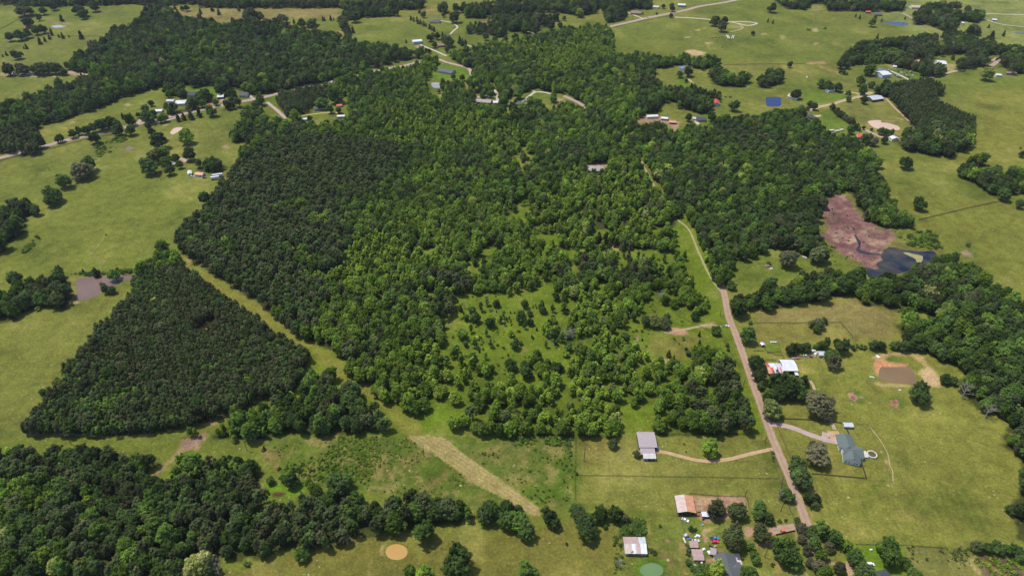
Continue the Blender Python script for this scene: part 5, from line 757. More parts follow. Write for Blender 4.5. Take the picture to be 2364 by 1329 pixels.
KW = {'b': ('broad', 'tree'), 'p': ('pine', 'pine'), 's': ('slender', 'slender young tree'), 'c': ('cedar', 'cedar'), 'h': ('shrub', 'bush'), 'x': ('bare', 'leafless tree')}
def heightof(kind, w):
    return {'b': min(max(w * 1.02, 3.0), 8.0 + w * .5), 'p': w * 2.4, 's': min(w * 2.2, 13), 'c': w * 1.6 + .6, 'h': w * .7, 'x': w * 1.0 + 3}[kind]
lone = []; rr = random.Random(5)
for tile, s in LONE:
    kd, tn = 'b', .3; k = TILES[tile][2]
    for w in s.split():
        if w[0].isalpha():
            kd = w[0]; tn = float(w[1:]) if len(w) > 1 else .3; continue
        x, y, wd = map(float, w.split(',')); px, py = PP('%s%f,%f' % (tile, x, y))[0]
        W = wd / k * mpp(G(px, py, 5)); H = heightof(kd, W)
        p = G(px, py, H * FORM[KW[kd][0]][3]); p.z = 0
        lone.append([kd, tn, px, py, W, H, p])
# labels: size, tone and where it stands
keys = {}
for L in lone:
    kd, tn, px, py, W, H, p = L
    nm, q = min(LMP, key=lambda n: (n[1][0] - px) ** 2 + ((n[1][1] - py) * 1.3) ** 2)
    dx, dy = px - q[0], py - q[1]
    dr = ('right of' if dx > 0 else 'left of') if abs(dx) > 1.6 * abs(dy) else ('below' if dy > 0 else 'above') if abs(dy) > 1.6 * abs(dx) else ('below ' if dy > 0 else 'above ') + ('right of' if dx > 0 else 'left of')
    sz = '' if kd in 'hx' else 'small ' if W < 6 else 'large ' if W > 12.5 else ''
    keys.setdefault((sz + tone_word(kd, tn) + ' ' + KW[kd][1], dr, nm), []).append((math.hypot(dx, dy), L))
ORD = ['nearest', 'second nearest', 'third nearest', 'fourth nearest', 'fifth nearest', 'sixth nearest', 'seventh nearest', 'eighth nearest', 'ninth nearest', 'tenth nearest', 'eleventh nearest', 'twelfth nearest']
GRP = {'b': 'single broadleaf trees of the fields and yards', 's': 'young trees of the clearings', 'c': 'cedars along roads and fences', 'h': 'bushes', 'x': 'leafless trees', 'p': 'single pines'}
n_ind = {}; extra = []
ap = sorted((L[4] / (L[6].y * CP + CAM_H * SP) for L in lone if L[0] == 'b'), reverse=True); CUT = ap[295] if len(ap) > 295 else 0
for (a, dr, nm), L in keys.items():
    L.sort(key=lambda t: t[0])
    for i, (_, (kd, tn, px, py, W, H, p)) in enumerate(L):
        lb = '%s %s %s' % (a, dr, nm) if len(L) == 1 else '%s %s %s, %s' % (a, dr, nm, ORD[min(i, 11)])
        if len(L) > 12 and i >= 11: lb = '%s %s %s, farther' % (a, dr, nm)
        W2, H2 = W * (0.94 + .12 * rr.random()), H * (0.92 + .16 * rr.random())
        if kd == 'b' and W / (p.y * CP + CAM_H * SP) <= CUT: extra.append(('broad', p.x, p.y, W2, H2, tn, 0)); continue
        plant(KW[kd][0], p, W2, H2, tn + rr.uniform(-.05, .05), rr.random() * 6.28, rr.randrange(100), lb, GRP[kd])
        n_ind[KW[kd][0]] = n_ind.get(KW[kd][0], 0) + 1
LONE_XY = np.array([(L[6].x, L[6].y, L[4]) for L in lone if L[0] in 'bs' and L[4] > 5])

# ---------------------------------------------------------------- the woods
pts = []                                                 # kind, x, y, width, height, tint, zone
for zi, (zone, share, sp, keep, tint, s) in enumerate(WOODS):
    polys = (WP(s, 1.5), WP(s, 7.5)); xs = [p.x for P in polys for p in P]; yy = [p.y for P in polys for p in P]
    x0, x1, y0, y1 = max(min(xs), -2200), min(max(xs), 2200), min(yy), min(max(yy), 1900)
    nx, ny = int((x1 - x0) / sp) + 1, int((y1 - y0) / (sp * .87)) + 1
    ix, iy = np.meshgrid(np.arange(nx), np.arange(ny))
    rng = np.random.default_rng(900 + zi); plantation = share[1] > .7
    jit = .22 if plantation else .42
    x = (x0 + (ix + .5 * (iy % 2)) * sp).ravel() + (rng.random(nx * ny) - .5) * sp * jit * 2; y = (y0 + iy * sp * .87).ravel() + (rng.random(nx * ny) - .5) * sp * jit * 2
    holes = HOLE_ALLW + (HOLE_W if zi in (1, 2, 3, 4) else [])
    ok = in_wood(x, y, polys, holes, min(2.6, sp * .33)); x, y = x[ok], y[ok]
    ok = rng.random(len(x)) < keep; x, y = x[ok], y[ok]
    if zi == 2: ok = ~((np.abs(x) > 0.95 * y + 180)); x, y = x[ok], y[ok]
    # which sort grows where: soft patches a few dozen metres across
    f1 = fbm(x, y, 300 + zi, 60, 3) + (rng.random(len(x)) - .5) * (.7 if plantation else .3); f2 = fbm(x, y, 340 + zi, 45, 3); f3 = fbm(x, y, 380 + zi, 25, 2)
    px = np.zeros(len(x)); py = np.zeros(len(x))
    zc = y * CP + CAM_H * SP; px = 1182 + FPX * x / zc; py = 664.5 - FPX * (y * SP - CAM_H * CP) / zc
    q = np.argsort(np.argsort(f1)) / max(1, len(f1))
    kinds = np.where(q < share[1], 1, np.where(q > 1 - share[2], 2, 0))
    tv = tint + (f2 - .5) * .5 + (rng.random(len(x)) - .5) * .34
    if zi == 2:
        wp = inpoly(px, py, PP('D1440,0 1380,110 1250,250 1180,400 1300,500 1500,600 1720,750 1950,960 2130,1050 2200,700 2363,500 E0,-200 D2363,-100 A2363,1060 2300,1010 2100,1060 1900,1010 1700,1150 1600,1250 1450,1329')) & (f3 > .34)
        kinds = np.where(wp, 1, kinds)
        pb = inpoly(px, py, PP('Z470,450 560,385 620,335 760,325 930,345 900,420 850,470 700,475 520,490')) & (rng.random(len(x)) < .93); kinds = np.where(pb, 1, kinds)
        inside = inpoly(px, py, PP('Z850,488 1600,500 1768,1003 638,1003')); tv = tv + inside * .13
        col = inpoly(px, py, PP('E0,560 200,150 400,200 800,400 900,700 500,760 300,600 60,700 -300,600')); kinds = np.where(col & (f3 > .45), 2, kinds)
        c2 = inpoly(px, py, PP('B300,750 700,850 900,1100 500,1100 300,1000')) | inpoly(px, py, PP('B1000,350 1700,230 1900,400 1700,550 1100,450')); kinds = np.where(c2 & (f3 > .5), 2, kinds)
        gx_ = inpoly(px, py, PP('E860,420 2300,180 2363,600 1700,520 1600,640 1400,640 1300,700 1000,690 820,640')); tv = tv + gx_ * .08
        bp = inpoly(px, py, PP('C-300,450 1400,1000 1400,1300 F1000,400 400,700 100,300 C-200,1200')) ; tv = tv - bp * .14; kinds = np.where(bp & (kinds == 2), 0, kinds)
        thin = inpoly(px, py, PP('E820,640 1300,560 1700,560 1700,700 1640,1100 1500,1329 700,1329 700,1000')) | inpoly(px, py, PP('H300,-100 1900,-60 1900,350 600,350')); thin |= inpoly(px, py, PP('E1640,700 2363,640 2363,1329 H2363,350 700,350 600,100 E1500,1200 1400,900')); small = thin; k_ = ~(thin & (rng.random(len(x)) < .30) & (f2 > .40))
        sp_ = inpoly(px, py, PP('E1180,100 2300,180 2363,520 1250,540')); k_ &= ~(sp_ & (rng.random(len(x)) < .30))
        x, y, kinds, tv, f3, px, py, small = x[k_], y[k_], kinds[k_], tv[k_], f3[k_], px[k_], py[k_], small[k_]
    if zi == 6:
        wp = inpoly(px, py, PP('G-300,440 300,480 1120,500 1000,650 700,760 500,720 200,700 -300,700')); kinds = np.where(wp & (f3[:len(x)] > .42), 1, kinds)
        wp = inpoly(px, py, PP('G1130,600 1200,500 1740,490 1800,600 1700,700 1300,750 1000,700')); kinds = np.where(wp, np.where(rng.random(len(x)) < .35, 0, 2), kinds); tv = np.where(wp, .34 + (f3 - .5) * .3, tv)
    if zi != 2: small = np.zeros(len(x), bool)
    for i in range(len(x)):
        # keep clear of the single trees' crowns
        kd = ('broad', 'pine', 'slender')[kinds[i]]
        if kd == 'broad':
            W = (sp * (0.85 + .95 * rng.random() ** 1.5) + .8) * (1.0 if sp > 6 else 1.7); H = W * .62 + 5.4 + 2.4 * rng.random(); t = max(.12, tv[i])
            t = min(t, .60)
            if small[i]: W *= .86; H *= .86
            if zi in (0, 20, 21): H *= (.85 + .4 * rng.random())
            if rng.random() < .03: t = .95 - .3 * rng.random()
            elif rng.random() < .06: t = t + .16
        elif kd == 'pine':
            W = 4.0 + 1.3 * rng.random() if plantation else 5.6 + 2.4 * rng.random(); H = (11.0 if plantation else 13.0) + 2.2 * rng.random(); t = .10 + .12 * rng.random() * (rng.random() < .5)
        else:
            W = 4.4 + 2.0 * rng.random(); H = 8.5 + 3.5 * rng.random(); t = min(.64, max(.35, tv[i] + .12))
        pts.append((kd, x[i], y[i], W, H, float(np.clip(t, 0.0, 1.0)), zi))
        if kd == 'slender' or (kd == 'pine' and not plantation):
            a = rng.random() * 6.28; pts.append((kd, x[i] + math.cos(a) * sp * .5, y[i] + math.sin(a) * sp * .5, W * .85, H * .9, float(np.clip(t + .04, 0, 1)), zi))
        if plantation and rng.random() < .05: pts.append(('slender', x[i] + 2, y[i] + 2, 4.5, 10.5, .42 + .12 * rng.random(), zi))
arr = np.array([(p[1], p[2]) for p in pts])
if len(LONE_XY):
    ok = np.ones(len(pts), bool)
    for lx, ly, lw in LONE_XY: ok &= (arr[:, 0] - lx) ** 2 + (arr[:, 1] - ly) ** 2 > (lw * .42) ** 2
    pts = [p for p, o in zip(pts, ok) if o]
# yards kept open in front of the homes that stand in the woods
YARDS = PP('B960,680 1000,682 1030,684 1075,693 1240,695 700,476 742,480 785,486 1730,1137 1762,1137 1795,1137 2110,790 2143,788 2175,786 2228,800 2284,828 665,583 1640,690 1600,675 A2150,726 2190,722 2225,718 2325,790 2310,716 1225,690 1160,684 1502,652 1660,638 1080,752 1190,1103 C120,804 150,800 180,802 911,785 M700,1190 740,1190 780,1195 820,1200 300,1145 400,1135 1225,1220')
def opens(p):
    sx, sy = pix((p[1], p[2], p[4] * .55)); r = p[3] / (p[2] * CP + CAM_H * SP) * FPX * .5
    return any(abs(sx - a) < 5 + r and -r * .6 - 2 < sy - b < r + 6 for a, b in YARDS)
pts = [p for p in pts if not opens(p)]
print('wood trees', len(pts), 'single', n_ind)
CAP = 295; rest = {}
for kd in ('broad', 'pine', 'slender'):
    L = [p for p in pts if p[0] == kd]
    L.sort(key=lambda p: -(p[3] if on_screen((p[1], p[2], 5), 12) else 0) / (p[2] * CP + CAM_H * SP))
    n = CAP if kd == 'broad' else max(0, CAP - n_ind.get(kd, 0)); rest[kd] = L[n:] + (extra if kd == 'broad' else [])
    for i, (k, x, y, W, H, t, zi) in enumerate(L[:n]):
        px, py = pix((x, y, 6)); tw = tone_word(kd[0], t); word = FORM[kd][5]
        vert = 'bottom' if py > 1250 else 'lower' if py > 1150 else 'mid-low' if py > 1040 else 'middle' if py > 850 else 'upper'
        side = 'far left' if px < 300 else 'left' if px < 600 else 'left centre' if px < 950 else 'centre' if px < 1400 else 'right' if px < 1900 else 'far right'
        if kd == 'pine': tw = 'plantation' if 'plantation' in WOODS[zi][0] else 'dark'
        lb = '%s %s in %s, %s %s' % (tw, word, WOODS[zi][0], vert, side)
        plant(kd, Vector((x, y, 0)), W, H, t, (i * 2.399) % 6.28, i * 7 + 3, lb.replace('broadleaf tree', 'forest tree'), '%s: %s' % (WOODS[zi][0], lb))
def stuff(name, kd, rows, label):
    """all the farther trees of one sort: one object, forms set on its points"""
    forms, w0, h0 = FORM[kd][0], FORM[kd][1], FORM[kd][2]
    bc = bpy.data.collections.new(name + '_forms')       # never linked to the scene: only the forms the points carry
    for i, (cr, tk) in enumerate(forms):
        me = tk.copy() if cr is None else cr.copy()
        if cr is not None:
            bm = bmesh.new(); bm.from_mesh(cr); nf = len(bm.faces); bm.from_mesh(tk); bm.faces.ensure_lookup_table()
            for f in bm.faces[nf:]: f.material_index = 1
            bm.to_mesh(me); bm.free(); me.materials.append(M['bark'])
        bc.objects.link(bpy.data.objects.new('%s_form_%02d' % (kd, i), me))
    me = bpy.data.meshes.new(name); n = len(rows); me.vertices.add(n)
    me.vertices.foreach_set('co', np.array([(r[1], r[2], 0) for r in rows], np.float32).ravel())
    def attr(nm, ty, vals):
        a = me.attributes.new(nm, ty, 'POINT'); a.data.foreach_set('value', vals)
    rg = np.random.default_rng(len(rows))
    attr('tint', 'FLOAT', np.array([r[5] for r in rows], np.float32)); attr('wide', 'FLOAT', np.array([r[3] / w0 for r in rows], np.float32)); attr('tall', 'FLOAT', np.array([r[4] / h0 for r in rows], np.float32))
    attr('turn', 'FLOAT', rg.random(n).astype(np.float32) * 6.28); attr('form', 'INT', rg.integers(0, len(forms), n).astype(np.int32))
    ob = link(bpy.data.objects.new(name, me)); tag(ob, label, kind='stuff')
    ng = bpy.data.node_groups.new(name + '_spread', 'GeometryNodeTree')
    ng.interface.new_socket('Geometry', in_out='INPUT', socket_type='NodeSocketGeometry'); ng.interface.new_socket('Geometry', in_out='OUTPUT', socket_type='NodeSocketGeometry')
    N = ng.nodes; I = N.new('NodeGroupInput'); O = N.new('NodeGroupOutput'); ci = N.new('GeometryNodeCollectionInfo'); ci.inputs['Collection'].default_value = bc
    ci.inputs['Separate Children'].default_value = True; ci.inputs['Reset Children'].default_value = True
    ip = N.new('GeometryNodeInstanceOnPoints'); ip.inputs['Pick Instance'].default_value = True
    def na_(nm, ty='FLOAT'):
        a = N.new('GeometryNodeInputNamedAttribute'); a.data_type = ty; a.inputs['Name'].default_value = nm; return a
    cs = N.new('ShaderNodeCombineXYZ'); w_ = na_('wide'); t_ = na_('tall'); ng.links.new(w_.outputs[0], cs.inputs[0]); ng.links.new(w_.outputs[0], cs.inputs[1]); ng.links.new(t_.outputs[0], cs.inputs[2])
    cr_ = N.new('ShaderNodeCombineXYZ'); ng.links.new(na_('turn').outputs[0], cr_.inputs[2])
    e2 = N.new('FunctionNodeEulerToRotation'); ng.links.new(cr_.outputs[0], e2.inputs[0])
    ng.links.new(I.outputs[0], ip.inputs['Points']); ng.links.new(ci.outputs[0], ip.inputs['Instance']); ng.links.new(na_('form', 'INT').outputs[0], ip.inputs['Instance Index'])
    ng.links.new(e2.outputs[0], ip.inputs['Rotation']); ng.links.new(cs.outputs[0], ip.inputs['Scale']); ng.links.new(ip.outputs[0], O.inputs[0])
    md = ob.modifiers.new('spread', 'NODES'); md.node_group = ng
    return ob
stuff('broadleaf_woodland', 'broad', rest['broad'], 'unbroken canopy of broadleaf woodland over the middle distance')
stuff('pine_woodland', 'pine', rest['pine'], 'dark pine woods and plantations beyond the nearest rows')
stuff('young_woodland', 'slender', rest['slender'], 'lighter green young growth mixed through the woods')
# low brush nobody could count: pasture bushes, pond margins, wood edges
rows = []; rg = np.random.default_rng(77)
def scatter(s, n, smin, smax, t0, t1, seed):
    P = WP(s); xs = [p.x for p in P]; yy = [p.y for p in P]; r = np.random.default_rng(seed); x = r.uniform(min(xs), max(xs), n * 3); y = r.uniform(min(yy), max(yy), n * 3)
    k = inpoly(x, y, P) & (fbm(x, y, seed, 25, 2) + r.random(n * 3) * .35 > .62); x, y = x[k][:n], y[k][:n]
    for a, b_ in zip(x, y): s_ = r.uniform(smin, smax); rows.append(('shrub', a, b_, s_, s_ * r.uniform(.6, 1.0), float(np.clip(r.uniform(t0, t1), 0, 1)), 0))
scatter('H0,375 480,375 640,490 900,680 700,830 0,700 G2000,640 1850,450', 420, .5, 1.6, .4, .7, 1); scatter('H0,380 260,380 300,560 200,700 0,690', 520, .6, 1.9, .5, .8, 2); scatter('H1200,385 1600,385 1610,440 1200,440', 90, 1.2, 3.2, .3, .65, 3)
scatter('H880,480 1600,400 1620,800 1380,860 1150,680', 160, .6, 1.8, .15, .5, 4); scatter('F1000,60 1260,170 1480,300 1480,420 1200,470 1000,340', 24, .8, 2.2, .3, .6, 5); scatter('F1480,280 1750,280 1800,400 1560,390', 160, 1, 4.0, .3, .65, 6); scatter('F980,380 1060,380 1240,500 1200,520 1020,470', 90, 1, 3.0, .35, .65, 7)
scatter('C870,1150 1060,1110 1150,1180 1100,1329 930,1329', 500, 2.5, 6.5, .3, .98, 8); scatter('C1350,345 1420,325 1500,330 1560,370 1500,400 1400,380', 160, 2, 5, .35, .55, 9); scatter('E1240,60 1320,40 1310,110 1250,110', 60, 1.5, 4, .4, .8, 10); scatter('E1290,330 1350,250 1380,260 1340,340', 40, 1.5, 4, .5, .8, 11)
scatter('I1545,1125 1990,1145 1990,1329 1700,1329', 110, .6, 1.8, .2, .5, 12); scatter('I2000,1200 2300,1210 2363,1329 2100,1329', 60, 1, 3, .5, .85, 13); scatter('G1900,600 2363,440 2363,640 2200,690 2000,640', 160, .8, 2.4, .35, .65, 14); scatter('F1490,820 1560,800 1720,840 1600,850', 40, 1, 3, .4, .7, 15)
scatter('A650,1000 860,920 870,960 720,1080 650,1090', 90, 1.5, 4.5, .3, .75, 16); scatter('D480,570 900,530 900,575 600,585', 60, 1.2, 3.5, .2, .5, 17); scatter('E750,700 2363,420 2363,1100 1600,1329 760,1250', 260, .8, 3.0, .35, .75, 18); scatter('D150,440 280,340 270,300 180,380', 50, 1.5, 4, .35, .6, 19); scatter('J100,740 220,740 260,1250 120,1300', 50, .8, 2.2, .3, .6, 20); scatter('J180,500 530,520 600,740 270,750', 180, 1.5, 3.6, .3, .5, 21); scatter('J1260,1120 1500,1180 1500,1329 1260,1329', 80, 1.2, 2.6, .4, .7, 22)
stuff('brush', 'shrub', rows, 'low brush scattered over rough pasture and pond margins')
# ---------------------------------------------------------------- buildings
def roof_gable(L, W, z0, rise, over, t=.14):
    """two pitched planes with thickness, ridge along x"""
    b = MB(); hw = W / 2 + over; zo = z0 - rise * over / (W / 2)
    o = [(-hw, zo), (0, z0 + rise), (hw, zo), (hw, zo + t), (0, z0 + rise + t * 1.3), (-hw, zo + t)]
    n = 6; x0, x1 = -L / 2 - over, L / 2 + over
    b.add([(x0, y, z) for y, z in o] + [(x1, y, z) for y, z in o], [(i, (i + 1) % n, n + (i + 1) % n, n + i) for i in range(n)] + [(0, 5, 4, 1), (1, 4, 3, 2), (6, 7, 10, 11), (7, 8, 9, 10)])
    return b
def roof_hip(L, W, z0, rise, over, t=.14):
    b = MB(); x, y = L / 2 + over, W / 2 + over; r = max(.3, L / 2 - W / 2); zo = z0 - .12
    vs = [(-x, -y, zo), (x, -y, zo), (x, y, zo), (-x, y, zo), (-r, 0, z0 + rise), (r, 0, z0 + rise), (-x, -y, zo - t), (x, -y, zo - t), (x, y, zo - t), (-x, y, zo - t)]
    return b.add(vs, [(0, 1, 5, 4), (2, 3, 4, 5), (1, 2, 5), (3, 0, 4), (9, 8, 7, 6), (0, 6, 7, 1), (1, 7, 8, 2), (2, 8, 9, 3), (3, 9, 6, 0)])
def walls_gable(L, W, h, rise, gable=True, ang=0):
    b = MB(); o = [(-W / 2, 0), (W / 2, 0), (W / 2, h), (0, h + rise - .03), (-W / 2, h)] if gable else [(-W / 2, 0), (W / 2, 0), (W / 2, h), (-W / 2, h)]
    n = len(o); b.add([(-L / 2, y, z) for y, z in o] + [(L / 2, y, z) for y, z in o], [(i, (i + 1) % n, n + (i + 1) % n, n + i) for i in range(n)] + [tuple(range(n - 1, -1, -1)), tuple(range(n, 2 * n))])
    return b
def axis_frame(s, z):
    a, b = WP(s, z); c = (a + b) / 2; c.z = 0; d = b - a; return c, d.length, math.atan2(d.y, d.x)
def openings(parent, L, W, h, n_win, door=True, glass='glass', garage=False, front=-1):
    """door and windows set proud of both long walls"""
    for side in (-1, 1):
        k = n_win; xs = [(-L / 2 + L * (i + .7) / (k + .4)) for i in range(k)]
        for i, x in enumerate(xs):
            if door and side == front and i == k // 2:
                d = MB().box(x, side * (W / 2 + .03), 1.05, 1.0, .06, 2.1).build('door', M['wood'], parent)
                MB().box(x + .35, side * (W / 2 + .08), 1.05, .06, .05, .12).build('handle', M['steel'], d); continue
            w = MB().box(x, side * (W / 2 + .02), h * .56, 1.3, .05, 1.1).build('window', M['plastic_white'], parent)
            MB().box(x, side * (W / 2 + .05), h * .56, 1.1, .03, .9).build('pane', M['glass'], w)
def house(name, label, cat, s, width, h, rise, roof, wall, hip=False, over=.45, nwin=3, z=None, L=None, chimney=False, vents=0, group=None, door=True):
    c, L0, a = axis_frame(s, (h + rise) if z is None else z); L = L or L0
    e = empty(name, c, a, label, cat, group)
    walls_gable(L, width, h, rise, not hip).build('wall', M[wall], e)
    rf = (roof_hip if hip else roof_gable)(L, width, h, rise, over).build('roof', M[roof], e)
    if chimney: MB().box(L * .2, width * .12, h + rise * .9, .8, .8, 1.6).build('chimney', M['brick_wall'], rf)
    for i in range(vents): MB().tube((-L * .3 + i * L * .3, width * .15, h + rise * .5), (-L * .3 + i * L * .3, width * .15, h + rise + .15), .14, .14, 6).build('vent', M['plastic_white'], rf)
    if nwin: openings(e, L, width, h, nwin, door)
    return e, L, a
B = 'M'
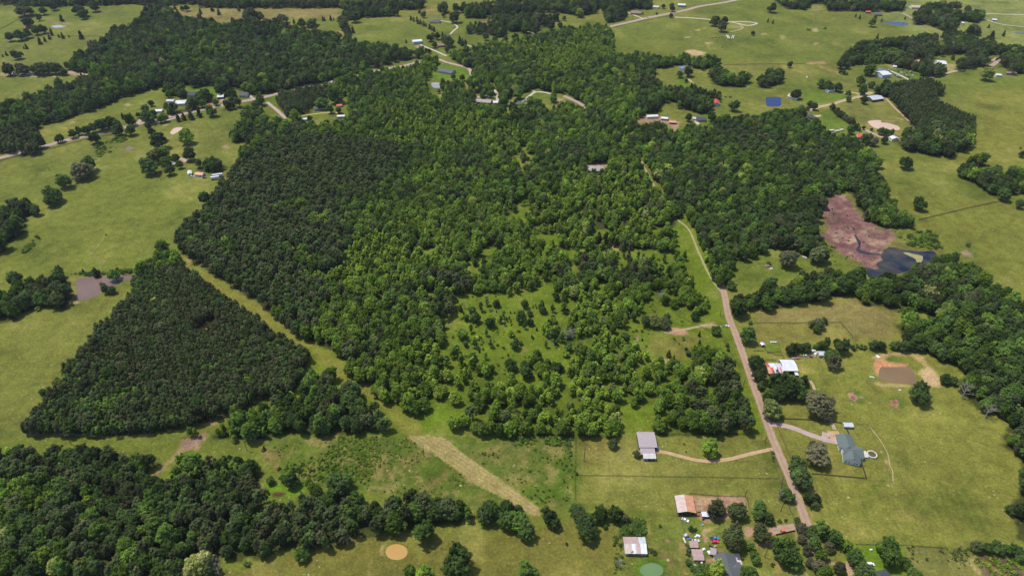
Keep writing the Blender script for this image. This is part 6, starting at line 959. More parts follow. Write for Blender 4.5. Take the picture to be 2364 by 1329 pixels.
for row in [
 # name | label | cat | ridge ends | width | wall h | rise | roof | wall | hip | windows
 ('barn', 'small open red roofed barn among the trees at the far upper left', 'barn', 'A162,180 224,170', 9, 3, 1.6, 'bright_red', 'dark_wall', 0, 0), ('shed', 'tiny white shed at the left end of the far oak row', 'shed', 'A90,494 118,492', 6, 2.4, 1, 'white_metal', 'white_wall', 0, 1),
 ('mobile_home', 'long grey mobile home under the far oak row, left edge', 'mobile home', 'A176,491 238,491', 7, 2.8, .9, 'grey_metal', 'grey_wall', 0, 4),
 ('shed', 'long pale roofed shed left of the white hip roofed home', 'shed', 'A1138,680 1186,680', 7, 2.8, .9, 'concrete', 'white_wall', 0, 2), ('house', 'white hip roofed house with bright roof beside the highway', 'house', 'A1192,688 1262,684', 13, 2.9, 2.0, 'white_metal', 'white_wall', 1, 4),
 ('carport', 'low white roofed carport among trees at the highway lane', 'carport', 'A1052,750 1106,748', 7, 2.6, .7, 'white_metal', 'white_wall', 0, 0), ('house', 'dark roofed house hidden behind trees above the white hip roofed home', 'house', 'A1285,630 1350,630', 13, 2.9, 2.2, 'shingle_dark', 'grey_wall', 0, 3),
 ('house', 'white metal roofed building with dark shade, above the highway hedge', 'house', 'A1482,650 1524,647', 10, 3.2, 1.2, 'white_metal', 'dark_wall', 0, 3), ('house', 'grey shingled white house with a porch above the highway', 'house', 'A1636,630 1688,630', 13, 3.2, 2.4, 'shingle_grey', 'white_wall', 0, 4),
 ('house', 'long grey roofed house right of the roadside pine stand', 'house', 'A2138,728 2238,712', 11, 2.9, 1.7, 'shingle_grey', 'grey_wall', 0, 5), ('shed', 'little red roofed shed right of the long grey house', 'shed', 'A2295,714 2330,710', 6, 2.4, 1, 'bright_red', 'tan_wall', 0, 1),
 ('mobile_home', 'white trailer home with grey end at the edge of the central wood', 'mobile home', 'A2300,788 2350,786', 5, 2.8, .6, 'white_metal', 'grey_wall', 0, 3), ('carport', 'small pale carport behind the bright tree below the drive', 'carport', 'A2062,808 2090,806', 5, 2.5, .6, 'white_metal', 'white_wall', 0, 0),
 ('farmhouse', 'old grey roofed farmhouse between pasture oaks on the left', 'farmhouse', 'A1163,1099 1200,1101', 9, 2.8, 1.8, 'shingle_lilac', 'tan_wall', 0, 2), ('shed', 'white and rust roofed shed under the big oak, left pasture', 'shed', 'A1022,1170 1056,1171', 4, 2.2, .7, 'rust_white', 'dark_wall', 0, 0),
 ('shed', 'tall white shed at the left of the trailers', 'shed', 'A1290,1160 1292,1180', 4, 3, .9, 'white_metal', 'white_wall', 0, 0), ('shed', 'rusty red shed with blue front beside the white trailers', 'shed', 'A1335,1176 1385,1180', 6, 2.6, 1, 'rust_metal', 'blue_wall', 0, 2),
 ('house', 'grey hip roofed house at the end of the curving far drive', 'house', 'B628,132 698,132', 15, 3, 3.0, 'shingle_grey', 'tan_wall', 1, 4), ('barn', 'blue grey metal barn with white front at the top', 'barn', 'B508,276 570,270', 11, 4.2, 1.2, 'white_metal', 'blue_wall', 0, 2),
 ('house', 'brown roofed house half hidden by a tree near the metal barn', 'house', 'B680,298 728,296', 11, 2.9, 2, 'shingle_brown', 'brick_wall', 0, 3), ('shed', 'tiny white shed above the brown roofed house', 'shed', 'B658,255 680,256', 5, 2.3, .8, 'white_metal', 'white_wall', 0, 0),
 ('house', 'long charcoal metal roofed house on a bright lawn', 'house', 'B700,466 788,482', 14, 3.1, 2.0, 'dark_metal', 'tan_wall', 0, 5), ('house', 'lilac roofed brick house in the central wood clearing', 'house', 'B942,674 1046,682', 11, 2.9, 2.2, 'shingle_lilac', 'brick_wall', 0, 5),
 ('garage', 'small blue grey garage right of the lilac roofed house', 'garage', 'B1060,690 1090,690', 7, 2.7, 1, 'white_metal', 'blue_wall', 0, 1), ('house', 'small grey roofed house left of the central lawn clearing', 'house', 'B1218,692 1264,696', 10, 2.8, 1.9, 'shingle_grey', 'grey_wall', 1, 3),
 ('house', 'grey lilac roofed house alone deep in the central wood', 'house', 'B1708,1134 1815,1138', 12, 2.9, 2.4, 'shingle_lilac', 'tan_wall', 1, 5), ('house', 'dark red brick house near the top highway', 'house', 'B2000,72 2068,76', 14, 3, 3, 'shingle_brown', 'brick_wall', 1, 4),
 ('house', 'long white house at the top edge left of the highway', 'house', 'B2146,38 2190,42', 11, 3, 1.4, 'concrete', 'white_wall', 0, 3), ('barn', 'white metal building where the highway meets the top edge', 'barn', 'C5,26 54,28', 12, 4, 1.3, 'white_metal', 'grey_wall', 0, 3),
 ('house', 'tan roofed house among the far trees at top centre', 'house', 'B1350,97 1400,96', 11, 3, 2, 'shingle_tan', 'tan_wall', 0, 3), ('house', 'pale roofed cottage right of the tan roofed far house', 'house', 'B1460,124 1492,122', 9, 3, 1.6, 'concrete', 'white_wall', 0, 2), ('shed', 'tiny red roofed shed among the far top centre trees', 'shed', 'B984,150 1010,148', 7, 2.5, 1, 'bright_red', 'tan_wall', 0, 0),
 ('house', 'small blue metal roofed white house right of the pine strip', 'house', 'C26,452 50,460', 9, 3, 1.4, 'blue_metal', 'white_wall', 0, 2), ('house', 'tan hip roofed brick house at the edge of the central wood', 'house', 'B2158,550 2208,552', 13, 2.9, 2.8, 'shingle_tan', 'brick_wall', 1, 3),
 ('mobile_home', 'long white mobile home in the wooded red dirt yard', 'mobile home', 'B2106,788 2180,784', 6, 2.8, .8, 'white_metal', 'white_wall', 0, 4), ('mobile_home', 'short white mobile home right of the long one in the red yard', 'mobile home', 'B2206,798 2250,802', 6, 2.8, .8, 'white_metal', 'grey_wall', 0, 2), ('shed', 'low brown roofed shed at the right of the red dirt yard', 'shed', 'B2262,826 2306,828', 6, 2.5, .7, 'rust_metal', 'dark_wall', 0, 0),
 ('barn', 'bright red roofed barn with pale blue wall by the pines', 'barn', 'C262,672 268,700', 9, 3.2, 2.0, 'bright_red', 'blue_wall', 0, 1), ('house', 'dark shingled house with pale garage in the right wood', 'house', 'C130,796 192,800', 11, 2.9, 1.9, 'shingle_dark', 'grey_wall', 0, 4), ('garage', 'small pale garage left of the dark shingled house', 'garage', 'C106,800 130,802', 6, 2.6, .8, 'grey_metal', 'white_wall', 0, 1),
 ('barn', 'rust streaked white roofed barn right of the square blue pond', 'barn', 'C762,638 826,652', 12, 3.2, 2.2, 'rust_white', 'white_wall', 0, 2), ('mobile_home', 'white mobile home under three round trees, right pasture', 'mobile home', 'C1020,612 1066,606', 7, 2.8, .9, 'white_metal', 'white_wall', 0, 3), ('shed', 'small pale shed attached right of the white mobile home', 'shed', 'C1066,604 1084,602', 5, 2.4, .7, 'concrete', 'dark_wall', 0, 0),
 ('barn', 'long open grey metal barn beside the square plantation', 'barn', 'C1312,664 1388,654', 14, 3.6, 1.5, 'grey_metal', 'dark_wall', 0, 3), ('house', 'small dark grey house at the wood edge below the tan road', 'house', 'C892,782 930,782', 11, 2.8, 2, 'shingle_dark', 'grey_wall', 1, 3),
 ('shop', 'white metal shop building with blue white walls on the hill', 'workshop', 'C1378,494 1436,488', 17, 5.0, 1.6, 'white_metal', 'blue_wall', 0, 2), ('house', 'wide grey green hip roofed house above the white shop', 'house', 'C1370,464 1434,466', 17, 2.9, 2.8, 'shingle_green', 'brick_wall', 1, 4), ('shop', 'tall white two storey metal building in the hilltop yard', 'workshop', 'C1770,416 1830,420', 17, 6.5, 1.6, 'white_metal', 'white_wall', 0, 3),
 ('shed', 'tan roofed hut in the hilltop trees', 'shed', 'C1620,412 1650,412', 8, 2.6, 1.2, 'shingle_tan', 'tan_wall', 0, 1), ('shed', 'small white shed above the yard of parked cars', 'shed', 'C1472,447 1494,449', 6, 2.5, .8, 'white_metal', 'white_wall', 0, 1), ('shed', 'small red roofed shed on the top edge tree belt', 'shed', 'C1286,74 1318,76', 9, 2.8, 1.2, 'bright_red', 'dark_wall', 0, 1),
 ('house', 'grey roofed house under the top edge tree belt', 'house', 'C1348,84 1394,86', 15, 3, 2.4, 'shingle_grey', 'brick_wall', 1, 3), ('house', 'long tan roofed house with white front at the top right', 'house', 'C1592,36 1654,38', 16, 3, 2.4, 'shingle_tan', 'white_wall', 0, 4), ('shed', 'small pale shed in front of the top right tree cluster', 'shed', 'C1642,80 1662,80', 9, 2.8, 1.2, 'shingle_tan', 'white_wall', 0, 1),
 ('house', 'tan roofed house at the right end of the top tree cluster', 'house', 'C1972,82 2010,82', 13, 3, 2, 'shingle_tan', 'tan_wall', 0, 3), ('shed', 'lonely white shed beside the curving pale farm road', 'shed', 'C2147,128 2176,130', 9, 2.8, 1, 'white_metal', 'grey_wall', 0, 1), ('mobile_home', 'white mobile home at the right edge under trees', 'mobile home', 'C2172,504 2208,506', 7, 2.8, .8, 'white_metal', 'white_wall', 0, 2), ('mobile_home', 'long brown mobile home near the right edge trees', 'mobile home', 'C2240,490 2310,494', 7, 2.8, .8, 'shingle_brown', 'brick_wall', 0, 4),
 ('house', 'tan roofed house in the hilltop wood behind the white building', 'house', 'C1890,314 1930,314', 13, 3, 2, 'shingle_tan', 'white_wall', 0, 3), ('shed', 'small white shed left of the tan roofed hilltop house', 'shed', 'C1838,318 1864,320', 8, 2.6, 1, 'white_metal', 'white_wall', 0, 0), ('shed', 'tiny white shed in the upper right cluster clearing', 'shed', 'C1940,150 1956,152', 8, 2.6, 1, 'white_metal', 'white_wall', 0, 0),
 ('house', 'red metal roofed homestead behind pines below the tan pond', 'house', 'C1232,912 1308,922', 12, 3, 2, 'bright_red', 'white_wall', 0, 4), ('barn', 'white metal barn standing end on right of the red homestead', 'barn', 'M1195,1200 1240,1235', 9, 3.4, 1.6, 'white_metal', 'white_wall', 0, 1),
 ('shed', 'small grey metal shed in the junk row below the hedge', 'shed', 'L990,350 1080,352', 4.5, 2.6, .8, 'grey_metal', 'grey_wall', 0, 1), ('shed', 'little white loafing shed at the livestock pen corner', 'shed', 'L125,198 148,228', 2.6, 2.2, .4, 'white_metal', 'dark_wall', 0, 0),
 ('shed', 'small silver shed at the fence above the green roofed house', 'shed', 'K1240,186 1370,190', 3.4, 2.3, .5, 'grey_metal', 'grey_wall', 0, 1), ('shed', 'little pale blue shed in the dirt yard by the barn', 'shed', 'J1408,414 1488,416', 2.8, 2.2, .3, 'white_metal', 'dark_wall', 0, 0),
 ('shed', 'brown roofed storage hut nearest the white sedan', 'shed', 'J1232,846 1338,848', 3.6, 2.4, .9, 'rust_pink', 'tan_wall', 0, 1), ('shed', 'brown roofed storage hut, middle of the stack of three huts', 'shed', 'J1266,966 1405,968', 3.6, 2.4, .9, 'rust_pink', 'white_wall', 0, 1), ('shed', 'brown roofed hut with pale blue wall, lowest of three huts', 'shed', 'J1285,1034 1422,1036', 3.4, 2.4, .8, 'rust_pink', 'blue_wall', 0, 2),
 ('shed', 'small cluttered lilac roofed hut left of the grey L shaped house', 'shed', 'J1535,945 1605,960', 4, 2.3, .8, 'shingle_lilac', 'dark_wall', 0, 0)]:
    nm, lb, cat, s, wd, h, rise, roof, wall, hip, nw = row
    house(nm, lb, cat, s, wd, h, rise, roof, wall, bool(hip), nwin=nw, chimney=(nm == 'house' and wd > 11 and not hip), door=nw > 1)
# the two houses below the mown pasture ------------------------------------------------
def striped_roof(e, L, W, h, rise, over, cols, name='roof'):
    """a roof re-covered in patches: each band of sheets a strip of its own metal along the ridge"""
    r = roof_gable(L, W, h, rise, over).build(name, M[cols[0][2]], e)
    for i, (t0, t1, mt, side) in enumerate(cols[1:]):
        x0 = -L / 2 - over + (L + 2 * over) * t0; x1 = -L / 2 - over + (L + 2 * over) * t1; hw = W / 2 + over; zo = h - rise * over / (W / 2); k = .018 + .004 * (i % 3)
        for sg in ((-1,) if side < 0 else (1,) if side > 0 else (-1, 1)):
            MB().add([(x0, 0, h + rise + .182 + k), (x1, 0, h + rise + .182 + k), (x1, sg * hw, zo + .14 + k), (x0, sg * hw, zo + .14 + k)], [(0, 1, 2, 3)]).build('roof_sheet', M[mt], r)
    return r
c, L, a = axis_frame('J1140,135 1188,368', 5.2); e = empty('barn', c, a, 'big barn with half white half rusty roof beside the dirt yard', 'barn')
W = 11; walls_gable(L, W, 3.4, 1.5).build('wall', M['dark_wall'], e); striped_roof(e, L, W, 3.4, 1.5, .4, [(0, 1, 'rust_metal', 0), (0, 1, 'rust_white', -1 if math.cos(a + math.pi / 2) > 0 else 1)])
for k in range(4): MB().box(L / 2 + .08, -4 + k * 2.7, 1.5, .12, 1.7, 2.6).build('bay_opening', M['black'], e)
c, L, a = axis_frame('J272,853 575,858', 4.2); e = empty('barn', c, a, 'square rust streaked barn beside the algae pond', 'barn')
walls_gable(L, 10.5, 2.8, 1.3).build('wall', M['grey_wall'], e); striped_roof(e, L, 10.5, 2.8, 1.3, .5, [(0, 1, 'rust_white', 0), (0, .68, 'rust_pink', 1), (.68, 1, 'grey_metal', 1), (.34, .5, 'white_metal', -1), (.55, .72, 'rust_pink', -1), (.72, 1, 'white_metal', -1)])
MB().box(-L / 4, -5.28, 1.2, 2.6, .06, 2.2).build('door', M['dark_wall'], e)
# red and white hay barn and the bright white one beside it
c, L, a = axis_frame('L270,500 372,625', 4.2); c, L, a = axis_frame('L205,575 445,575', 3.9); e = empty('barn', c, a, 'barn with patched red and silver roof right of the dirt road', 'barn')
walls_gable(L, 11.5, 2.8, 1.1).build('wall', M['dark_wall'], e); striped_roof(e, L, 11.5, 2.8, 1.1, .3, [(0, 1, 'red_metal', 0), (.22, .6, 'white_metal', 1), (.6, 1, 'grey_metal', 1), (.38, .58, 'white_metal', -1), (.64, .76, 'grey_metal', -1), (.84, .95, 'white_metal', -1), (0, .2, 'rust_metal', -1)])
c, L, a = axis_frame('L432,525 640,528', 5.0); e = empty('barn', c, a, 'bright white roofed metal barn right of the patched red one', 'barn')
walls_gable(L, 12.5, 3.8, 1.2).build('wall', M['dark_wall'], e); roof_gable(L, 12.5, 3.8, 1.2, .3).build('roof', M['white_metal'], e)
lean = MB().box(L * .36, -8.3, 2.6, L * .26, 3.6, .1).build('lean_to_roof', M['white_metal'], e)
for x in (.25, .47): MB().tube((L * x, -9.8, 0), (L * x, -9.8, 2.55), .08, .08, 5).build('post', M['wood'], lean)
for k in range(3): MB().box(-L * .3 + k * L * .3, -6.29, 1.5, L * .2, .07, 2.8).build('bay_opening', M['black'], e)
# long shed house: three roofs stepping down towards the viewer
e = empty('shed_house', G(*PP('O720,560')[0]), 0, 'long shed house of three grey roofs stepping down beside the dark tree', 'house'); o0 = e.location
for i, (s, wd, h, rise, mt, wl) in enumerate([('O440,300 962,300', 13.5, 4.2, .7, 'shingle_lilac', 'dark_wall'), ('O503,600 922,600', 8.0, 3.1, .55, 'shingle_lilac', 'brick_wall'), ('O592,757 950,757', 6.4, 2.7, .5, 'concrete', 'dark_wall')]):
    c, L, a = axis_frame(s, h + rise); sec = MB(); w = walls_gable(L, wd, h, rise); g = w.build('wall', M[wl], e); g.location = (c.x - o0.x, c.y - o0.y, 0); g.rotation_euler = (0, 0, a)
    r = roof_gable(L, wd, h, rise, .35).build('roof', M[mt], e); r.location = g.location; r.rotation_euler = g.rotation_euler
    if i == 2:
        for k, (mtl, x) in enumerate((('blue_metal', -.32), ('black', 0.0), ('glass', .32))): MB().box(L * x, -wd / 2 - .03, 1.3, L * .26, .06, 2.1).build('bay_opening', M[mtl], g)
        for x in (-.48, -.16, .17, .48): MB().box(L * x, -wd / 2 - .12, 1.4, .16, .16, 2.7).build('post', M['plastic_white'], g)
    if i == 0:
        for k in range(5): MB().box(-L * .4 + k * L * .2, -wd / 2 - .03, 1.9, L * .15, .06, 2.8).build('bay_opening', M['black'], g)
# green roofed house: north-south range, cross wing, gabled front wing, porch
o0 = G(*PP('K1340,560')[0]); e = empty('house', o0, 0, 'L shaped grey green roofed white house beside the round pool', 'house')
for i, (s, wd, h, rise, hp, nw) in enumerate([('K1252,335 1312,535', 11, 2.9, 2.3, False, 4), ('K1232,570 1518,582', 9.5, 2.9, 2.5, False, 4), ('K1368,600 1380,715', 10.5, 3.1, 3.0, False, 1)]):
    c, L, a = axis_frame(s, h + rise * .9); g = walls_gable(L, wd, h, rise).build('wall', M['white_wall'], e); g.location = (c.x - o0.x, c.y - o0.y, 0); g.rotation_euler = (0, 0, a)
    r = roof_gable(L, wd, h + i * .013, rise, .5).build('roof', M['shingle_green'], e); r.location = g.location; r.rotation_euler = g.rotation_euler
    if i < 2: openings(g, L, wd, h, nw, i == 0)
    else:
        sx = 1 if G(*PP('K1380,715')[0]).y - G(*PP('K1368,600')[0]).y < 0 else -1
        for y in (-3.6, -1.6, 1.8, 3.4):
            w = MB().box(L / 2 * sx + .04 * sx, y, 1.6, .05, 1.0, 1.3).build('window', M['plastic_white'], g); MB().box(L / 2 * sx + .08 * sx, y, 1.6, .03, .8, 1.1).build('pane', M['glass'], w)
for k in range(5):
    q = G(*PP('K%f,%f' % (1195 + k * 8, 360 + k * 28))[0]); MB().box(q.x - o0.x, q.y - o0.y, 1.3, .25, .25, 2.6).build('porch_post', M['plastic_white'], e)
# grey L shaped house at the bottom
o0 = G(*PP('J1800,1130')[0]); e = empty('house', o0, 0, 'grey shingled L shaped house at the bottom beside the parked cars', 'house')
for i, (s, wd, h, rise, nw) in enumerate([('J1735,990 1850,1340', 12.0, 2.9, 2.0, 4), ('J1800,1205 1985,1210', 9.0, 2.9, 1.7, 2)]):
    c, L, a = axis_frame(s, h + rise); g = walls_gable(L, wd, h, rise).build('wall', M['white_wall'], e); g.location = (c.x - o0.x, c.y - o0.y, 0); g.rotation_euler = (0, 0, a)
    r = roof_gable(L, wd, h + .012 * i, rise, .5).build('roof', M['shingle_grey'], e); r.location = g.location; r.rotation_euler = g.rotation_euler
    openings(g, L, wd, h, nw, i == 0); MB().tube((0, 1, h + .5), (0, 1, h + rise + .4), .12, .12, 6).build('vent', M['plastic_white'], r)
MB().box(0, 0, .12, 5.5, 7.5, .16).build('terrace', M['concrete'], e, loc=tuple(G(*PP('J1905,1080')[0]) - o0))
house('house', 'charcoal hip roofed house cut by the bottom edge beside the van', 'house', 'I1365,1290 1410,1345', 13, 2.9, 2.2, 'shingle_dark', 'white_wall', True, nwin=3)
# hip roof details: pale tarpaulin over the long grey house's end
tag(MB().box(0, 0, .9, 7, 5, 1.8).build('covered_stack', M['blue_wall'], loc=tuple(G(*PP('A2212,738')[0]))), 'pale blue covered stack beside the long grey house', 'covered stack')
# ---------------------------------------------------------------- pool
def rim(r0, r1, z0, z1, n=28):
    b = MB(); vs = []
    for i in range(n):
        t = 2 * math.pi * i / n; c_, s_ = math.cos(t), math.sin(t); vs += [(r1 * c_, r1 * s_, z0), (r1 * c_, r1 * s_, z1), (r0 * c_, r0 * s_, z1), (r0 * c_, r0 * s_, z0)]
    fs = []
    for i in range(n):
        a_, b_ = 4 * i, 4 * ((i + 1) % n); fs += [(a_, b_, b_ + 1, a_ + 1), (a_ + 1, b_ + 1, b_ + 2, a_ + 2), (a_ + 2, b_ + 2, b_ + 3, a_ + 3)]
    return b.add(vs, fs)
pc = G(*PP('K1664,640')[0], 1.2); pc.z = 0; e = empty('swimming_pool', pc, 0, 'round raised pool with white rim beside the green roofed house', 'swimming pool')
R = (G(*PP('K1738,640')[0], 1.2) - G(*PP('K1590,640')[0], 1.2)).length / 2
rim(R - .75, R, 0, 1.25).build('rim', M['concrete'], e); rim(0.001, R - .75, .9, 1.0).build('pool_water', M['w_pool'], e)
MB().box(-R - 3.0, 0, .6, 6.4, 5.6, 1.2).build('deck', M['concrete'], e)
tag(rim(1.1, 1.35, .02, .7).build('hay_ring', M['rust'], loc=tuple(G(*PP('L1500,1035')[0]))), 'rusty round hay ring on the left oval earth patch', 'hay feeder', 'hay feeders')
tag(rim(1.1, 1.35, .02, .7).build('hay_ring', M['rust'], loc=tuple(G(*PP('L2130,1108')[0]))), 'rusty round hay ring on the right earth patch below the pond', 'hay feeder', 'hay feeders')
# ---------------------------------------------------------------- vehicles
def car(kind, col, s, ang, label, group='parked vehicles', scale=1.0):
    c = G(*PP(s)[0]); e = empty({'car': 'parked_car', 'pickup': 'pickup_truck', 'van': 'van'}[kind], c, ang, label, {'car': 'car', 'pickup': 'pickup truck', 'van': 'van'}[kind], group); e.scale = (scale,) * 3
    me = CARS.get((kind, col))
    if me is None:
        lo = [(-2.3, .35), (2.3, .35), (2.35, .75), (2.2, .92), (1.1, 1.0), (-2.2, 1.0), (-2.35, .8)]
        cab = {'car': [(-1.9, 1.0), (.95, 1.0), (.35, 1.5), (-1.3, 1.5)], 'pickup': [(-.6, 1.0), (1.3, 1.0), (.75, 1.72), (-.5, 1.72)], 'van': [(-2.25, 1.0), (1.5, 1.0), (.95, 1.95), (-2.2, 1.98)]}[kind]
        k = 1.18 if kind != 'car' else 1.0; lo = [(x * k, z) for x, z in lo]; cab = [(x * k, z) for x, z in cab]
        body = MB().prism(lo, -.9, .9)
        if kind == 'pickup': body.box(-1.6 * k, .84, 1.1, 2.0 * k, .1, .25).box(-1.6 * k, -.84, 1.1, 2.0 * k, .1, .25)
        top = [(x * .93 - .02, z) for x, z in cab if z > 1.2]; rf = MB().prism([(top[0][0], top[0][1]), (top[1][0], top[1][1]), (top[1][0], top[1][1] + .06), (top[0][0], top[0][1] + .06)], -.72, .72)
        b = body.mesh('car_body', PAINT[col]); w = MB().prism(cab, -.76, .76).mesh('car_windows', M['glass']); r = rf.mesh('car_roof', PAINT[col])
        whl = MB().tube((0, -.12, 0), (0, .12, 0), .34, .34, 10).mesh('car_wheel', M['black']); me = CARS[(kind, col)] = (b, w, r, whl, k)
    b, w, r, whl, k = me
    link(bpy.data.objects.new('body', b), e); link(bpy.data.objects.new('windows', w), e); link(bpy.data.objects.new('roof', r), e)
    for x in (-1.45 * k, 1.45 * k):
        for y in (-.8, .8): o = bpy.data.objects.new('wheel', whl); o.location = (x, y, .34); link(o, e)
    if kind == 'pickup': MB().box(-1.65 * k, 0, 1.015, 1.8 * k, 1.5, .02).build('truck_bed', M['black'], e)
    return e
CARS = {}
for a_ in [('pickup', 'blue', 'J1585,785', .05, 'blue pickup with white cap parked above the red car'), ('car', 'red', 'J1590,832', .08, 'bright red car parked just below the blue pickup'), ('car', 'silver', 'J1310,818', -.03, 'silver white sedan beside the brown roofed huts'), ('car', 'white', 'J1155,515', -.5, 'white derelict car below the big rusty barn'), ('van', 'white', 'Q1572,1165', .0, 'white van beside the charcoal hip roofed house'), ('car', 'dark blue', 'Q1555,1222', -.15, 'dark blue car just below the white van'),
 ('pickup', 'white', 'F330,928', .05, 'white pickup beside the dirt road in the middle right'), ('car', 'silver', 'L795,412', -.4, 'pale car in the junk row below the hedge'), ('car', 'maroon', 'L850,418', -.3, 'maroon car right of the pale one in the junk row'), ('car', 'white', 'L930,388', 1.1, 'white car left of the grey junk row shed'), ('car', 'tan', 'L1085,432', .1, 'rusty tan car under the tree in the junk row'),
 ('car', 'white', 'N658,1216', .2, 'white car left of the white semi trailers'), ('car', 'black', 'N810,1232', .3, 'black car just below the white semi trailers'), ('car', 'red', 'N1635,198', .3, 'dark car travelling on the left highway'), ('car', 'white', 'B2113,123', .35, 'white car on the top highway'), ('pickup', 'silver', 'C305,14', .35, 'silver pickup on the top highway near the edge'), ('van', 'white', 'M1127,222', .0, 'white van between the shop and the grey green house'), ('van', 'white', 'B1275,693', .6, 'white van beside the small grey clearing house'), ('car', 'white', 'M1222,138', .2, 'white car beside the small hilltop shed'),
 ('car', 'red', 'K1180,375', .2, 'red car at the porch of the green roofed house'), ('car', 'silver', 'K1192,410', .2, 'silver car below the red one at the porch'), ('car', 'black', 'K1196,440', .2, 'black car nearest the gravel drive at the porch')]:
    if a_[2] == 'N1635,198': a_ = ('car', 'maroon') + a_[2:4] + ('dark maroon car travelling on the left highway',)
    car(*a_)
jc = ['black', 'silver', 'white', 'dark blue', 'maroon', 'tan', 'black', 'green']; jl = {}
for i, s in enumerate('1278,232 1300,245 1318,258 1216,285 1232,296 1246,306 1262,314 1278,322 1300,326 1146,270 1162,280 1362,280 1376,290 1390,298 1405,305 1420,312 1438,320 1470,305 1485,300 1540,272 1398,255 1455,240 1472,255 1340,205 1140,262'.split()):
    px_, py_ = PP('M' + s)[0]; cc = jc[(i * 5) % 8]
    where = 'in the upper corner of' if py_ < 172 else 'along the drive of' if px_ < 2082 else 'in the middle row of' if px_ < 2102 else 'at the right of'
    k_ = (cc, where); jl[k_] = jl.get(k_, 0) + 1
    lb = '%s car %s the hilltop car yard' % (cc, where) if jl[k_] == 1 else '%s car %s the hilltop car yard, %s one from left' % (cc, where, ('', '', 'second', 'third', 'fourth')[jl[k_]])
    car('car', cc, 'M' + s, .9 + (i % 3) * .15, lb, 'cars stored in the hilltop yard', 1.15)
# white semi trailers
for s, lb in (('N880,1218 985,1203', 'nearer white semi trailer below the thicket'), ('N900,1190 1028,1172', 'farther white semi trailer, longer and behind the first')):
    c, L, a = axis_frame(s, 3.8); e = empty('semi_trailer', c, a, lb, 'semi trailer', 'white semi trailers')
    MB().box(0, 0, 2.6, L, 2.6, 2.7).build('box', M['white_metal'], e); MB().box(0, 0, 1.15, L * .94, 1.2, .2).build('chassis', M['black'], e)
    for x in (-L * .4, -L * .3):
        for y in (-1, 1): MB().tube((x, y - .15, .5), (x, y + .15, .5), .5, .5, 10).build('wheel', M['black'], e)
c, L, a = axis_frame('L580,425 705,428', 1.2); e = empty('flatbed_trailer', c, a, 'grey flatbed trailer heaped with scrap, left of the junk row', 'trailer')
MB().box(0, 0, .8, L, 2.4, .25).build('deck', M['steel'], e); b = MB()
for k in range(9): b.box(random.uniform(-L / 2.3, L / 2.3), random.uniform(-.8, .8), 1.2, random.uniform(.6, 1.8), random.uniform(.4, 1), random.uniform(.4, .8), random.random() * 3)
b.build('scrap_load', M['rust'], e)
for y in (-1.1, 1.1): MB().tube((0, y - .12, .4), (0, y + .12, .4), .4, .4, 10).build('wheel', M['black'], e)
# red tractor
c = G(*PP('Q303,683')[0]); e = empty('tractor', c, .3, 'small bright red tractor on the dirt drive', 'tractor'); MB().box(.5, 0, 1.1, 1.7, .8, .8).build('hood', PAINT['orange red'], e); MB().box(-.6, 0, 1.3, 1.1, 1.1, 1.5).build('cab', PAINT['orange red'], e)
for x, r_ in ((-.8, .75), (1.1, .45)):
    for y in (-.75, .75): MB().tube((x, y - .2, r_), (x, y + .2, r_), r_, r_, 12).build('wheel', M['black'], e)
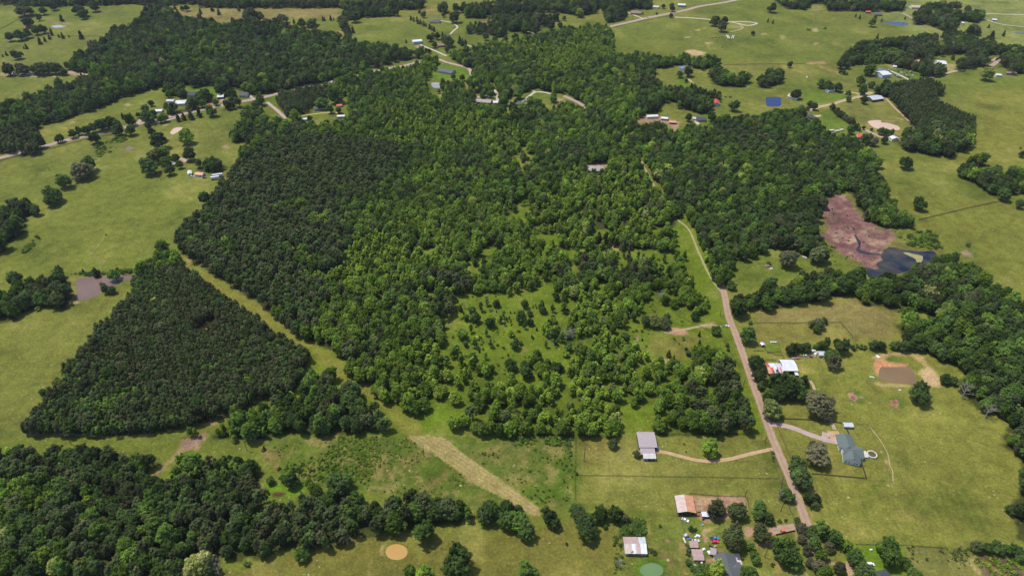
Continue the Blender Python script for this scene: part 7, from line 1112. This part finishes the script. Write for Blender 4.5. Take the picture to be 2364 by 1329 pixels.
# small yard things: crates, tanks, scrap, bales, each its own
def bits(name, cat, lst, group):
    for s, mt, size, rz, lb in lst:
        c = G(*PP(s)[0]); b = MB().box(0, 0, size[2] / 2, size[0], size[1], size[2]); b.box(size[0] * .12, 0, size[2] + .12, size[0] * .6, size[1] * .7, .24)
        tag(b.build(name, M[mt], loc=(c.x, c.y, 0), rz=rz), lb, cat, group)
bits('junk_pile', 'junk', [('L640,400', 'rust', (2.5, 1.6, 1.1), .3, 'rusty scrap heap on the trailer end of the junk row'), ('L720,405', 'wood', (2.2, 1.4, .8), .9, 'brown scrap heap right of the flatbed'), ('L905,335', 'white_wall', (3.4, 1.8, 1.4), .1, 'white scrap heap under the hedge'), ('L950,365', 'tan_wall', (2.4, 1.6, 1.2), 1.2, 'yellowish scrap heap left of the grey shed'), ('L655,398', 'plastic_white', (1.4, 1.0, .9), .2, 'small white drum pile by the flatbed'),
 ('J1345,740', 'plastic_white', (2.6, 1.3, .7), -.6, 'white boat shell in the cluttered yard'), ('J1312,752', 'plastic_white', (1.6, 1.0, .6), .4, 'small white crate left of the boat shell'), ('J1160,735', 'blue_wall', (2.0, 1.5, .9), .5, 'bluish scrap by the yard fence'), ('J1190,750', 'dark_wall', (1.8, 1.4, .8), -.3, 'dark scrap right of the bluish scrap'), ('J1212,788', 'blue_metal', (2.0, .9, .7), .1, 'blue tank left of the silver sedan'), ('J1145,815', 'plastic_white', (.7, 4.2, .8), .2, 'long white trough at the yard fence'),
 ('J1425,940', 'plastic_white', (1.8, 1.4, .8), .4, 'white crate pile right of the huts'), ('J1530,900', 'black', (2.2, .9, .9), -.5, 'black barrels below the red car'), ('J1595,895', 'shingle_tan', (1.8, 1.0, .6), .3, 'tan boxes right of the black barrels'), ('J1505,990', 'white_wall', (1.6, 2.4, .9), .4, 'white and rust clutter left of the lilac hut'), ('J1395,1140', 'plastic_white', (1.2, 1.2, .9), 0, 'round white tank below the huts'), ('J1310,1185', 'grey_wall', (3.0, 2.4, .9), .1, 'grey machinery under the bushes'), ('J1325,1240', 'grey_wall', (2.6, 2.4, .9), .2, 'second grey machinery nearer the bottom'),
 ('J1410,580', 'cyan', (1.6, 1.0, .4), .2, 'pale blue tub on the grass below the dirt yard'), ('J1060,440', 'dark_wall', (1.6, 1.2, 1.2), .3, 'dark box at the corner of the rusty barn'), ('J1420,500', 'black', (1.4, .9, .8), .6, 'black bin on the red dirt'), ('J1350,440', 'rust', (1.5, 1.1, 1.0), .4, 'rusty bin beside the little blue shed'), ('J1370,390', 'wood', (3.4, .8, .8), .1, 'timber heap in the dirt yard'), ('O978,585', 'cyan', (2.4, 2.4, 1.6), .2, 'bright blue tarp heap right of the long shed house'), ('O490,690', 'tan_wall', (1.4, 1.4, .8), .3, 'pale crate left of the long shed house'),
 ('F865,457', 'concrete', (1.6, 5.0, .9), .8, 'long pale trough on the north lawn'), ('F610,517', 'wood', (5.5, 3.5, 1.0), .3, 'brown brush pile on the north lawn'), ('F640,535', 'plastic_white', (3.0, 1.2, .8), .3, 'white boat beside the brown brush pile'), ('F1325,1272', 'plastic_white', (3.6, 1.0, .5), -.3, 'white boat at the grassy end of the square pond'), ('F1365,1135', 'white_wall', (2.0, 3.2, .9), .5, 'white pump on the orange bank above the square pond'),
 ('L265,202', 'plastic_white', (1.5, 1.2, 1.0), 0, 'white tub in the pen, left of three'), ('L297,202', 'plastic_white', (1.5, 1.2, 1.0), 0, 'white tub in the pen, middle of three'), ('L330,202', 'plastic_white', (1.5, 1.2, 1.0), 0, 'white tub in the pen, right of three'), ('I1515,66', 'concrete', (1.8, 1.8, .8), 0, 'pale mineral tub right of the mud flat pond'), ('Q1592,948', 'plastic_white', (1.6, 1.0, .8), 0, 'white box on the bright lawn at bottom right'), ('M260,1138', 'plastic_white', (6, 2.4, 2.0), .1, 'white camper at the wood edge, left one'), ('M340,1150', 'concrete', (6.5, 3, 2.2), .3, 'pale camper at the wood edge, middle one'), ('M410,1130', 'plastic_white', (5, 2.4, 2.0), .2, 'white camper at the wood edge, right one'),
 ('M790,1256', 'cyan', (4, 3, 1), .1, 'bright blue pool cover in the red homestead yard'), ('C882,528', 'plastic_white', (1.0, 8.0, .6), -.4, 'long white pipe in the right pasture'), ('M55,920', 'tan_wall', (7, 4, 1), .2, 'pile of tan lumber by the small dark house')], None)
# four curved white troughs on the ranch pasture
for i, (s, lb) in enumerate((('C333,241 341,250 346,264', 'leftmost of the four white feed troughs'), ('C343,242 351,252 355,264', 'second of the four white feed troughs'), ('C378,242 373,252 369,264', 'third of the four white feed troughs'), ('C388,242 383,250 380,264', 'rightmost of the four white feed troughs'))):
    P = WP(s, .4); o = P[0].copy(); b = MB()
    for p, q in zip(P[:-1], P[1:]): b.tube(p - o, q - o, .55, .55, 6)
    tag(b.build('feed_trough', M['plastic_white'], loc=tuple(o)), lb, 'feed trough', 'white feed troughs')
# cattle: one continuous skinned body each
def cow_mesh():
    V = [(-1.0, 0, 1.15), (-.3, 0, 1.1), (.5, 0, 1.15), (.95, 0, 1.35), (1.35, 0, 1.3), (1.65, 0, 1.1), (-.85, .25, .7), (-.9, .27, .05), (-.85, -.25, .7), (-.9, -.27, .05), (.55, .25, .65), (.58, .26, .05), (.55, -.25, .65), (.58, -.26, .05), (-1.2, 0, .9), (-1.22, 0, .4)]
    E = [(0, 1), (1, 2), (2, 3), (3, 4), (4, 5), (0, 6), (6, 7), (0, 8), (8, 9), (2, 10), (10, 11), (2, 12), (12, 13), (0, 14), (14, 15)]
    R = [.36, .42, .40, .26, .18, .11, .17, .07, .17, .07, .14, .07, .14, .07, .05, .04]
    me = bpy.data.meshes.new('cow_body'); me.from_pydata(V, E, []); o = bpy.data.objects.new('cow_build', me); COL.objects.link(o)
    md = o.modifiers.new('skin', 'SKIN'); sk = me.skin_vertices[0].data if me.skin_vertices else None
    if sk is None:
        bm = bmesh.new(); bm.from_mesh(me); bm.verts.layers.skin.verify(); bm.to_mesh(me); bm.free(); sk = me.skin_vertices[0].data
    for i, r_ in enumerate(R): sk[i].radius = (r_, r_)
    sk[1].use_root = True; o.modifiers.new('sub', 'SUBSURF').levels = 1
    dg = bpy.context.evaluated_depsgraph_get(); out = bpy.data.meshes.new_from_object(o.evaluated_get(dg)); out.materials.clear(); out.materials.append(M['black_hide']); bpy.data.objects.remove(o); return out
cm = cow_mesh()
cows = '238,264 258,262 270,276 345,272 362,278 190,322 226,324 304,326 318,268 306,256 285,262'.split()
for i, s in enumerate(cows):
    o = bpy.data.objects.new('cow', cm); p = G(*PP('C' + s)[0]); o.location = (p.x, p.y, 0); o.rotation_euler = (0, 0, i * 2.1); link(o)
    tag(o, 'black cow grazing the ranch pasture near the white troughs', 'cow', 'black cows on the ranch pasture')
# ---------------------------------------------------------------- fences
POSTM = {}
def fence(s, label, mat, h=1.2, gap=4.0, rails=3, th=.09, board=False):
    P = WP(s); o = P[0].copy(); e = empty('fence', o, 0, label, 'fence')
    if (mat, h, th) not in POSTM: POSTM[(mat, h, th)] = MB().box(0, 0, h / 2, th * 1.6, th * 1.6, h).mesh('fence_post', M[mat])
    b = MB(); n = 0
    for p, q in zip(P[:-1], P[1:]):
        d = q - p; L = d.length; a = math.atan2(d.y, d.x); m = (p + q) / 2 - o
        if board: b.box(m.x, m.y, h * .5, L, th * .5, h * .92, a)
        else:
            for r_ in range(rails): b.box(m.x, m.y, h * (r_ + .8) / rails, L, th * .6, th * 1.4, a)
        k = max(1, int(L / gap)); k = min(k, 90 - n)
        for i in range(max(0, k)):
            t = p.lerp(q, i / k) - o; po = bpy.data.objects.new('post', POSTM[(mat, h, th)]); po.location = t; po.rotation_euler = (0, 0, a); link(po, e); n += 1
    b.build('board_panel' if board else 'rail', M[mat], e); return e
for a_ in [('K228,232 430,715', 'brown board fence along the dirt road by the green roofed house', 'wood_red', 1.3, 3, 3, .12, True), ('K270,110 640,125 1080,160 1235,185', 'dark rail fence above the curving gravel drive', 'wood_dark', 1.3, 3.2, 4, .13), ('K1258,238 1308,345', 'dark board fence from the silver shed to the house', 'wood_dark', 1.7, 2.5, 3, .12, True), ('K1485,740 1575,1028', 'dark board fence below the green roofed house', 'wood_dark', 1.8, 2.5, 3, .14, True),
 ('K750,945 1100,975 1560,1015', 'dark rail fence below the house lawn', 'wood_dark', 1.3, 3.2, 4, .12), ('K1575,1030 1970,1075 1820,720 1610,195 1480,195 1375,205', 'thin wire fence around the pool side of the lawn', 'wood', 1.1, 5, 2, .06), ('H1622,385 1618,815', 'straight wire fence on the property line below the property', 'wood_dark', 1.2, 5, 3, .09), ('H1625,645 2000,650 2363,657 I300,660 690,668', 'wire fence across the pasture left of the dirt road', 'wood_dark', 1.2, 6, 3, .08), ('J1215,125 1630,160 2035,165', 'rail fence along the top of the dirt yard', 'wood_dark', 1.3, 4, 3, .1), ('J2035,165 2080,240 2078,330', 'rail fence at the right end of the dirt yard', 'wood_dark', 1.3, 4, 3, .08),
 ('J1070,420 1115,600 1140,660 1150,850 1240,960 1280,1340', 'wire fence left of the cluttered yard', 'wood', 1.2, 5, 3, .07), ('Q195,730 480,668', 'dark board fence below the red tractor drive', 'wood_dark', 1.4, 3, 3, .1, True), ('Q1370,868 1710,872 2065,882 2700,925', 'wire fence along the foot of the hayfield', 'wood_dark', 1.2, 5, 3, .09), ('L140,255 205,355 410,345 362,205', 'brown rail fence of the livestock pen', 'wood_red', 1.4, 3, 3, .12), ('L0,332 150,335', 'short rail fence between road and pen', 'wood_dark', 1.4, 3, 3, .12), ('L205,355 290,370 330,395 425,402 410,345 465,475', 'lower brown rails of the livestock pen', 'wood_red', 1.4, 3, 3, .12), ('L170,468 345,472', 'red rail fence behind the patched barn', 'rust', 1.4, 3, 3, .12),
 ('F490,905 800,905 1110,900 1195,1000', 'wire fence below the brown pasture', 'wood_dark', 1.3, 6, 3, .1), ('F1645,202 1820,160 2030,110 2225,70', 'dark fence crossing the upper right pasture', 'wood_dark', 1.4, 5, 3, .16), ('A-100,1120 0,1100 110,1070 290,1030 600,950 760,920 900,880', 'roadside fence below the left highway', 'wood_dark', 1.3, 8, 3, .14), ('A0,205 150,120 260,80', 'far fence at the upper left corner', 'wood_dark', 1.3, 10, 3, .14), ('A375,247 520,250 700,250', 'far fence across the upper left pasture', 'wood_dark', 1.3, 10, 3, .12), ('C315,445 540,440 740,440 880,435', 'far fence line in the right pasture', 'wood_dark', 1.3, 10, 3, .12), ('B1870,190 2000,160 2240,115 2300,118', 'fence along the top highway', 'wood_dark', 1.3, 10, 3, .12), ('B480,110 530,130 660,190 700,225', 'far fence line with cedars, top centre', 'wood_dark', 1.3, 8, 3, .12), ('I630,470 700,690 760,860 800,960', 'wire fence on the left verge of the dirt road', 'wood_dark', 1.1, 5, 3, .07), ('E2310,850 F300,1000 420,1200 450,1329', 'wire fence inside the dirt road verge', 'wood_dark', 1.1, 6, 3, .07)]:
    fence(*a_)
# ---------------------------------------------------------------- utility poles and wires
def pole(s_top, s_base, label, arms=1, lamp=False):
    base = G(*PP(s_base)[0]); px_, py_ = PP(s_top)[0]; lo, hi = 3.0, 25.0
    for _ in range(30):                                  # height from where its top is seen
        z = (lo + hi) / 2
        if pix((base.x, base.y, z))[1] > py_: lo = z
        else: hi = z
    z = max(7.0, min(z, 17.0)); e = empty('utility_pole', base, .3, label, 'utility pole', 'utility poles')
    MB().tube((0, 0, -.2), (0, 0, z), .24, .16, 8).build('pole', M['pole'], e)
    for k in range(arms):
        c_ = MB().box(0, 0, z - .5 - k * 1.1, 2.6, .16, .18).build('crossarm', M['wood'], e)
        for x in (-1.15, 0, 1.15): MB().tube((x, 0, z - .42 - k * 1.1), (x, 0, z - .1 - k * 1.1), .08, .05, 6).build('insulator', M['steel'], c_)
    return e, base + Vector((0, 0, z - .2))
T = {}
for k, st, sb, lb, ar in [('a', 'Q302,190', 'Q270,378', 'tall utility pole left of the dirt road with one crossarm', 1), ('b', 'I1897,1120', 'I1870,1215', 'utility pole below the hayfield at bottom right', 2), ('c', 'G465,362', 'G487,432', 'utility pole at the left of the power line clearing', 2), ('d', 'G1672,398', 'G1685,474', 'utility pole near the middle of the power line clearing', 2), ('e', 'H583,438', 'H588,516', 'utility pole beside the head of the mown strip', 1), ('f', 'H1678,446', 'H1678,545', 'utility pole just right of the property line fence', 1), ('g', 'J2055,85', 'J2035,165', 'pole at the right corner of the dirt yard', 0), ('h', 'Q45,925', 'Q32,1050', 'pole at the left edge of the big bottom tree', 0), ('i', 'F460,1275', 'F450,1329', 'utility pole on the property verge beside the road', 1), ('j', 'K45,400', 'K38,470', 'small pole at the property corner by the road', 0), ('k', 'K745,60', 'K732,108', 'small pole at the fence above the gravel drive', 0), ('l', 'A330,1128', 'A342,1170', 'lone pole in the left pasture', 0), ('m', 'I712,685', 'I706,735', 'utility pole at the left verge above the leaning tree', 1), ('n', 'F283,820', 'F290,855', 'short pole with blue box at the lane bend', 1), ('o', 'K295,1020', 'K285,1100', 'utility pole standing in the road verge tree', 1)]:
    _, T[k] = pole(st, sb, lb, ar)
def wires(a, b, label, n=3, sag=1.2, r=.02, spread=.9):
    o = a.copy(); e = empty('power_line', o, 0, label, 'power line', 'overhead wires'); d = (b - a); s = Vector((-d.y, d.x, 0)).normalized() * spread
    for i in range(n):
        m = MB(); off = s * (i - (n - 1) / 2); pr = None
        for j in range(13):
            t = j / 12; p = a.lerp(b, t) - o + off; p.z -= sag * 4 * t * (1 - t)
            if pr is not None: m.tube(pr, p, r, r, 3, False)
            pr = p
        m.build('wire', M['wire'], e)
def far_top(s, z=11): return G(*PP(s)[0], z)
wires(far_top('I545,60'), T['m'], 'overhead wires along the verge north of the drive', 3); wires(T['m'], far_top('Q360,90'), 'overhead wires above the leaning tree', 4); wires(far_top('Q360,90'), far_top('Q560,640'), 'overhead wires left of the dirt road', 4, r=.03); wires(far_top('Q560,640'), far_top('Q800,1340'), 'overhead wires over the bottom trees', 4, r=.03)
wires(T['c'], T['d'], 'overhead wires of the power line clearing, left span', 3); wires(far_top('G-200,350'), T['c'], 'overhead wires leaving at the left edge', 3); wires(T['d'], T['e'], 'overhead wires of the power line clearing, middle span', 3); wires(T['e'], T['f'], 'overhead wires above the mown strip pasture', 3)
# ---------------------------------------------------------------- the air
hz = MB().box(0, 700, 199, 9000, 4400, 402)
m, nt, b = new_mat('thin_air_haze'); nt.nodes.remove(b); pv = nd(nt, 'ShaderNodeVolumePrincipled'); pv.inputs['Color'].default_value = (0.66, 0.74, 0.90, 1); pv.inputs['Density'].default_value = 0.000031
pv.inputs['Anisotropy'].default_value = 0.3; nt.links.new(pv.outputs[0], nt.nodes['Material Output'].inputs['Volume'])
tag(hz.build('haze', m), 'thin bluish haze in the air', kind='stuff')
